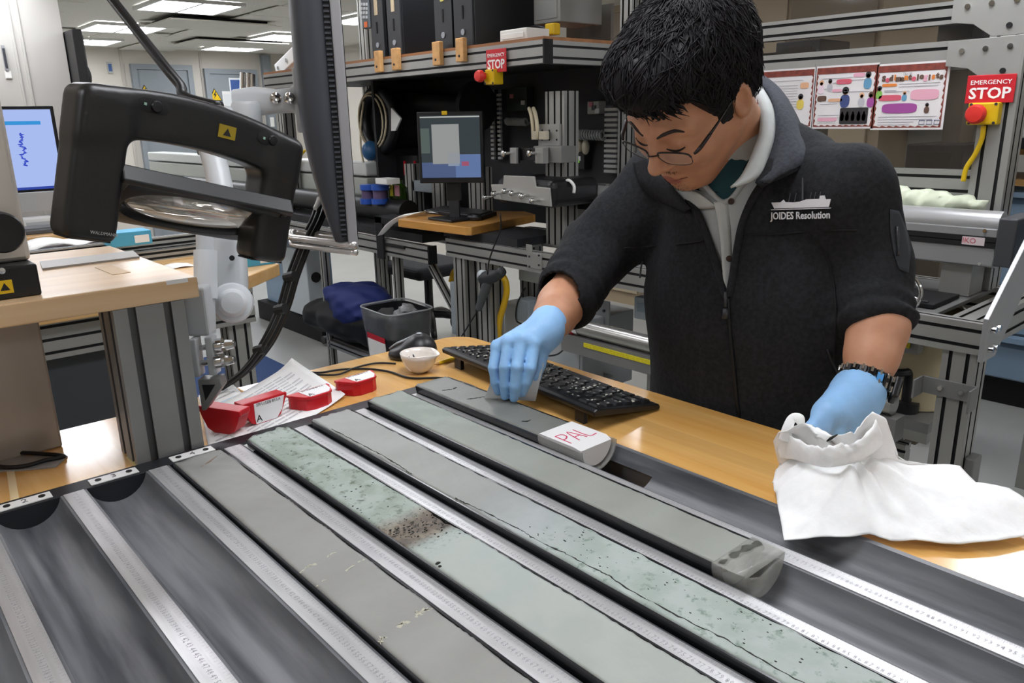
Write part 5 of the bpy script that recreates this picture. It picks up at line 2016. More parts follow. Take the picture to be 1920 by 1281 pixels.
p = at(695, 283, 'x', X - .05)
MB().ell(p, (.05, .05, .055), 16, 10).build('blue_sensor', M('sensor_blue', '#2c5a86', .4), ring, smooth=2)
m = MB()
pp_ = [at(x, y, 'x', X) - rc for x, y in ((748, 202), (766, 222), (756, 245), (748, 245))]
m.prism([(-q[1], q[2]) for q in pp_], rc - ux * .05, -uy, uz, ux, .01)
m.build('white_plate', WHITE, ring)
MB().cyl(rc + ux * .05, rc + np.array([.3, 0, 0]), .16, n=32).build('housing', BLACK_M, ring)
dk = thing('detector_barrel', 'black detector barrel and hoses behind the desk monitor', 'detector', at(800, 220, 'x', FX + .5))
MB().cyl(at(760, 190, 'x', FX + .5), at(870, 200, 'x', FX + .5), .05, n=16).build('barrel', BLACK_M, dk, smooth=True)
MB().cyl(at(890, 200, 'x', FX + .45), at(897, 200, 'x', FX + .45), .12, n=24).build('flange', BLACK_M, dk, smooth=True)
m = MB()
bx(m, 735, 290, 785, 350, FX + .42, .2)
m.build('electronics_box', BLACK, dk, bevel=.004)
for x in (756, 775):
    m = MB()
    bx(m, x, 302, x + 3, 328, FX + .41, .01)
    m.build('red_wire', RED, dk)
# blue pumps
bp_ = thing('blue_pump', 'pair of blue pump rings beside the green bottle', 'pump', at(705, 385, 'x', FX + .1))
for x, w in ((690, 13), (713, 15)):
    for y0, y1, big in ((346, 356, 1), (356, 372, .8), (372, 382, .95)):
        a, b = at(x, y1, 'x', FX + .1), at(x, y0, 'x', FX + .1)
        r_ = abs(at(x - w, y0, 'x', FX + .1)[1] - a[1]) * .62 * big
        MB().cyl((a[0], a[1], a[2]), (a[0], a[1], b[2]), r_, n=18).build('pump_ring', M('pump_blue', '#2550a8', .4) if big != .8 else M('pump_mix', '#5a4a6a', .5), bp_, smooth=True)
m = MB()
bx(m, 703, 334, 725, 347, FX + .05, .08)
m.build('white_cap', WHITE, bp_, bevel=.003)
gb = thing('green_bottle', 'dark green bottle with yellow and pink labels', 'bottle', at(747, 400, 'x', FX + .2))
a, b = at(748, 398, 'x', FX + .2), at(748, 345, 'x', FX + .2)
MB().lathe([(.045, 0), (.05, .005), (.05, b[2] - a[2] - .02), (.03, b[2] - a[2]), (.03, b[2] - a[2] + .02)], a, uz, 20).build('glass', M('green_glass', '#2f4a12', .15), gb, smooth=True)
for x0, x1, c_ in ((730, 736, '#c8c040'), (739, 748, '#c78f98')):
    m = MB()
    bx(m, x0, 347, x1, 368, FX + .14, .006)
    m.build('label', M('lab' + c_, c_, .5), gb)
gs = thing('grey_stand', 'grey power supply and uprights under the desk monitor', 'stand', at(800, 395, 'x', FX + .35))
m = MB()
bx(m, 772, 338, 810, 362, FX + .35, .1)
m.build('power_supply', GREYBOX, gs, bevel=.004)
for x0, x1 in ((763, 776), (812, 830), (880, 905)):
    a, b = at(x0, 400, 'x', FX + .35), at(x1, 340, 'x', FX + .35)
    prof_part(gs, 'upright', (FX + .38, (a[1] + b[1]) / 2, BT), (FX + .38, (a[1] + b[1]) / 2, 1.2), abs(a[1] - b[1]), .06, uy)

# ---------------------------------------------------------------- left track with black bracket, cabinet and bag
lt = thing('left_track', 'second aluminium track frame behind the large monitor', 'equipment frame', (FX + .2, 2.8, 0))
LZ = .86
prof_part(lt, 'front_rail', (FX + .02, 1.84, LZ - .04), (FX + .02, 5.6, LZ - .04), .04, .08, ux)
prof_part(lt, 'rear_rail', (FX + .45, 1.84, LZ - .04), (FX + .45, 5.6, LZ - .04), .04, .08, ux)
MB().box(FX - .002, FX + .045, 1.83, 1.84, LZ - .083, LZ + .002).build('end_cap', BLACK_M, lt)
for px in (745, 610):
    y = at(px, 540, 'x', FX + .05)[1]
    prof_part(lt, 'leg', (FX + .06, y, 0), (FX + .06, y, LZ - .08), .04, .04, uy)
    prof_part(lt, 'leg', (FX + .45, y, 0), (FX + .45, y, LZ - .08), .04, .04, uy)
YS = at(612, 540, 'x', FX + .05)[1] + .02
prof_part(lt, 'lower_rail', (FX + .06, 2.0, .16), (FX + .06, YS, .16), .04, .04, ux)
prof_part(lt, 'lower_rail', (FX + .45, 2.0, .16), (FX + .45, YS, .16), .04, .04, ux)
MB().box(FX + .06, FX + .45, 2.1, YS, .18, .19).build('lower_shelf', ALU_D, lt)
prof_part(lt, 'brace', (FX + .06, 1.9, LZ - .1), (FX + .06, 1.62, .45), .03, .03, ux)
MB().box(FX + .05, FX + .42, 1.95, 5.4, LZ, LZ + .04).build('bed_plate', DARKP, lt)
MB().cyl((FX + .15, 2.2, LZ + .12), (FX + .15, 5.2, LZ + .12), .06, n=16).build('black_roller', BLACK, lt, smooth=True)
bk = thing('black_bracket', 'black bent bracket plate clamped to the left track', 'bracket', at(715, 470, 'x', FX))
m = MB()
bx(m, 702, 405, 720, 487, FX - .02, .012)
bx(m, 702, 405, 748, 425, FX - .02, .15)
bx(m, 720, 455, 757, 468, FX - .01, .1)
m.build('bracket', BLACK_M, bk, bevel=.003)
# upper white beam further left
ub = thing('white_beam', 'long pale grey cable beam behind the magnifier', 'beam', (FX + .1, 4, 1.1))
for z0, z1, c_ in ((1.13, 1.2, '#c9ccca'), (1.02, 1.12, '#a9aca6')):
    MB().box(FX + .25, FX + .4, 2.75, 6.5, z0, z1).build('beam', M('beam' + c_, c_, .4), ub, bevel=.01)
for y in (3.0, 4.5, 6.0):
    MB().box(FX + .3, FX + .36, y - .04, y + .04, LZ, 1.03).build('post', ALU, ub)
bl = thing('black_printer', 'low black device standing on the pale grey beam', 'device', (FX + .3, 4.6, 1.2))
MB().box(FX + .22, FX + .45, 4.0, 5.2, 1.2, 1.30).build('case', BLACK, bl, bevel=.01)
MB().box(FX + .26, FX + .42, 4.1, 5.1, 1.30, 1.33).build('lid', DGREY, bl, bevel=.005)
cn = thing('cable_reel', 'small pale cable reel on the pale grey beam', 'reel', at(527, 292, 'x', FX + .3))
c_ = at(527, 292, 'x', FX + .28)
MB().lathe([(.02, 0), (.07, 0), (.07, .02), (.03, .02), (.03, .06), (.07, .06), (.07, .08), (.02, .08)], c_, -ux, 20).build('reel', M('reel_pale', '#b9bba6', .5), cn, smooth=True)
cable('yellow_cable', 'thin yellow cable on the pale grey beam', [at(x, y, 'x', FX + .22) for x, y in ((533, 282), (545, 300), (555, 308), (562, 295), (572, 282))], .008, mat=YELLOW)
# aluminium boom with orange head
bo = thing('white_boom', 'white perforated boom rising behind the large monitor', 'boom', at(545, 130, 'x', FX + .2))
a, b = at(528, 134, 'x', FX + .2), at(620, 45, 'x', FX + .2)
dv = (b - a) / np.linalg.norm(b - a)
MB().obox((a + b) / 2, dv, ux, np.cross(dv, ux), np.linalg.norm(b - a) / 2, .04, .04).build('boom_arm', M('boom_white', '#d3d5d3', .4), bo, bevel=.006)
for k in range(4):
    p = a + dv * (.05 + .12 * k) - ux * .042
    MB().cyl(p, p - ux * .004, .012, n=10).build('bolt', CHROME, bo)
prof_part(bo, 'mast', (FX + .2, a[1], LZ), (FX + .2, a[1], a[2]), .08, .08, uy)
MB().box(FX + .1, FX + .2, *sorted([at(562, 130, 'x', FX + .1)[1], at(582, 130, 'x', FX + .1)[1]]), at(570, 128, 'x', FX + .1)[2], at(570, 116, 'x', FX + .1)[2]).build('orange_cap', M('orange_cap', '#d98a3a', .5), bo)
estop('far red and white emergency sign seen past the grey monitor arm', (531, 140, 545, 168), FX + .1, 0, 0, 0)
# blue-grey cabinet machine on black base
bmch = thing('compressor_cabinet', 'blue-grey machine cabinet on a black base with side box', 'machine', (2.5, 3.9, 0))
gx0, gy0 = 2.32, 3.42
MB().box(2.28, 2.95, 3.5, 4.5, 0, .14).build('base', BLACK_M, bmch, bevel=.004)
MB().box(2.34, 2.5, 3.7, 4.45, .14, .95).build('cabinet', BLUEGREY, bmch, bevel=.008)
MB().box(2.24, 2.36, 3.56, 3.92, .17, .62).build('side_box', M('sidebox', '#b9c1c4', .4), bmch, bevel=.006)
q = np.array([2.238, 3.72, .42])
MB().lathe([(.0005, .012), (.012, .01), (.014, 0)], q, -ux, 12).build('latch', CHROME, bmch, smooth=True)
MB().lathe([(.035, .004), (.035, 0)], np.array([2.30, 3.558, .44]), -uy, 18).build('gauge_mark', PRINT_K, bmch)
MB().tube([(2.3, 3.74, .62), (2.3, 3.74, .72), (2.34, 3.9, .8), (2.4, 4.1, .82)], .008, 8, smooth=5).build('cable', CABLE, bmch, smooth=2)
MB().cyl((2.25, 3.44, .04), (2.6, 3.44, .04), .028, n=12).build('castor_bar', DGREY, bmch, smooth=True)
# dark bag with a navy jacket on the lower shelf
bg = at(668, 590, 'x', FX + .15)


def bag_fn(P):
    d = sd_ell(P, bg + np.array([0, .0, -.02]), (.2, .33, .13))
    d = smin(d, sd_ell(P, bg + np.array([-.02, .3, -.04]), (.16, .16, .1)), .06)
    d = smin(d, sd_ell(P, bg + np.array([0, -.28, .0]), (.16, .14, .15)), .06)
    return d + .012 * fbm(P[..., 0] * 22, P[..., 1] * 18, P[..., 2] * 25, 4)


o = sdf('duffel_bag', bag_fn, bg - np.array([.26, .55, .2]), bg + np.array([.26, .55, .2]), .016, M('bag_black', '#0f1013', .7), None, 1)
tag(o, 'black duffel bag on the lower shelf of the left track', 'bag')
jk = at(672, 556, 'x', FX + .12)


def jacket_fn(P):
    d = sd_ell(P, jk, (.15, .27, .075))
    d = smin(d, sd_ell(P, jk + np.array([-.06, -.05, -.07]), (.1, .2, .08)), .05)
    return d + .02 * fbm(P[..., 0] * 34, P[..., 1] * 26, P[..., 2] * 30, 9)


o = sdf('navy_jacket', jacket_fn, jk - np.array([.22, .36, .2]), jk + np.array([.22, .36, .14]), .013, M('navy_cloth', '#1b2a66', .7), None, 1)
tag(o, 'crumpled navy blue jacket on top of the black duffel bag', 'jacket')
# chair base seen under the rail
cb_ = thing('office_chair', 'black five-star base of an office chair behind the bin', 'chair', at(795, 640, 'z', 0))
cc_ = at(805, 570, 'x', FX + .85)
c0 = np.array([cc_[0], cc_[1], .12])
for k in range(5):
    an = k * 2 * PI / 5 + .4
    d_ = np.array([math.cos(an), math.sin(an), 0])
    MB().tube([c0 + uz * .06, c0 + d_ * .15 + uz * .05, c0 + d_ * .32 - uz * .02], [.03, .026, .018], 8, smooth=3).build('base_leg', BLACK, cb_, smooth=2)
    MB().ell(c0 + d_ * .32 - uz * .07, (.03, .03, .05), 10, 8).build('castor', BLACK, cb_, smooth=2)
MB().cyl(c0, c0 + uz * .35, .028, n=12).build('gas_column', BLACK, cb_)
MB().box(c0[0] - .24, c0[0] + .24, c0[1] - .24, c0[1] + .24, .46, .54).build('seat', M('seat_black', '#15161a', .8), cb_, bevel=.04, seg=4)

# ---------------------------------------------------------------- waste bin
zb_ = .55
cs = [at(x, y, 'z', zb_) for x, y in ((676, 573), (738, 560), (808, 577), (752, 606))]
bcn = sum(cs) / 4
bin_ = thing('waste_bin', 'black waste bin lined with a clear plastic bag', 'bin', (bcn[0], bcn[1], 0))
bax = (cs[2] + cs[3] - cs[0] - cs[1])
bax[2] = 0
bl1 = np.linalg.norm(bax) / 4
bax /= np.linalg.norm(bax)
bay = np.array([-bax[1], bax[0], 0])
bl2 = .125
bl1 = .15


def rring(a, b, z, wob=0, s=0, p=6.):
    out = []
    for t in np.linspace(0, 2 * PI, 48, endpoint=False):
        c, s_ = math.cos(t), math.sin(t)
        k = 1 + wob * float(fbm(c * 5, s_ * 5, z * 14, s))
        out.append(np.array([bcn[0], bcn[1], z + .1 * wob * float(fbm(c * 3, s_ * 3, 1, s + 2))]) + bax * a * k * math.copysign(abs(c) ** (2 / p), c) + bay * b * k * math.copysign(abs(s_) ** (2 / p), s_))
    return out


MB().loft([rring(.118, .096, 0), rring(.15, .125, zb_), rring(.145, .12, zb_), rring(.113, .09, .02)]).build('body', BLACK, bin_, smooth=True)
BAG = M('clear_bag', '#8f9193', .16, alpha=.3, noise=(18, .3), bump=(30, .5, .01))
MB().loft([rring(.147, .121, .435, .015, 1), rring(.151, .126, .47, .02, 2), rring(.156, .131, .52, .02, 3), rring(.158, .133, zb_ + .008, .02, 4), rring(.15, .125, zb_ + .004, .02, 5), rring(.14, .113, .50, .06, 6), rring(.12, .10, .42, .1, 7), rring(.10, .08, .36, .2, 8)], cap=False).build('clear_liner_bag', BAG, bin_, smooth=2)
MB().tube(rring(.156, .131, zb_ + .008, .015, 4), .004, 6, closed=True).build('bag_rim', M('bag_rim', '#a6a8aa', .25, alpha=.7), bin_, smooth=2)


def crump(P):
    c = np.array([bcn[0], bcn[1], .51], np.float32) + (bax * .05 + bay * .03).astype(np.float32)
    return sd_ell(P, c, (.07, .07, .06)) + .02 * fbm(P[..., 0] * 40, P[..., 1] * 40, P[..., 2] * 40, 3)


sdf('crumpled_film', crump, (bcn[0] - .06, bcn[1] - .1, .42), (bcn[0] + .16, bcn[1] + .1, .61), .008, M('film', '#aeb0b2', .2, alpha=.45), bin_, 1)
# label on the side facing the camera
sides = [(bax, bl1), (-bax, bl1), (bay, bl2), (-bay, bl2)]
lx = at(690, 640, 'z', .26)
nrm_ = max(sides, key=lambda q_: -(q_[0] @ H_F) + .9 * -(q_[0] @ H_R))[0]
tang = np.cross(uz, nrm_)
hwid = .085
for z0, z1, mt, nm in ((.2, .41, PAPER, 'white_label'), (.41, .437, SIGN_RED, 'red_label_band')):
    m = MB()
    k0 = lambda z: (.118 + (.15 - .118) * z / zb_ if abs(nrm_ @ bax) > .5 else .096 + (.125 - .096) * z / zb_) + .0015
    base = np.array([bcn[0], bcn[1], 0])
    vs_ = [base + nrm_ * k0(z) + tang * s_ * hwid + uz * z for z in (z0, z1) for s_ in (-1, 1)]
    vs_ += [v_ + nrm_ * .0015 for v_ in vs_]
    m.add(vs_, [(0, 1, 3, 2), (4, 5, 7, 6), (0, 1, 5, 4), (1, 3, 7, 5), (3, 2, 6, 7), (2, 0, 4, 6)])
    m.build(nm, mt, bin_)
# blue floor mat
fm_ = MB().box(.15, 1.86, 2.3, 3.72, 0, .012).build('floor_mat', M('mat_blue', '#1f3a66', .8, noise=(90, .2), bump=(120, .4, .003)), bevel=.004)
tag(fm_, 'navy blue anti-fatigue mat on the floor beyond the table', 'mat')

# ================================================================== LEFT BACKGROUND DESKS
dA = thing('lab_desk', 'maple lab desk on aluminium rails behind the metal post', 'desk', (.4, 1.9, 0))
dz = .92
poly = [(-1.2, 1.42), (.93, 1.42), (1.17, 1.62), (1.17, 2.5), (-1.2, 2.5)]
MB().prism(poly, (0, 0, dz - .045), ux, uy, uz, .045).build('top', wood('maple_back', '#c99a5c', '#d9b27a', .35, 'x', .3), dA, bevel=.004)
prof_part(dA, 'front_rail', (-1.2, 1.5, dz - .085), (1.0, 1.5, dz - .085), .04, .08, uy)
prof_part(dA, 'front_rail', (-1.2, 1.5, dz - .145), (1.0, 1.5, dz - .145), .04, .04, uy)
MB().box(.12, .62, 1.53, 1.56, .06, dz - .165).build('dark_modesty_panel', M('panel_dark2', '#3c3f42', .5), dA)
for x in (-1.1, .95):
    prof_part(dA, 'leg', (x, 1.55, 0), (x, 1.55, dz - .045), .08, .08, ux)
    prof_part(dA, 'leg', (x, 2.4, 0), (x, 2.4, dz - .045), .08, .08, ux)
ra = thing('profile_stack', 'grey aluminium profiles stacked on the maple lab desk', 'profile', (.6, 2.2, dz))
for k, (y0, z0) in enumerate(((2.02, 0), (2.12, 0), (2.07, .042))):
    prof_part(ra, 'profile', (-.3, y0, dz + z0 + .02), (1.12, y0 + .05, dz + z0 + .02), .04, .04, uz, pitch=.02)
p0 = at(135, 462, 'z', dz + .05)
bk_ = thing('open_booklet', 'open white booklet lying on the profiles at the left', 'booklet', p0)
MB().grid(lambda u, v: tuple(np.array(p0) + np.array([-.16 + .34 * u, -.1 + .22 * v, .01 + .02 * abs(math.sin(PI * 2 * u))])), 16, 4).build('pages', PAPER, bk_, smooth=2, solid=.006)
MB().box(p0[0] - .18, p0[0] + .2, p0[1] - .12, p0[1] + .14, p0[2] - .008, p0[2] - .001).build('cover', M('cover_pale', '#cfc4bf', .6), bk_)
for n, (x, y, sx, sy, lab, z_) in enumerate(((471, 489, .07, .06, 'pale blue tissue box with white label on the lab desk corner', dz), (241, 452, .07, .05, 'small pale blue box among papers behind the magnifier', dz + .085))):
    p = at(x, y + 6, 'z', z_)
    t = thing('tissue_box', lab, 'box', p)
    MB().box(p[0] - sx, p[0] + sx, p[1] - sy, p[1] + sy, z_, z_ + .05).build('carton', M('carton_blue', '#4aa0c4', .5), t, bevel=.002)
    MB().box(p[0] + .01, p[0] + sx - .01, p[1] - sy - .001, p[1] - sy, z_ + .008, z_ + .035).build('label', PAPER, t)
# keyboard-like notebook of white cards at the arm
o = MB().grid(lambda u, v: tuple(np.array(at(340, 497, 'z', dz + .002)) + np.array([-.05 + .2 * u, -.06 + .1 * v, .004 * math.sin(9 * u)])), 10, 4).build('printed_card', PAPER, smooth=2, solid=.001)
tag(o, 'white printed card on the lab desk behind the monitor arm', 'paper')
# second desk with all-in-one computer
dB = thing('computer_desk', 'maple desk with the blue-lit computer in the left background', 'desk', (.6, 3.4, 0))
d2 = .945
MB().box(-1.2, .9, 3.02, 3.9, d2 - .05, d2).build('top', wood('maple_back', '#c99a5c', '#d9b27a', .35, 'x', .3), dB, bevel=.004)
MB().box(-1.1, .85, 3.08, 3.12, d2 - .2, d2 - .05).build('apron', DARKP, dB)
for x in (-1.1, .82):
    prof_part(dB, 'leg', (x, 3.1, 0), (x, 3.1, d2 - .05), .08, .08, ux)
    prof_part(dB, 'leg', (x, 3.8, 0), (x, 3.8, d2 - .05), .08, .08, ux)
im = thing('desktop_display', 'silver all-in-one computer with bright pale blue screen', 'computer', (.6, 3.4, d2))
a, b = at(14, 203, 'y', 3.38), at(114, 352, 'y', 3.38)
xr = b[0] + .02
xl = xr - .62
MB().box(xl - .01, xr + .01, 3.385, 3.42, b[2] - .1, a[2] + .01).build('housing', M('allinone_black', '#101114', .2), im, bevel=.004)
MB().box(xl - .01, xr + .01, 3.375, 3.385, b[2] - .11, b[2] - .012).build('chin', M('allinone_silver', '#b9bbbc', .35, .5), im, bevel=.003)
sn = MB().box(xl + .008, xr - .008, 3.378, 3.385, b[2], a[2] - .006).build('screen', EM('screen_pale', '#a9bcf0', .5), im)
MB().box(xl + .01, at(76, 232, 'y', 3.377)[0], 3.375, 3.378, at(50, 234, 'y', 3.377)[2], at(50, 227, 'y', 3.377)[2]).build('blue_bar', EM('scr_cyan', '#3d9ae0', .45), sn)
MB().box(xl + .008, xr - .008, 3.375, 3.378, b[2], b[2] + .012).build('task_bar', EM('scr_navy', '#3a4fae', .42), sn)
m = MB()
lp = []
for k in range(46):
    y = 250 + k * 1.35
    x = 38 + 4 * math.sin(k * .35) + rng.uniform(-6, 6) + k * .22
    lp.append(at(x, y, 'y', 3.3755))
m.tube(lp, .0035, 5)
m.build('blue_trace', EM('scr_trace', '#3f56d6', .4), sn)
MB().box((xl + xr) / 2 - .08, (xl + xr) / 2 + .08, 3.4, 3.46, d2, b[2]).build('stand', M('allinone_silver', '#b9bbbc', .35, .5), im)
k2 = thing('pale_keyboard', 'dark keyboard in front of the pale blue screen', 'keyboard', (.6, 3.2, d2))
MB().box(.2, .78, 3.1, 3.26, d2, d2 + .02).build('case', M('kb_grey', '#4c4d50', .5), k2, bevel=.004)
MB().box(.22, .76, 3.12, 3.24, d2 + .02, d2 + .027).build('key_block', M('kb_grey2', '#6b6c6e', .5), k2)
bxw = thing('white_adapter', 'small white adapter box on the computer desk', 'box', at(66, 388, 'y', 3.28))
c_ = at(66, 388, 'y', 3.28)
MB().box(c_[0] - .07, c_[0] + .07, 3.28, 3.36, d2, d2 + .06).build('case', WHITE, bxw, bevel=.008)
MB().box(c_[0] - .05, c_[0] + .05, 3.275, 3.28, d2 + .02, d2 + .04).build('front', M('adapter_front', '#b9bcbd', .4), bxw)

# ================================================================== RIGHT SIDE
# upright frame with glazed bays
GXp = FX + .44
fr2 = thing('glazed_frame', 'tall slotted aluminium frame with glazed bays behind the person', 'equipment frame', (GXp, .3, BT))
pa = at(1862, 300, 'x', GXp)
prof_part(fr2, 'corner_post', (GXp + .02, pa[1], BT), (GXp + .02, pa[1], 2.2), .09, .09, uy)
YL = at(1172, 260, 'x', GXp)[1]
prof_part(fr2, 'corner_post', (GXp + .02, YL, BT), (GXp + .02, YL, 2.2), .06, .06, uy)
z_a = at(1797, 22, 'x', GXp)[2]
z_b = at(1797, 103, 'x', GXp)[2]
z_c = at(1790, 345, 'x', GXp)[2]
for z in (z_a, z_b, z_c):
    prof_part(fr2, 'cross_bar', (GXp + .02, YL - .03, z), (GXp + .02, pa[1] + .045, z), .04, .08 if z != z_a else .06, ux)
for z, nm in ((z_a, 'corner_gusset'), (z_b, 'corner_gusset')):
    m = MB()
    y0 = pa[1]
    m.prism([(-.04, .04), (.15, .035), (.15, -.03), (.09, -.04), (.04, -.075), (-.04, -.075)], (GXp - .0255, y0, z), uy, uz, ux, .0055)
    gq = m.build(nm, ALU, fr2, bevel=.001)
    for dy, dz_ in ((-.01, .012), (.05, .01), (.11, .008), (0, -.05)):
        q = np.array([GXp - .0255, y0 + dy, z + dz_])
        MB().cyl(q, q - ux * .005, .0075, n=10).build('bolt', CHROME if dz_ > 0 else BLACK_M, gq)
GLASS = M('tinted_glass', '#4a443c', .05, alpha=.25, spec=.7)
for z0, z1 in ((z_a + .03, 2.15), (z_b + .04, z_a - .03), (z_c + .04, z_b - .04)):
    MB().box(GXp + .015, GXp + .021, YL - .03, pa[1] + .045, z0, z1).build('glass_pane', GLASS, fr2)
# what stands behind the glass: a brown cupboard wall with boxes
cw = thing('brown_cupboard', 'brown wooden cupboard seen dimly through the glazed bays', 'cupboard', (4.6, .6, 0))
BR = M('cupboard_brown', '#a08e74', .6, noise=(3, .1))
MB().box(4.55, 4.95, .95, 3.2, 0, 2.2).build('carcass', BR, cw)
MB().box(4.55, 4.95, -.1, .95, 1.5, 2.2).build('upper_carcass', BR, cw)
for k in range(6):
    y0 = -.08 + k * .55
    for z0, z1 in ((.1, 1.0), (1.05, 1.55), (1.6, 2.15)):
        if k < 2 and z1 < 2:
            continue
        MB().box(4.53, 4.55, y0, y0 + .52, z0, z1).build('door_panel', [BR, M('cupboard_tan', '#b3a288', .6), M('cupboard_dark', '#7d705e', .6)][(k * 2 + int(z0 * 3)) % 3], cw, bevel=.004)
for n, (x0, y0, x1, y1, X, dp_, c_, lab) in enumerate(((1455, 80, 1535, 112, 3.6, .3, '#26262a', 'dark case seen through the upper glass bay'), (1760, 40, 1840, 86, 3.4, .25, '#1d1f22', 'dark framed screen seen through the glass by the corner post'),
                                                        (1700, 270, 1800, 330, 3.3, .3, '#1a1a1c', 'dark equipment case low behind the glass'))):
    lo, hi = R2((x0, y0), (x1, y1), 'x', X)
    t = thing('equipment_case', lab, 'case', (X + dp_ / 2, (lo[1] + hi[1]) / 2, lo[2]))
    MB().box(X, X + dp_, lo[1], hi[1], lo[2], hi[2]).build('case', M('ec' + c_, c_, .5), t, bevel=.006)
    MB().box(X - .006, X, lo[1] + .04, hi[1] - .04, lo[2] + .03, hi[2] - .03).build('front', M('ecf', '#0e0f11', .3), t)
    MB().box(X + .05, X + dp_ - .05, lo[1] + .05, hi[1] - .05, 0, lo[2]).build('stand', M('ecs', '#5d5346', .6), t)
# posters on the glass
PXp = GXp - .012
MAROON = M('poster_maroon', '#7a3a30', .7, noise=(60, .2))
INKS = {'orange': '#d9803a', 'rose': '#cc5a6c', 'pink': '#dba3b4', 'purple': '#9b4a92', 'skin': '#d9a884', 'green': '#7fae52', 'teal': '#5f93b4', 'brown': '#5f473c', 'navy': '#3f4c7c', 'yellow': '#d8c05a', 'grey': '#b4b2b8', 'black': '#2d2a2c', 'lav': '#e3cdd6'}
PK = {k: M('ink_' + k, v, .7) for k, v in INKS.items()}
posters = []


def poster(label, x0, y0, x1, y1):
    lo, hi = R2((x0, y0), (x1, y1), 'x', PXp)
    t = thing('poster', label, 'poster', ((lo + hi) / 2), 'comic posters on the glazed frame')
    MB().box(PXp, PXp + .0015, lo[1], hi[1], lo[2], hi[2]).build('sheet', M('poster_white', '#dcd8d8', .6), t)
    W_, H_ = hi[1] - lo[1], hi[2] - lo[2]
    Q = lambda u, v, d=.0006: np.array([PXp - d, hi[1] - u * W_, hi[2] - v * H_])
    # wavy frame
    pts = []
    n = 10
    for s_ in range(4):
        for k in range(n * 3):
            f_ = k / (n * 3)
            w_ = .052 + .012 * math.sin(f_ * n * 2 * PI)
            u, v = [(f_, w_), (1 - w_, f_), (1 - f_, 1 - w_), (w_, 1 - f_)][s_]
            pts.append((max(w_ * .9, min(1 - w_ * .9, u)), max(w_ * .9, min(1 - w_ * .9, v))))
    m = MB()
    no = len(pts)
    vs_ = [Q(u, v) for u, v in pts] + [Q(.5 + (u - .5) * 1.075 if abs(u - .5) > .4 else u, .5 + (v - .5) * 1.075 if abs(v - .5) > .4 else v) for u, v in pts]
    vs_ = [Q(u, v) for u, v in pts] + [Q(min(.97, max(.03, .5 + (u - .5) * 1.12)), min(.97, max(.03, .5 + (v - .5) * 1.12))) for u, v in pts]
    m.add(vs_, [(i, (i + 1) % no, no + (i + 1) % no, no + i) for i in range(no)])
    m.build('wavy_border', MAROON, t)
    MB().box(PXp - .0008, PXp, *sorted([Q(.04, 0)[1], Q(.96, 0)[1]]), Q(0, .13)[2], Q(0, .03)[2]).build('maroon_band', MAROON, t)
    return t, Q


def blob(t, Q, name, u0, v0, u1, v1, ink, rnd=.25):
    p_ = []
    cu_, cv_, hu, hv = (u0 + u1) / 2, (v0 + v1) / 2, (u1 - u0) / 2, (v1 - v0) / 2
    for a in np.linspace(0, 2 * PI, 20, endpoint=False):
        c, s_ = math.cos(a), math.sin(a)
        p_.append((cu_ + hu * math.copysign(abs(c) ** (2 * rnd), c), cv_ + hv * math.copysign(abs(s_) ** (2 * rnd), s_)))
    a_ = [Q(u, v, .0008) for u, v in p_]
    b_ = [Q(u, v, .0014) for u, v in p_]
    MB().loft([a_, b_]).build(name, PK[ink], t)


def scribble(t, Q, rows_, ink='grey'):
    m = MB()
    for (u0, u1, v) in rows_:
        n = max(3, int((u1 - u0) / .02))
        pts = [Q(u0 + (u1 - u0) * k / n, v + .008 * ((k % 2) - .5), .001) for k in range(n + 1)]
        m.tube(pts, .0007, 4)
    m.build('handwriting', PK[ink], t)['kind'] = 'stuff'


def figure(t, Q, u, v, s, coat, hair='black'):
    blob(t, Q, 'drawn_coat', u - .05 * s, v, u + .05 * s, v + .14 * s, coat, .4)
    blob(t, Q, 'drawn_hair', u - .035 * s, v - .08 * s, u + .035 * s, v + .0 * s, hair, .5)
    blob(t, Q, 'drawn_face', u - .024 * s, v - .05 * s, u + .024 * s, v + .01 * s, 'skin', .5)


t, Q = poster('comic poster titled Sedimentologists, right of the three', 1644, 121, 1767, 243)
wv = 'Sedimentologists'
cols = ['brown', 'rose', 'brown', 'orange', 'brown', 'brown', 'orange', 'brown', 'rose', 'brown', 'brown', 'pink', 'brown', 'orange', 'brown', 'brown']
Wp = abs(Q(0, 0)[1] - Q(1, 0)[1])
for k, ch in enumerate(wv):
    text('title_letter', ch, PK[cols[k]], t, Q(.1 + .83 * (k + .5) / 16, .225 + .012 * math.sin(k * 1.7), .001), -uy, uz, .1 * Wp, .0006, bold=.0015)
text('small_title', 'The JR', PK['grey'], t, Q(.45, .165, .001), -uy, uz, .05 * Wp, .0003)
scribble(t, Q, [(.35, .9, .31), (.35, .88, .35), (.15, .32, .4), (.15, .5, .42), (.1, .9, .8), (.1, .85, .84), (.1, .6, .88), (.1, .55, .92)])
blob(t, Q, 'orange_box', .11, .3, .32, .345, 'orange')
blob(t, Q, 'rose_box', .08, .47, .4, .56, 'rose')
blob(t, Q, 'pink_box', .52, .4, .9, .56, 'pink')
blob(t, Q, 'purple_box', .14, .6, .63, .75, 'purple')
figure(t, Q, .08, .4, .9, 'green')
figure(t, Q, .44, .47, .7, 'teal', 'skin')
figure(t, Q, .76, .66, .7, 'brown')
m = MB()
for k in range(3):
    m.tube([Q(.68 + .1 * k, .86, .001), Q(.75 + .1 * k, .86, .001), Q(.75 + .1 * k, .92, .001), Q(.68 + .1 * k, .92, .001)], .001, 5, closed=True)
m.build('drawn_ship', PK['navy'], t)
t, Q = poster('comic poster with drawn people and a dark photo, middle of the three', 1530, 125, 1637, 241)
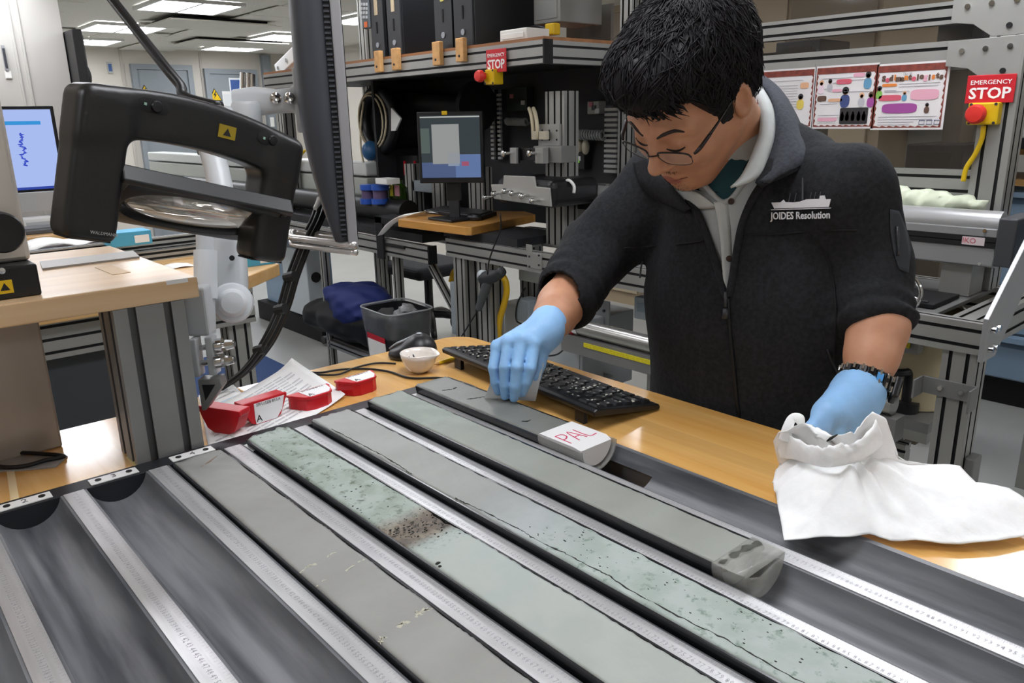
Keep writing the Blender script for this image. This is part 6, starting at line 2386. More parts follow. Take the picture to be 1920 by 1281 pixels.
scribble(t, Q, [(.12, .6, .2), (.3, .5, .27), (.6, .85, .24), (.12, .3, .36), (.5, .9, .42), (.12, .4, .6), (.1, .45, .78), (.1, .45, .82), (.1, .4, .9)])
figure(t, Q, .12, .3, 1., 'lav', 'skin')
figure(t, Q, .26, .28, .9, 'grey')
blob(t, Q, 'drawn_table', .36, .22, .6, .3, 'rose')
figure(t, Q, .85, .22, 1.2, 'teal')
blob(t, Q, 'pink_box', .62, .14, .8, .2, 'pink')
blob(t, Q, 'drawn_monitor', .07, .47, .22, .56, 'brown')
blob(t, Q, 'drawn_core', .25, .52, .48, .57, 'skin')
figure(t, Q, .52, .46, 1.5, 'navy')
figure(t, Q, .78, .52, 1., 'grey', 'skin')
figure(t, Q, .92, .52, 1.1, 'purple', 'brown')
blob(t, Q, 'pink_box', .3, .37, .46, .42, 'pink')
blob(t, Q, 'dark_photo', .46, .67, .9, .93, 'black', .06)
for u_ in (.5, .58, .67, .76, .84):
    blob(t, Q, 'photo_person', u_ - .03, .76, u_ + .03, .88, 'brown', .4)
    blob(t, Q, 'photo_face', u_ - .014, .73, u_ + .014, .77, 'skin', .5)
blob(t, Q, 'pink_strip', .1, .82, .42, .88, 'pink')
t, Q = poster('comic poster partly hidden behind the jacket, left of the three', 1420, 133, 1522, 240)
scribble(t, Q, [(.3, .8, .2)] + [(.1, .72, .28 + .045 * k) for k in range(13)])
blob(t, Q, 'tan_box', .76, .24, .9, .34, 'skin')
figure(t, Q, .78, .52, 1.2, 'yellow')
# emergency stop on the corner post
XE = GXp - .075
estop('large red EMERGENCY STOP sign on the right corner post', (1815, 142, 1899, 192), XE + .04, 0, 0, 0)
ebutton('yellow stop button box with red knob below the large sign', (1816, 193, 1868, 234), XE + .02, .05, (1835, 214), .026)
cable('stop_cable', 'yellow cable running down the corner post from the stop box', [at(x, y, 'x', GXp - .04) for x, y in ((1844, 236), (1841, 260), (1828, 290), (1812, 315), (1806, 340))], .007, mat=YELLOW)
# gantry housing
GXh = FX + .26
ga = thing('linear_gantry', 'grey ribbed linear motor gantry housing right of the person', 'gantry', (GXh + .05, .2, BT))
zt_, zb2 = at(1850, 400, 'x', GXh)[2], at(1850, 512, 'x', GXh)[2]
yr_ = at(1868, 450, 'x', GXh)[1]
hgt = zt_ - zb2
GM = M('gantry_grey', '#98999a', .35, .4)
MB().box(GXh, GXh + .15, yr_, 1.2, zb2 + .1 * hgt, zt_ - .04).build('housing', GM, ga, bevel=.003)
MB().cyl((GXh + .035, yr_, zt_ - .03), (GXh + .035, 1.2, zt_ - .03), .034, n=20).build('top_roll', M('gantry_light', '#b6b7b8', .3, .5), ga, smooth=True)
MB().cyl((GXh + .03, yr_, zb2 + .04), (GXh + .03, 1.2, zb2 + .04), .03, n=20).build('bottom_roll', M('gantry_light', '#b6b7b8', .3, .5), ga, smooth=True)
for z in (zt_ - .07, zb2 + .075):
    MB().box(GXh - .003, GXh, yr_, 1.2, z - .008, z + .008).build('dark_groove', SLOT, ga)
MB().box(GXh - .004, GXh + .16, yr_ - .045, yr_ + .0, zb2 + .02, zt_ - .01).build('end_block', M('end_block', '#4b4c50', .4, .3), ga, bevel=.004)
p = at(1825, 452, 'x', GXh - .002)
lbp = MB().box(GXh - .0035, GXh - .0005, p[1] - .028, p[1] + .028, p[2] - .011, p[2] + .011).build('label', M('label_pinkish', '#cfc0c2', .5), ga)
text('label_print', 'IKO', M('red_print', '#c2606a', .5), lbp, (GXh - .004, p[1] + .01, p[2]), -uy, uz, .02)
for dz_ in (.03, -.06):
    q = np.array([GXh, yr_ + .03, p[2] + dz_])
    MB().cyl(q, q - ux * .004, .005, n=8).build('screw', CHROME, ga)
MB().box(GXh + .04, GXh + .12, .95, 1.0, BT, zb2 + .1 * hgt).build('support', ALU_D, ga)
MB().box(GXh + .04, GXh + .14, yr_ + .06, yr_ + .14, BT, zb2 + .1 * hgt).build('support', ALU, ga)
# crumpled pale plastic on the gantry
pz_ = at(1700, 382, 'x', GXh + .1)


def film_fn(P):
    return sd_ell(P, (GXh + .1, pz_[1] + .05, zt_ + .012), (.05, .26, .035)) + .014 * fbm(P[..., 0] * 60, P[..., 1] * 45, P[..., 2] * 60, 2)


o = sdf('crumpled_film', film_fn, (GXh + .02, pz_[1] - .3, zt_ - .03), (GXh + .18, pz_[1] + .4, zt_ + .08), .009, M('pale_film', '#c9d0b9', .4), None, 1)
tag(o, 'crumpled pale green plastic film lying on the gantry housing', 'film')
# diagonal end plate
dpz = thing('diagonal_plate', 'diagonal grey end plate bolted to the track end', 'plate', (FX + .1, -.49, BT - .1))
yd = -.486
q0, q1 = at(1832, 640, 'y', yd), at(1834, 592, 'y', yd)
q2, q3 = at(1905, 440, 'y', yd), at(1935, 440, 'y', yd)
xA = FX - .005
pts_ = [(xA, .82), (xA, .93), (xA + .5, 1.33), (xA + .6, 1.33), (xA + .6, 1.28), (xA + .09, .82)]
MB().prism([(x, z) for x, z in pts_], (0, yd - .012, 0), ux, uz, uy, .012).build('plate', M('plate_sat', '#a3a4a4', .4, .4), dpz, bevel=.0015)
for x, z in ((.03, .85), (.03, .9), (.06, .85), (.06, .9), (.53, 1.27), (.53, 1.31)):
    q = np.array([xA + x, yd - .012, z])
    MB().lathe([(.0005, .012), (.008, .012), (.009, .0)], q, -uy, 10).build('bolt', CHROME, dpz, smooth=True)
# angle brackets on the right leg
ab = thing('leg_bracket', 'bent angle bracket bolted to the right leg of the track', 'bracket', (FX, -.36, .6))
za = at(1765, 730, 'x', FX)[2]
m = MB()
m.box(FX + .002, FX + .009, -.49, -.36, za - .02, za + .025)
m.box(FX - .05, FX + .009, -.365, -.36, za - .025, za + .025)
m.box(FX - .045, FX + .009, -.495, -.49, za - .035, za + .025)
m.build('bracket', ALU_D, ab, bevel=.001)
for y in (-.41, -.46):
    q = np.array([FX + .002, y, za + .003])
    MB().lathe([(.0005, .008), (.006, .008), (.007, 0)], q, -ux, 10).build('bolt', CHROME, ab, smooth=True)
o = MB().box(FX + .03, FX + .085, -.505, -.481, .42, .55).build('side_plate', ALU_D, bevel=.003)
tag(o, 'small grey plate on the right side of the track leg', 'plate')
# black tray on the track and jar stuff below
sb = thing('sample_plate', 'flat black sample plate lying on the track deck', 'plate', (FX + .2, -.25, BT))
MB().box(FX + .08, FX + .26, -.34, -.12, BT, BT + .012).build('plate', BLACK_M, sb, bevel=.002)
for dy in (-.3, -.16):
    MB().box(FX + .085, FX + .1, dy - .02, dy + .02, BT + .012, BT + .016).build('clip', DGREY, sb)
o = MB().box(FX + .12, FX + .3, .02, .3, BT + .0, BT + .24).build('black_case', BLACK_M, bevel=.006)
tag(o, 'black case standing on the track under the gantry', 'case')
cw_ = thing('chrome_wheel', 'chrome spoked hand wheel beside the rolled sleeve', 'wheel', at(1690, 545, 'x', FX + .05))
wc = at(1690, 548, 'x', FX + .05)
MB().tube([(wc[0], wc[1] + .05 * math.cos(t), wc[2] + .05 * math.sin(t)) for t in np.linspace(0, 2 * PI, 24, endpoint=False)], .006, 8, closed=True).build('rim', CHROME, cw_, smooth=2)
for k in range(3):
    a_ = k * PI / 3 + .3
    MB().cyl((wc[0], wc[1] + .05 * math.cos(a_), wc[2] + .05 * math.sin(a_)), (wc[0], wc[1] - .05 * math.cos(a_), wc[2] - .05 * math.sin(a_)), .004, n=8).build('spoke', CHROME, cw_)
shl = thing('frame_shelf', 'lower shelf inside the right end of the track frame', 'shelf', (FX + .3, 0, .5))
zs = at(1700, 762, 'x', FX + .2)[2]
MB().box(FX + .1, FX + .5, -.36, .5, zs - .03, zs).build('board', ALU_D, shl)
MB().box(FX + .1, FX + .14, -.36, .5, zs - .06, zs - .03).build('front_lip', ALU, shl)
bkt = thing('beige_bucket', 'translucent beige bucket on the lower shelf of the track', 'bucket', at(1708, 760, 'x', FX + .25))
p = at(1712, 757, 'x', FX + .25)
MB().lathe([(.085, 0), (.09, .004), (.115, .26), (.12, .27), (.12, .28), (.11, .28), (.085, .02), (.001, .02)], (p[0], p[1], zs), uz, 32).build('tub', M('beige_poly', '#b8ab8c', .5), bkt, smooth=True)
MB().tube([(p[0] - .05 * 0, p[1] + .12 * math.cos(t), zs + .27 + .06 * math.sin(t)) for t in np.linspace(0, PI, 14)], .004, 6).build('handle', STEEL, bkt, smooth=2)
cp = thing('black_cup_holder', 'black ring holder with tube behind the wrist watch', 'holder', at(1678, 755, 'x', FX + .16))
p = at(1676, 690, 'x', FX + .16)
MB().tube([(p[0] + .045 * math.cos(t), p[1] + .045 * math.sin(t), p[2]) for t in np.linspace(0, 2 * PI, 24, endpoint=False)], .012, 8, closed=True).build('ring', BLACK, cp, smooth=2)
MB().cyl((p[0], p[1] - .045, zs), (p[0], p[1] - .045, p[2]), .014, n=12).build('rod', BLACK, cp, smooth=True)
MB().cyl((p[0], p[1] - .045, zs), (p[0], p[1] - .045, zs + .03), .035, n=16).build('foot', BLACK, cp, smooth=True)
# drawer cabinet
DX = 4.12
dc = thing('drawer_cabinet', 'blue-grey steel drawer cabinet on a black plinth at the right', 'drawer cabinet', (DX + .3, -.2, 0))
MB().box(DX + .06, DX + .62, -1.2, .86, 0, .14).build('plinth', BLACK_M, dc)
MB().box(DX + .02, DX + .65, -1.25, .9, .14, 1.08).build('carcass', BLUEGREY, dc, bevel=.004)
dzs = [.15, .38, .61, .84, 1.07]
for k in range(4):
    for y0, y1 in ((-1.24, -.18), (-.17, .89)):
        dr = MB().box(DX, DX + .02, y0, y1, dzs[k], dzs[k + 1] - .012).build('drawer_front', BLUEGREY, dc, bevel=.003)
        MB().prism([(0, 0), (-.028, -.006), (-.03, -.03), (-.024, -.03), (-.02, -.012), (0, -.01)], (DX, y0 + .01, dzs[k + 1] - .014), ux, uz, uy, y1 - y0 - .02).build('pull_rail', BLUEGREY, dr)
        MB().box(DX - .002, DX, y0 + .01, y1 - .01, dzs[k + 1] - .075, dzs[k + 1] - .045).build('label_channel', M('label_chan', '#56697d', .4), dr)
# shelves with boxes over the cabinet
shw = thing('wooden_shelf', 'wooden shelf unit with flat boxes above the drawer cabinet', 'shelf', (DX + .3, -.3, 1.08))
for z in (1.08, 1.22):
    MB().box(DX - .05, DX + .45, -1.2, .45, z, z + .03).build('shelf_board', wood('shelf_tan', '#a97c48', '#c0965c', .5, 'y', .1), shw)
for y in (-1.18, .43):
    MB().box(DX, DX + .45, y, y + .02, 1.08, 1.25).build('side', wood('shelf_tan', '#a97c48', '#c0965c', .5, 'y', .1), shw)
for n, (y0, y1, z0, z1, c_, lab) in enumerate(((-.7, .1, 1.25, 1.36, '#b08a5e', 'flat brown cardboard box on the shelf above the drawers'), (-.6, .05, 1.11, 1.17, '#9b7448', 'thin brown box on the lower shelf above the drawers'))):
    t = thing('cardboard_box', lab, 'box', (DX + .2, (y0 + y1) / 2, z0))
    MB().box(DX - .02, DX + .35, y0, y1, z0, z1).build('carton', M('card' + c_, c_, .7, noise=(20, .05)), t, bevel=.003)
    MB().box(DX - .022, DX - .02, y0 + .1, y0 + .4, z0 + .015, z1 - .02).build('label', PAPER, t)
mg_ = thing('microscope', 'black microscope on the shelf at the right edge', 'microscope', (DX, -.1, 1.28))
p = at(1905, 310, 'x', DX - .1)
MB().box(p[0] - .08, p[0] + .1, p[1] - .14, p[1] + .14, 1.25, 1.33).build('foot', BLACK, mg_, bevel=.01)
MB().box(p[0] + .02, p[0] + .1, p[1] - .05, p[1] + .05, 1.33, 1.6).build('arm', BLACK, mg_, bevel=.01)
MB().box(p[0] - .1, p[0] + .02, p[1] - .1, p[1] + .1, 1.4, 1.46).build('stage', BLACK, mg_, bevel=.005)
MB().cyl((p[0] - .04, p[1], 1.48), (p[0] - .02, p[1], 1.66), .035, n=16).build('tube', BLACK, mg_, smooth=True)
for sy in (-1, 1):
    MB().cyl((p[0] - .06, p[1] + sy * .035, 1.62), (p[0] - .13, p[1] + sy * .035, 1.69), .018, n=14).build('eyepiece', CHROME, mg_, smooth=True)
lv = thing('louvred_panel', 'white louvred panel at the upper right edge', 'panel', (3.4, -.2, 1.3))
p = at(1908, 150, 'x', 3.2)
MB().box(3.2, 3.24, p[1] - .5, p[1] + .05, 1.32, 2.05).build('panel', WHITE, lv, bevel=.02)
for k in range(16):
    MB().box(3.19, 3.2, p[1] - .45, p[1] + .0, 1.38 + k * .038, 1.39 + k * .038).build('slat', M('slat_dark', '#6f7274', .5), lv)
MB().box(3.21, 3.23, p[1] - .3, p[1] - .2, 0, 1.32).build('pole', ALU, lv)

# ================================================================== THE PERSON
from mathutils.bvhtree import BVHTree
HP = np.array([.9796, -.3433, 1.4468])
HR = np.array([[-0.68754463, 0.09842638, -0.7194405], [0.00623336, -0.98993441, -0.14138956], [-0.72611537, -0.10169616, 0.68001056]])
SK = 1.03
hw_ = lambda *p: np.array(p) * SK @ HR + HP            # head frame (forward, left, up) -> world
person = thing('person', 'person with short black hair and glasses in a black fleece jacket, bending over the cores', 'person', (1.15, -.37, 0))


def skin_mat(name, c1, c2):
    m = M(name, c1, .48, noise=(28, .1), col2=c2, bump=(220, .12, .0008))
    b = m.node_tree.nodes['Principled BSDF']
    b.inputs['Subsurface Weight'].default_value = .12
    b.inputs['Subsurface Radius'].default_value = (.01, .004, .002)
    return m


SKIN = skin_mat('skin', '#b98567', '#c59274')
# ---- joints
SH_R, SH_L = np.array([1.14, -.18, 1.295]), D(1584, 360, 1.19)
EL_R, EL_L = D(1120, 466, 1.52), D(1626, 504, 1.215)
CU_R, CU_L = D(1052, 572, 1.415), D(1646, 614, 1.165)
WR_R, WR_L = D(1030, 612, 1.33), D(1622, 722, 1.14)
NB = np.array([1.115, -.35, 1.34])


def head_fn(Pw):
    P = ((Pw - HP.astype(np.float32)) @ HR.T.astype(np.float32)) / SK
    Pm = P.copy()
    Pm[..., 1] = np.abs(Pm[..., 1])
    d = sd_ell(P, (-.015, 0, .052), (.1, .077, .086))
    d = smin(d, sd_ell(P, (.03, 0, .0), (.072, .068, .085)), .03)
    d = smin(d, sd_ell(P, (.05, 0, -.035), (.056, .053, .072)), .025)           # face
    d = smin(d, sd_cap(Pm, (.0, .058, -.035), (.07, .022, -.092), .016, .014), .03)  # jaw
    d = smin(d, sd_ell(P, (.083, 0, -.092), (.019, .021, .018)), .018)          # chin
    d = smin(d, sd_ell(Pm, (.068, .04, -.018), (.028, .024, .026)), .02)        # cheeks
    d = smin(d, sd_cap(Pm, (.092, .014, .03), (.078, .05, .03), .009, .008), .016)   # brow
    d = -smin(-d, sd_ell(Pm, (.115, .032, .010), (.017, .020, .012)), .010)     # eye hollows
    d = smin(d, sd_ell(Pm, (.0845, .032, .009), (.0145, .0165, .0125)), .004)   # lids
    d = smin(d, sd_cap(P, (.098, 0, .018), (.120, 0, -.018), .0065, .0105), .010)  # nose
    d = smin(d, sd_ell(P, (.121, 0, -.022), (.0125, .012, .0105)), .006)
    d = smin(d, sd_ell(Pm, (.110, .0125, -.026), (.010, .0075, .0075)), .005)
    d = -smin(-d, sd_ell(Pm, (.115, .007, -.034), (.004, .0035, .004)), .002)
    d = smin(d, sd_ell(P, (.099, 0, -.058), (.012, .023, .0065)), .006)         # lips
    d = smin(d, sd_ell(P, (.096, 0, -.070), (.012, .019, .0065)), .006)
    d = -smin(-d, sd_ell(P, (.112, 0, -.064), (.008, .021, .0016)), .003)
    # ears
    e = sd_ell(Pm, (-.008, .080, .002), (.020, .009, .033))
    e = -smin(-e, sd_ell(Pm, (-.002, .0885, .005), (.012, .0095, .021)), .002)
    d = smin(d, e, .006)
    # neck
    a = np.array([-.035, 0, -.03]) * SK @ HR + HP
    d = smin(d * SK, sd_cap(Pw, a, NB, .054, .062), .03)
    d = smin(d, sd_cap(Pw, hw_(-.01, .0, -.075), NB + np.array([-.045, 0, -.03]), .03, .04), .035)
    return d


def tors_fn(P):
    d = sd_cap(P, (1.13, -.38, .80), (1.14, -.365, 1.22), .15, .15, (1.45, 1, 1))
    d = smin(d, sd_cap(P, SH_R, SH_L, .05), .06)
    d = smin(d, sd_cap(P, NB, NB - uz * .1, .06, .09), .04)
    return d


def arm_fn(el, cu, wr, hand, rw, extra):
    def fn(P):
        d = sd_cap(P, el, cu, .04, .04)
        m_ = (np.array(cu) * .5 + np.array(wr) * .5)
        d = smin(d, sd_cap(P, cu, m_, .041, .036), .02)
        d = smin(d, sd_cap(P, m_, wr, .0345, rw), .02)
        d = smin(d, sd_cap(P, wr, hand, rw, rw * .8), .02)
        return d
    return fn


HD_R, HD_L = D(985, 650, 1.30), D(1570, 775, 1.11)
parts_ = []
lo = np.min([hw_(*p) for p in ((-.13, -.1, -.14), (.14, .1, .15), (-.13, .1, .15), (.14, -.1, -.14), (-.13, -.1, .15), (.14, .1, -.14))] + [NB - .08], 0)
hi = np.max([hw_(*p) for p in ((-.13, -.1, -.14), (.14, .1, .15), (-.13, .1, .15), (.14, -.1, -.14), (-.13, -.1, .15), (.14, .1, -.14))] + [NB + .08], 0)
parts_.append(surface(head_fn, lo, hi, .0026, 1))
parts_.append(surface(tors_fn, (.95, -.66, .78), (1.32, -.08, 1.42), .012, 1))
for el, cu, wr, hd, rw in ((EL_R, CU_R, WR_R, HD_R, .0265), (EL_L, CU_L, WR_L, HD_L, .026)):
    q = np.array([el, cu, wr, hd])
    parts_.append(surface(arm_fn(el, cu, wr, hd, rw, None), q.min(0) - .06, q.max(0) + .06, .0045, 2))
V_, Q_, n_ = [], [], 0
for v, q in parts_:
    V_.append(v)
    Q_.append(q + n_)
    n_ += len(v)
body = np_mesh('body', np.concatenate(V_), np.concatenate(Q_), SKIN, person)
HEADBVH = BVHTree.FromPolygons([tuple(v) for v in parts_[0][0]], [tuple(map(int, q)) for q in parts_[0][1]])


def onhead(*p):
    """head-frame point pushed onto the face surface along forward (or outward)"""
    w = hw_(*p)
    o = w + HR[0] * .1
    h = HEADBVH.ray_cast(Vector(o), Vector(-HR[0]))
    return np.array(h[0]) if h[0] is not None else w


HAIR = M('hair_black', '#141215', .6, spec=.3)
HAIR2 = M('hair_strand', '#18161a', .62, spec=.28)
# facial marks
for s in (-1, 1):
    m = MB()
    pts = [onhead(.1, s * y, z) + HR[0] * .0012 for y, z in ((.013, .028), (.025, .034), (.04, .036), (.052, .031))]
    m.tube([p - HR[0] * .0012 for p in pts], [.0018, .003, .0027, .001], 8, smooth=4, flat=1)
    m.build('eyebrow', M('brow_brown', '#2b211f', .7), person, smooth=2)
    m = MB()
    pts = [onhead(.1, s * y, z) + HR[0] * .0006 for y, z in ((.018, .004), (.026, .0005), (.036, .0005), (.046, .005))]
    m.tube(pts, [.0008, .0016, .0018, .001], 6, smooth=4)
    m.build('eyelash_line', HAIR, person, smooth=2)
m = MB()
pts = [onhead(.1, y, z) + HR[0] * .0003 for y, z in ((-.024, -.066), (-.012, -.0635), (0, -.0645), (.012, -.0635), (.024, -.066))]
m.tube(pts, [.0006, .0013, .0014, .0013, .0006], 6, smooth=4)
m.build('mouth_line', M('mouth_dark', '#5e3128', .5), person, smooth=2)
LIP = skin_mat('lip_skin', '#a35f50', '#ab6b5a')
for z, hgt_, w in ((-.0585, .0042, .021), (-.0705, .0046, .018)):
    m = MB()
    pts = [onhead(.1, y, z + .002 * (abs(y) / w) * (-1 if z > -.065 else 1)) + HR[0] * -.0022 for y in np.linspace(-w, w, 7)]
    m.tube(pts, [.001, .003, .0042, .0044, .0042, .003, .001], 10, smooth=3)
    m.build('lip', LIP, person, smooth=2)
# stubble on the chin and lip
m = MB()
for k in range(260):
    if k < 170:
        y, z = rng.normal() * .012, -.097 + rng.normal() * .008
    else:
        y, z = rng.uniform(-.022, .022), -.047 + rng.normal() * .002
    p = onhead(.1, y, z)
    m.tube([p, p + HR[0] * .0012 - HR[2] * .0012], [.0003, .0001], 3)
m.build('stubble', HAIR, person)['kind'] = 'stuff'

# ---- hair
HZX = [-.2, -.1, -.07, -.045, -.03, -.012, .0, .012, .022, .03, .045, .062, .085, .11, .2]
HZZ = [-.055, -.052, -.05, -.045, -.02, .034, .034, .0, -.035, -.03, .018, .068, .082, .09, .09]


def hair_fn(Pw):
    P = ((Pw - HP.astype(np.float32)) @ HR.T.astype(np.float32)) / SK
    d = sd_ell(P, (-.018, 0, .062), (.119, .094, .098))
    d = smin(d, sd_ell(P, (.055, 0, .105), (.062, .075, .042)), .03)
    d = smin(d, sd_ell(P, (-.02, 0, -.005), (.095, .083, .05)), .02)
    d = d + .0035 * fbm(P[..., 0] * 90, P[..., 1] * 60, P[..., 2] * 60, 12)
    hz_ = np.interp(P[..., 0], HZX, HZZ).astype(np.float32) + .004 * fbm(P[..., 1] * 160, P[..., 0] * 60, 0, 3)
    cut = hz_ - P[..., 2]
    return -smin(-d, -cut, .008) * SK


c8 = [hw_(a, b, c) for a in (-.15, .14) for b in (-.12, .12) for c in (-.08, .18)]
hv, hq = surface(hair_fn, np.min(c8, 0), np.max(c8, 0), .0034, 1)
np_mesh('hair', hv, hq, HAIR, person)
HBVH = BVHTree.FromPolygons([tuple(v) for v in hv], [tuple(map(int, q)) for q in hq])
m = MB()
cen = hw_(-.01, 0, .05)
crown = np.array([-.06, .01, .15])


def hair_pt(dl, lift):
    """point on the hair surface in head-frame direction dl"""
    dw = dl @ HR
    h = HBVH.ray_cast(Vector(cen + dw * .3), Vector(-dw))
    if h[0] is None:
        return None
    return np.array(h[0]) + dw * lift


for k in range(2200):
    th = rng.uniform(0, 2 * PI)
    r0 = rng.uniform(.02, .95)
    # start direction spreads from the crown
    base = crown - np.array([-.01, 0, .05])
    base = base / np.linalg.norm(base)
    side = np.array([math.cos(th), math.sin(th), 0.])
    side = side - base * (side @ base)
    side /= np.linalg.norm(side)
    a0_ = r0 * 1.75
    ln = rng.uniform(.28, .5)
    pts, ok = [], True
    tw = rng.normal() * .25
    for j in range(5):
        a = a0_ + ln * j / 4
        sd_ = side * math.cos(tw * j / 4) + np.cross(base, side) * math.sin(tw * j / 4)
        dl = base * math.cos(a) + sd_ * math.sin(a)
        p = hair_pt(dl, .0012 + .004 * (j / 4) ** 2 * rng.uniform(.2, 1.6))
        if p is None:
            ok = False
            break
        pl_ = (p - HP) @ HR.T / SK
        if pl_[2] < np.interp(pl_[0], HZX, HZZ) - .006:
            ok = False
            break
        pts.append(p)
    if ok:
        m.tube(pts, [.0009, .0012, .0011, .0008, .0002], 4)
# fringe
for k in range(170):
    y = rng.uniform(-.062, .062)
    z0 = .114 + rng.normal() * .004
    x0 = .088 - 6 * y * y
    pts = [hw_(x0 + .012, y, z0 + .004), hw_(x0 + .022, y * 1.03 + rng.normal() * .004, z0 - .014), hw_(x0 + .018, y * 1.05 + rng.normal() * .006, z0 - .03 + rng.normal() * .004), hw_(x0 + .014, y * 1.07 + rng.normal() * .008, z0 - .042 + rng.normal() * .006)]
    m.tube(pts, [.0024, .0026, .002, .0003], 4)
m.build('hair_strands', HAIR2, person, smooth=2)['kind'] = 'stuff'

# ---- eyeglasses
GF = M('glasses_frame', '#3a3436', .25, .7)
GLZ = M('glasses_lens', '#c9cfcf', .02, alpha=.16, spec=.6)
gl = MB()
fz_ = .104
top = {}
for s in (-1, 1):
    o_ = lambda a, b, x=0: hw_(fz_ + .012 - abs(a) * .16 + x, s * a, b)
    rim = [o_(.010, .001), o_(.013, .0075), (o_(.035, .0095)), o_(.058, .0085), o_(.064, .002)]
    gl.tube(rim, .0015, 8, smooth=5)
    low = [o_(.064, .002), o_(.060, -.012), o_(.04, -.017), o_(.02, -.015), o_(.010, -.004), o_(.010, .001)]
    gl.tube(low, .0006, 6, smooth=5)
    lens = spline(rim, 5) + spline(low, 5)
    cn_ = sum(lens) / len(lens)
    lm = MB()
    lm.add([cn_] + lens, [(0, i, i + 1) for i in range(1, len(lens))])
    lm.build('lens', GLZ, person, smooth=2)
    # temple: thick front section, thin rear
    tp_ = [hw_(.101, s * .0665, .004), hw_(.092, s * .072, .007), hw_(.07, s * .077, .012)]
    gl.tube(tp_, [.002, .0032, .0028], 8, smooth=4)
    gl.tube([tp_[-1], hw_(.04, s * .081, .017), hw_(.012, s * .083, .021)], [.0026, .0015, .0013], 8, smooth=4)
gl.tube([hw_(fz_ + .0105, .0105, .002), hw_(fz_ + .018, 0, .006), hw_(fz_ + .0105, -.0105, .002)], .0012, 8, smooth=5)
gl.build('eyeglasses', GF, person, smooth=2)

# ---- jacket
FLEECE = M('black_fleece', '#242528', .9, noise=(140, .25), bump=(420, .5, .0015), spec=.25)
FLEECE2 = M('fleece_collar', '#41444b', .9, noise=(200, .15), bump=(420, .4, .001), spec=.25)


def jack_fn(P):
    d = sd_cap(P, (1.135, -.385, .78), (1.135, -.38, 1.05), .198, .2, (1.42, 1, 1)) / 1.2
    d = smin(d, sd_cap(P, (1.14, -.37, 1.12), (1.145, -.36, 1.23), .2, .185, (1.4, 1, 1)) / 1.2, .05)
    d = smin(d, sd_cap(P, SH_R, SH_L, .078, .064), .05)
    d = smin(d, sd_cap(P, NB + np.array([.01, 0, -.05]), NB + np.array([0, 0, .0]), .1, .082), .05)
    for sh, el, cu, r0, r1, r2 in ((SH_R, EL_R, CU_R, .084, .07, .058), (SH_L, EL_L, CU_L, .07, .062, .054)):
        a = sd_cap(P, sh, el, r0, r1)
        a = smin(a, sd_cap(P, el, cu, r1, r2), .02)
        # rolled folds near the cuff
        ax_ = (cu - el) / np.linalg.norm(cu - el)
        s_ = (P - el.astype(np.float32)) @ ax_.astype(np.float32)
        L = np.linalg.norm(cu - el)
        a = a - .004 * np.clip((s_ / L - .35) * 2, 0, 1) * np.sin(s_ * 2 * PI / .03 + 2 * fbm(P[..., 1] * 12, P[..., 2] * 12, P[..., 0] * 9, 5))
        # flat cuff end
        a = np.maximum(a, s_ - L - .004)
        d = smin(d, a, .028)
    # soft drape folds
    d = d + .005 * fbm(P[..., 1] * 15, P[..., 2] * 9 + P[..., 0] * 8, P[..., 0] * 14, 21) + .0015 * fbm(P[..., 1] * 40, P[..., 2] * 40, P[..., 0] * 40, 22)
    d = d - .004 * np.exp(-((P[..., 1] + .385) / .01) ** 2) * (P[..., 0] < 1.1) * (P[..., 2] < 1.15)
    # neck opening
    d = -smin(-d, sd_cap(P, NB + np.array([-.03, 0, -.02]), hw_(-.04, 0, -.06), .068, .075), .01)
    return d


jv, jq = surface(jack_fn, (.9, -.82, .78), (1.4, .12, 1.47), .0055, 2)


def proj_px(P):
    d = np.asarray(P) - CAM
    z = d @ CF
    return np.stack([960 + F_PX * (d @ CR) / z, 640.5 - F_PX * (d @ CU) / z], -1)


def in_poly(pts, poly):
    x, y = pts[:, 0], pts[:, 1]
    ins = np.zeros(len(pts), bool)
    n = len(poly)
    for i in range(n):
        x0, y0 = poly[i]
        x1, y1 = poly[(i + 1) % n]
        c = ((y0 > y) != (y1 > y)) & (x < (x1 - x0) * (y - y0) / (y1 - y0 + 1e-9) + x0)
        ins ^= c
    return ins


# opening of the half-unzipped front: a V on the chest (body coordinates y, z)
fc_ = jv[jq].mean(1)
nr_ = np.cross(jv[jq[:, 2]] - jv[jq[:, 0]], jv[jq[:, 3]] - jv[jq[:, 1]])
px_ = proj_px(fc_)
VP = [(1235, 300), (1275, 350), (1305, 395), (1325, 440), (1345, 500), (1357, 548), (1367, 556), (1374, 520), (1382, 470), (1392, 420), (1412, 372), (1440, 330), (1440, 280)]
cutv = in_poly(px_, VP) & (((fc_ - CAM) * nr_).sum(1) < 0) & (fc_[:, 0] < 1.16)
jv_all = jv
jk_o = np_mesh('jacket', jv, jq[~cutv], FLEECE, person)
sm_ = jk_o.modifiers.new('solid', 'SOLIDIFY')
sm_.thickness = .006
sm_.offset = -1
JB = BVHTree.FromPolygons([tuple(v) for v in jv], [tuple(map(int, q)) for q in jq])


def hit(x, y, off=.002, bvh=None):
    d = ray(x, y)
    d = d / np.linalg.norm(d)
    h = (bvh or JB).ray_cast(Vector(CAM), Vector(d))
    if h[0] is None:
        return D(x, y, 1.25)
    n_ = np.array(h[1])
    if n_ @ d > 0:
        n_ = -n_
    return np.array(h[0]) + n_ * off


# shirt beneath, one size smaller
SHIRT = M('shirt_white', '#abb0b1', .75, noise=(60, .05), bump=(500, .2, .0006))


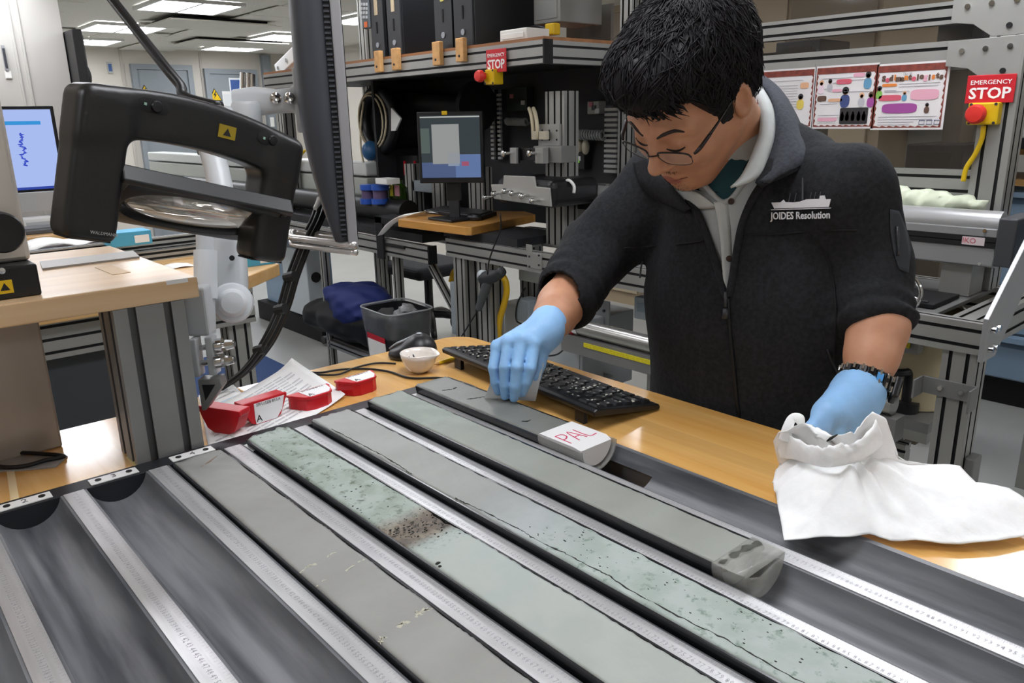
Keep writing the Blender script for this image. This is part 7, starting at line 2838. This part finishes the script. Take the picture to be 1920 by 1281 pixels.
def shirt_fn(P):
    d = sd_cap(P, (1.135, -.385, .9), (1.135, -.38, 1.05), .186, .188, (1.42, 1, 1)) / 1.2
    d = smin(d, sd_cap(P, (1.14, -.37, 1.12), (1.145, -.36, 1.23), .188, .172, (1.4, 1, 1)) / 1.2, .05)
    d = smin(d, sd_cap(P, SH_R, SH_L, .062, .064), .05)
    d = smin(d, sd_cap(P, NB + np.array([.0, 0, -.06]), NB + np.array([-.03, 0, -.01]), .09, .074), .05)
    return d + .003 * fbm(P[..., 1] * 25, P[..., 2] * 12, P[..., 0] * 12, 31)


sv, sq = surface(shirt_fn, (.95, -.66, 1.0), (1.3, -.06, 1.42), .006, 2)
fcs = sv[sq].mean(1)
pxs = proj_px(fcs)
TEE = [(1280, 300), (1325, 352), (1352, 378), (1372, 372), (1400, 335), (1420, 300)]
tee = in_poly(pxs, TEE) & (fcs[:, 0] < 1.12)
np_mesh('shirt', sv, sq[~tee], SHIRT, person)
SB = BVHTree.FromPolygons([tuple(v) for v in sv], [tuple(map(int, q)) for q in sq])


def tee_fn(P):
    return shirt_fn(P) + .004


tv_, tq_ = surface(tee_fn, (.95, -.6, 1.1), (1.2, -.15, 1.4), .008, 1)
np_mesh('teal_tshirt', tv_, tq_, M('tshirt_teal', '#1f4650', .85), person)


m = MB()
m.tube([np.array(SB.ray_cast(Vector(CAM), Vector(ray(x, y)))[0]) for x, y in ((1290, 312), (1325, 352), (1352, 378), (1372, 372), (1400, 335))], .0045, 8, smooth=5)
m.build('shirt_neck_edge', SHIRT, person, smooth=2)


def patch(name, mat, inner, outer, bulge=.006, thick=.004, nv=6, parent=person):
    """sheet between two 3-D polylines (same parameter), bowed towards the camera"""
    a, b = spline(inner, 6), spline(outer, 6)
    n = min(len(a), len(b))
    ia = [a[int(round(i * (len(a) - 1) / (n - 1)))] for i in range(n)]
    ib = [b[int(round(i * (len(b) - 1) / (n - 1)))] for i in range(n)]
    m = MB()
    f = lambda u, v: tuple(ia[int(round(u * (n - 1)))] * (1 - v) + ib[int(round(u * (n - 1)))] * v - CF * bulge * math.sin(PI * v))
    m.grid(f, n, nv)
    return m.build(name, mat, parent, smooth=2, solid=thick)


# jacket collar flaps
patch('collar_flap', FLEECE2, [D(1408, 150, 1.36), D(1432, 165, 1.32), D(1450, 200, 1.27), D(1452, 250, 1.225), D(1440, 300, 1.19), D(1418, 345, 1.175)],
      [D(1425, 140, 1.38), D(1462, 170, 1.35), D(1490, 215, 1.29), D(1508, 258, 1.235), D(1524, 300, 1.19), D(1440, 342, 1.17)], .012, .006)
patch('collar_edge', FLEECE, [D(1440, 300, 1.188), D(1430, 325, 1.176), D(1418, 345, 1.172)], [D(1524, 301, 1.188), D(1480, 325, 1.172), D(1425, 350, 1.168)], .004, .008)
patch('collar_flap', FLEECE, [hit(x, y, .016) for x, y in ((1222, 305), (1245, 328), (1275, 356), (1306, 392))],
      [hit(x, y, .006) for x, y in ((1192, 308), (1206, 345), (1235, 372), (1292, 396))], .004, .006)
# shirt collar
CLR = M('shirt_collar', '#b9bebd', .7, noise=(60, .04), bump=(500, .2, .0006))
patch('shirt_collar', CLR, [D(1410, 160, 1.31), D(1424, 200, 1.255), D(1424, 245, 1.215), D(1410, 290, 1.19), D(1390, 330, 1.178), D(1370, 352, 1.175)],
      [D(1422, 155, 1.33), D(1448, 200, 1.27), D(1452, 250, 1.222), D(1438, 300, 1.185), D(1424, 332, 1.176), D(1380, 350, 1.174)], .008, .003)
patch('shirt_collar', CLR, [hit(x, y, .012, SB) for x, y in ((1268, 340), (1295, 350), (1322, 362), (1346, 382))], [hit(x, y, .006, SB) for x, y in ((1264, 345), (1282, 372), (1312, 389), (1345, 388))], .003, .003)
# placket and snaps
pk_ = [hit(x, y, .003, SB) for x, y in ((1352, 378), (1358, 420), (1362, 465), (1364, 510), (1366, 550))]
m = MB()
wd = H_R * .011
sp2 = spline(pk_, 5)
m.grid(lambda u, v: tuple(sp2[int(round(u * (len(sp2) - 1)))] + wd * (2 * v - 1) * (1 - .45 * u) - CF * .002), len(sp2), 4)
m.build('placket', CLR, person, smooth=2, solid=.003)
for x, y in ((1372, 377), (1347, 384), (1369, 486)):
    p = hit(x, y, .004, SB)
    MB().lathe([(.0005, .003), (.004, .0028), (.0052, .001), (.0052, 0)], p, -ray(x, y), 16).build('snap_button', M('snap_bronze', '#4a3730', .3, .6), person, smooth=True)
# zip tape along both edges of the opening
for side_ in (VP[1:7], VP[6:12]):
    m = MB()
    m.tube([hit(x, y, .001) for x, y in side_], .0062, 8, smooth=5)
    m.build('zip_tape', FLEECE, person, smooth=2)
# zip: teeth line, pull, seam
m = MB()
m.tube([hit(x, y, .0025) for x, y in ((1366, 560), (1368, 600), (1374, 660), (1380, 720), (1386, 780))], .003, 6, smooth=5)
m.build('zip_line', M('zip_dark', '#0c0c0e', .5), person, smooth=2)
m = MB()
m.tube([hit(1364, 548, .006), hit(1364, 575, .008)], [.0028, .0028], 8)
m.tube([hit(1364, 578, .008), hit(1364, 596, .008)], [.0045, .006], 10)
m.build('zip_pull', M('zip_metal', '#3f4043', .35, .5), person, smooth=2)
SEAM = M('seam_dark', '#0d0d0f', .8)
for nm, pts in (('chest_seam', ((1392, 440), (1440, 440), (1500, 436), (1560, 432), (1606, 432))), ('chest_seam', ((1170, 465), (1220, 462), (1270, 458), (1320, 452))), ('side_seam', ((1520, 442), (1545, 470), (1562, 520), (1568, 600), (1562, 680))),
                ('side_seam', ((1225, 466), (1205, 490), (1200, 520)))):
    m = MB()
    m.tube([hit(x, y, .0006) for x, y in pts], .0016, 6, smooth=5)
    m.build(nm, SEAM, person, smooth=2)
m = MB()
m.tube([hit(x, y, .001) for x, y in ((1552, 655), (1560, 680), (1575, 712))], .002, 6, smooth=4)
m.build('pocket_zip', M('zip_metal2', '#2e3036', .4, .3), person, smooth=2)
# sleeve patch with zip
PAT = M('sleeve_patch', '#30343a', .8)
cs_ = [hit(x, y, .0015) for x, y in ((1672, 395), (1690, 400), (1702, 440), (1708, 490), (1700, 520), (1684, 510), (1672, 450))]
m = MB()
la = [(1668, 392), (1668, 430), (1674, 470), (1684, 505)]
ra_ = [(1684, 396), (1698, 430), (1706, 470), (1702, 512)]
m.grid(lambda u, v: tuple(hit(*(np.array([np.interp(u * 3, range(4), [p[0] for p in la]), np.interp(u * 3, range(4), [p[1] for p in la])]) * (1 - v) + np.array([np.interp(u * 3, range(4), [p[0] for p in ra_]), np.interp(u * 3, range(4), [p[1] for p in ra_])]) * v), .0012)), 14, 7)
m.build('sleeve_patch', PAT, person, smooth=2, solid=.001)
m = MB()
m.tube([hit(1678, 425, .004), hit(1679, 445, .004), hit(1680, 465, .004), hit(1680, 480, .004)], [.002, .003, .0016, .003], 8)
m.build('sleeve_zip_pull', M('zip_metal', '#3f4043', .35, .5), person, smooth=2)
# embroidered ship and lettering
EMB = M('embroidery_white', '#d9d9de', .8, bump=(900, .3, .0006))
pc0, pc1, pc2 = hit(1450, 400, .003), hit(1562, 396, .003), hit(1506, 360, .003)
ex = pc1 - pc0
ew = np.linalg.norm(ex)
ex /= ew
ez_ = pc2 - (pc0 + pc1) / 2
ez_ = ez_ - ex * (ez_ @ ex)
ez_ /= np.linalg.norm(ez_)
en = np.cross(ex, ez_)
lg_ = hit(1506, 402, .007)
LQ = lambda u, v: (u * ew, v * ew)
hull = [LQ(*q) for q in ((-.49, .12), (-.44, .02), (.47, .02), (.5, .14), (.42, .14), (.4, .2), (.33, .2), (.32, .15), (.1, .15), (.0, .12), (-.12, .11), (-.25, .12), (-.28, .16), (-.33, .12))]
eo = hit(1506, 376, .006)
m = MB()
m.prism(hull, eo - ez_ * .012, ex, ez_, en, .0015)
m.build('embroidered_ship', EMB, person)
m = MB()
m.prism([LQ(-.012, .14), LQ(.012, .14), LQ(.008, .5), LQ(-.008, .5)], eo - ez_ * .012 + ex * .004, ex, ez_, en, .0012)
for x in (-.2, -.1, .15, .22, .3):
    m.prism([LQ(x, .12), LQ(x + .01, .12), LQ(x + .04, .26), LQ(x + .035, .26)], eo - ez_ * .012, ex, ez_, en, .001)
m.build('embroidered_derrick', M('embroidery_dim', '#55565c', .8), person)
m = MB()
m.prism([LQ(-.5, 0), LQ(.5, 0), LQ(.5, .012), LQ(-.5, .012)], eo - ez_ * .0125, ex, ez_, en, .0012)
m.build('embroidered_line', EMB, person)
text('embroidered_name', 'JOIDES Resolution', EMB, person, hit(1506, 402, .0075), ex, ez_, .0155, .0008, width=ew * 1.0, bold=.0002)

# ---- trousers and shoes (mostly hidden behind the table)
TRS = M('dark_trousers', '#1d1f26', .85)


def tr_fn(P):
    d = sd_cap(P, (1.14, -.38, .72), (1.14, -.38, .9), .16, .165, (1.35, 1, 1)) / 1.2
    for s in (-1, 1):
        d = smin(d, sd_cap(P, (1.14, -.38 + s * .09, .78), (1.15, -.38 + s * .1, .45), .09, .068), .04)
        d = smin(d, sd_cap(P, (1.15, -.38 + s * .1, .45), (1.17, -.38 + s * .11, .08), .068, .05), .03)
    return d


v_, q_ = surface(tr_fn, (.95, -.62, .02), (1.35, -.14, .98), .014, 1)
np_mesh('trousers', v_, q_, TRS, person)
for s in (-1, 1):
    c = np.array([1.14, -.38 + s * .11, .0])

    def sh_fn(P, c=c):
        d = sd_ell(P, c + np.array([-.04, 0, .035]), (.13, .045, .04))
        d = smin(d, sd_ell(P, c + np.array([.04, 0, .06]), (.055, .042, .06)), .03)
        return np.maximum(d, .002 - P[..., 2])
    v_, q_ = surface(sh_fn, c + np.array([-.2, -.07, -.01]), c + np.array([.12, .07, .14]), .01, 1)
    np_mesh('shoe', v_, q_, BLACK, person)

# ---- gloves
GLOVE = M('nitrile_blue', '#8dbbe8', .5, noise=(30, .06), bump=(140, .25, .0012))
GLOVE.node_tree.nodes['Principled BSDF'].inputs['Subsurface Weight'].default_value = .1


def hand_fn(wr, cuff, rw, palm, fingers, kp=.016, kf=.006):
    def fn(P):
        d = sd_cap(P, cuff, wr, rw + .003, rw + .001)
        for a, b, ra, rb in palm:
            d = smin(d, sd_cap(P, a, b, ra, rb), kp)
        for ch in fingers:
            f_ = None
            for (a, ra), (b, rb) in zip(ch[:-1], ch[1:]):
                e = sd_cap(P, a, b, ra, rb)
                f_ = e if f_ is None else smin(f_, e, .003)
            d = smin(d, f_, kf)
        return d + .0006 * fbm(P[..., 0] * 160, P[..., 1] * 160, P[..., 2] * 160, 41)
    return fn


def fing(*pts):
    return [(D(x, y, t), r) for x, y, t, r in pts]


wr = D(1020, 622, 1.318)
cf = D(1028, 608, 1.33)
kn = [D(933, 650, 1.297), D(955, 640, 1.286), D(978, 637, 1.281), D(1001, 645, 1.283)]
palm = [(wr, k, .027, .0125) for k in kn]
palm += [(D(1016, 640, 1.31), D(1010, 672, 1.305), .018, .014)]
fr_ = [fing((933, 650, 1.297, .0105), (925, 690, 1.29, .0088), (929, 716, 1.297, .0082), (934, 734, 1.307, .0072)),
       fing((955, 640, 1.286, .0108), (946, 688, 1.277, .0092), (946, 722, 1.286, .0086), (947, 743, 1.298, .0076)),
       fing((978, 637, 1.281, .011), (969, 688, 1.268, .0096), (966, 724, 1.277, .0089), (964, 747, 1.292, .0078)),
       fing((1001, 645, 1.283, .0112), (994, 690, 1.272, .0098), (987, 716, 1.28, .009), (979, 737, 1.293, .0078)),
       fing((1014, 648, 1.305, .0135), (1012, 684, 1.305, .0105), (1004, 706, 1.309, .0095), (996, 724, 1.315, .008))]
q = np.concatenate([[wr, cf], kn, [D(930, 755, 1.3), D(1010, 700, 1.33)]])
v_, q_ = surface(hand_fn(wr, cf, .0295, palm, fr_, .012, .0025), q.min(0) - .035, q.max(0) + .035, .002, 1)
np_mesh('right_glove', v_, q_, GLOVE, person)
wr = D(1606, 742, 1.13)
cf = D(1614, 726, 1.137)
kn = [D(1552, 772, 1.085), D(1572, 782, 1.09), D(1592, 790, 1.10), D(1612, 792, 1.112)]
palm = [(wr, k, .031, .0185) for k in kn] + [(D(1588, 748, 1.11), D(1548, 785, 1.09), .024, .018)]
fr_ = [fing((1560, 768, 1.09, .018), (1538, 790, 1.078, .0135), (1522, 806, 1.075, .0115), (1510, 818, 1.078, .009)),
       fing((1556, 775, 1.083, .0165), (1545, 805, 1.075, .0125), (1548, 828, 1.085, .0115), (1560, 842, 1.10, .0095)),
       fing((1574, 784, 1.088, .0165), (1568, 812, 1.08, .0125), (1572, 834, 1.09, .0115), (1580, 845, 1.105, .0095)),
       fing((1593, 791, 1.098, .016), (1592, 815, 1.09, .0125), (1595, 834, 1.10, .0112), (1600, 843, 1.115, .0092)),
       fing((1612, 793, 1.11, .015), (1613, 812, 1.105, .0115), (1616, 828, 1.112, .0105), (1618, 838, 1.125, .0085))]
q = np.concatenate([[wr, cf], kn, [D(1505, 820, 1.08), D(1600, 850, 1.1)]])
v_, q_ = surface(hand_fn(wr, cf, .0285, palm, fr_), q.min(0) - .035, q.max(0) + .035, .0026, 1)
np_mesh('left_glove', v_, q_, GLOVE, person)

# ---- wrist watch
wt = thing('wrist_watch', 'black and chrome link wrist watch worn on the left wrist', 'watch', WR_L)
axw = (D(1640, 650, 1.155) - D(1614, 735, 1.135))
axw /= np.linalg.norm(axw)
e1_ = np.cross(axw, CF)
e1_ /= np.linalg.norm(e1_)
e2_ = np.cross(axw, e1_)
wc_ = D(1624, 716, 1.14)
NL = 20
for k in range(NL):
    a = 2 * PI * k / NL
    d_ = e1_ * math.cos(a) * 1.08 + e2_ * math.sin(a) * .95
    d_u = d_ / np.linalg.norm(d_)
    tn = np.cross(axw, d_u)
    face = False
    MB().obox(wc_ + d_ * .0345, axw, tn, d_u, .0105, .0056, .0028).build('link', BLACK if k % 2 else M('watch_dark', '#1b1c1f', .2, .4), wt, bevel=.001)
    if 0 <= k <= 7 or k >= 17:
        for s in (-1, 1):
            MB().cyl(wc_ + d_ * .0378 + axw * (s * .0075 - .004), wc_ + d_ * .0378 + axw * (s * .0075 + .004), .0019, n=8).build('chrome_bar', CHROME, wt, smooth=True)
e_f = e1_ if (e1_ @ CR) > 0 else -e1_
fd_ = (e_f * .8 - CF * .35 + np.array([0, 0, 0]))
fd_ = fd_ - axw * (fd_ @ axw)
fd_ /= np.linalg.norm(fd_)
tn = np.cross(axw, fd_)
MB().obox(wc_ + fd_ * .04, axw, tn, fd_, .0165, .017, .005).build('watch_case', BLACK, wt, bevel=.003)
MB().obox(wc_ + fd_ * .0455, axw, tn, fd_, .0115, .012, .0006).build('dial', M('dial_dark', '#23262b', .1), wt)
tp2 = -CF - axw * (-CF @ axw)
tp2 /= np.linalg.norm(tp2)
MB().obox(wc_ + tp2 * .0365, axw, np.cross(axw, tp2), tp2, .006, .0045, .0006).build('blue_mark', M('watch_blue', '#3f8fd0', .4), wt)

# ================================================================== HELD THINGS
# steel scraper: thin rectangular blade held upright on the core
sA, sB = D(908, 747, 1.314), D(1004, 752, 1.31)
sC, sDn = D(1020, 682, 1.295), D(931, 689, 1.3)
scp = thing('steel_scraper', 'thin rectangular steel scraper held in the right glove', 'scraper', (sA + sB) / 2)
nn_ = np.cross(sB - sA, sC - sA)
nn_ /= np.linalg.norm(nn_)
m = MB()
q = [sA, sB, sC, sDn]
m.add([p + nn_ * .0006 for p in q] + [p - nn_ * .0006 for p in q], [(0, 1, 2, 3), (7, 6, 5, 4), (0, 1, 5, 4), (1, 2, 6, 5), (2, 3, 7, 6), (3, 0, 4, 7)])
m.build('blade', M('blade_steel', '#d5d6d8', .3, .5, noise=(6, .08)), scp)

# ---- white wipe under the left hand
TIS = M('tissue_white', '#f4f4f3', .85, noise=(90, .02), bump=(260, .25, .001))
TIS.node_tree.nodes['Principled BSDF'].inputs['Subsurface Weight'].default_value = .05
outl = [(1450, 828, 1.0), (1470, 802, 1.03), (1500, 812, 1.02), (1545, 826, 1.03), (1600, 820, 1.04), (1638, 778, 1.06), (1662, 792, 1.05), (1686, 862, 1.0), (1740, 868, .985), (1800, 874, .985), (1830, 908, .975), (1892, 916, .972), (1945, 950, .97), (1945, 1000, .955),
        (1870, 1014, .955), (1800, 1022, .953), (1745, 1014, .956), (1690, 1016, .953), (1630, 1008, .953), (1555, 1004, .956), (1470, 1015, .953), (1458, 950, .953), (1448, 905, .953), (1462, 865, .965)]
_o = [at(x, y, 'z', z) for x, y, z in outl]
O3 = [_o[i] * (1 - k / 6) + _o[(i + 1) % len(_o)] * k / 6 for i in range(len(_o)) for k in range(6)]
cen3 = np.array(at(1600, 900, 'z', .985))
hcen = np.array(at(1575, 830, 'z', 1.02))
NO = len(O3)
NRg = 34
Vt, Ft = [], []
for i in range(NRg + 1):
    s = i / NRg
    for j in range(NO):
        p = cen3 * (1 - s) + O3[j] * s
        base_z = p[2]
        dist = np.linalg.norm(p[:2] - hcen[:2])
        an = math.atan2(p[1] - hcen[1], p[0] - hcen[0])
        mound = .052 * math.exp(-(dist / .062) ** 2)
        folds = .007 * math.exp(-(dist / .12) ** 2) * math.sin(an * 9 + 3 * math.sin(an * 3)) * min(1, dist / .06) ** 2
        rip = .008 * (abs(float(fbm(p[0] * 24, p[1] * 24, 0, 51))) - .2) * s + .004 * (abs(float(fbm(p[0] * 55, p[1] * 50, 0, 52))) - .3)
        edge = 1 if s < .93 else (1 - (s - .93) / .07 * .6)
        z = max(base_z * 1., .9535) + mound * (1 - s ** 6) * .8 + folds + rip * edge
        if dist < .055:
            z -= .02 * (1 - dist / .055) * (1 - s ** 5)
        floor_ = .9525 if p[0] > .76 else .954
        Vt.append((p[0], p[1], max(z, floor_)))
for i in range(NRg):
    for j in range(NO):
        Ft.append((i * NO + j, i * NO + (j + 1) % NO, (i + 1) * NO + (j + 1) % NO, (i + 1) * NO + j))
m = MB()
m.add(Vt, Ft)
tis = thing('paper_wipe', 'large crumpled white paper wipe under the left glove on the table', 'paper wipe', cen3)
m.build('sheet', TIS, tis, smooth=2, solid=.0012)
# gathered crest around the fingers and a loose knot at the left
cr1 = [at(x, y, 'z', z) for x, y, z in ((1450, 828, .995), (1478, 822, 1.015), (1510, 830, 1.022), (1545, 838, 1.03), (1580, 832, 1.036), (1612, 822, 1.045), (1642, 792, 1.055))]
cr2 = [at(x, y, 'z', z) for x, y, z in ((1462, 858, .98), (1490, 862, .99), (1518, 870, .998), (1548, 876, 1.003), (1582, 872, 1.008), (1618, 862, 1.012), (1655, 840, 1.018))]
a_, b_ = spline(cr1, 8), spline(cr2, 8)
m = MB()
m.grid(lambda u, v: tuple(a_[int(round(u * (len(a_) - 1)))] * (1 - v) + b_[int(round(u * (len(a_) - 1)))] * v - CF * (.006 * math.sin(PI * v) + .006 * float(fbm(u * 21, v * 3, 0, 61)) * (1 - v)) + uz * .005 * float(fbm(u * 30, v * 2, 0, 62)) * (1 - v)), len(a_), 9)
m.build('gathered_fold', TIS, tis, smooth=2, solid=.0012)
kn_ = [at(x, y, 'z', z) for x, y, z in ((1472, 826, 1.01), (1477, 802, 1.028), (1486, 784, 1.04), (1499, 786, 1.04), (1503, 800, 1.03))]
m = MB()
sp3 = spline(kn_, 6)
m.tube(sp3, [.009, .007, .006, .007, .004], 10, flat=.6)
kv = m.build('twisted_knot', TIS, tis, smooth=2)
m = MB()
m.tube([at(x, y, 'z', z) for x, y, z in ((1550, 828, 1.052), (1558, 822, 1.056), (1570, 815, 1.058))], [.0006, .0018, .0008], 6, smooth=4)
m.tube([at(x, y, 'z', z) for x, y, z in ((1630, 810, 1.045), (1636, 814, 1.043))], [.0015, .001], 6)
m.build('mud_smears', CRACK, tis, smooth=2)
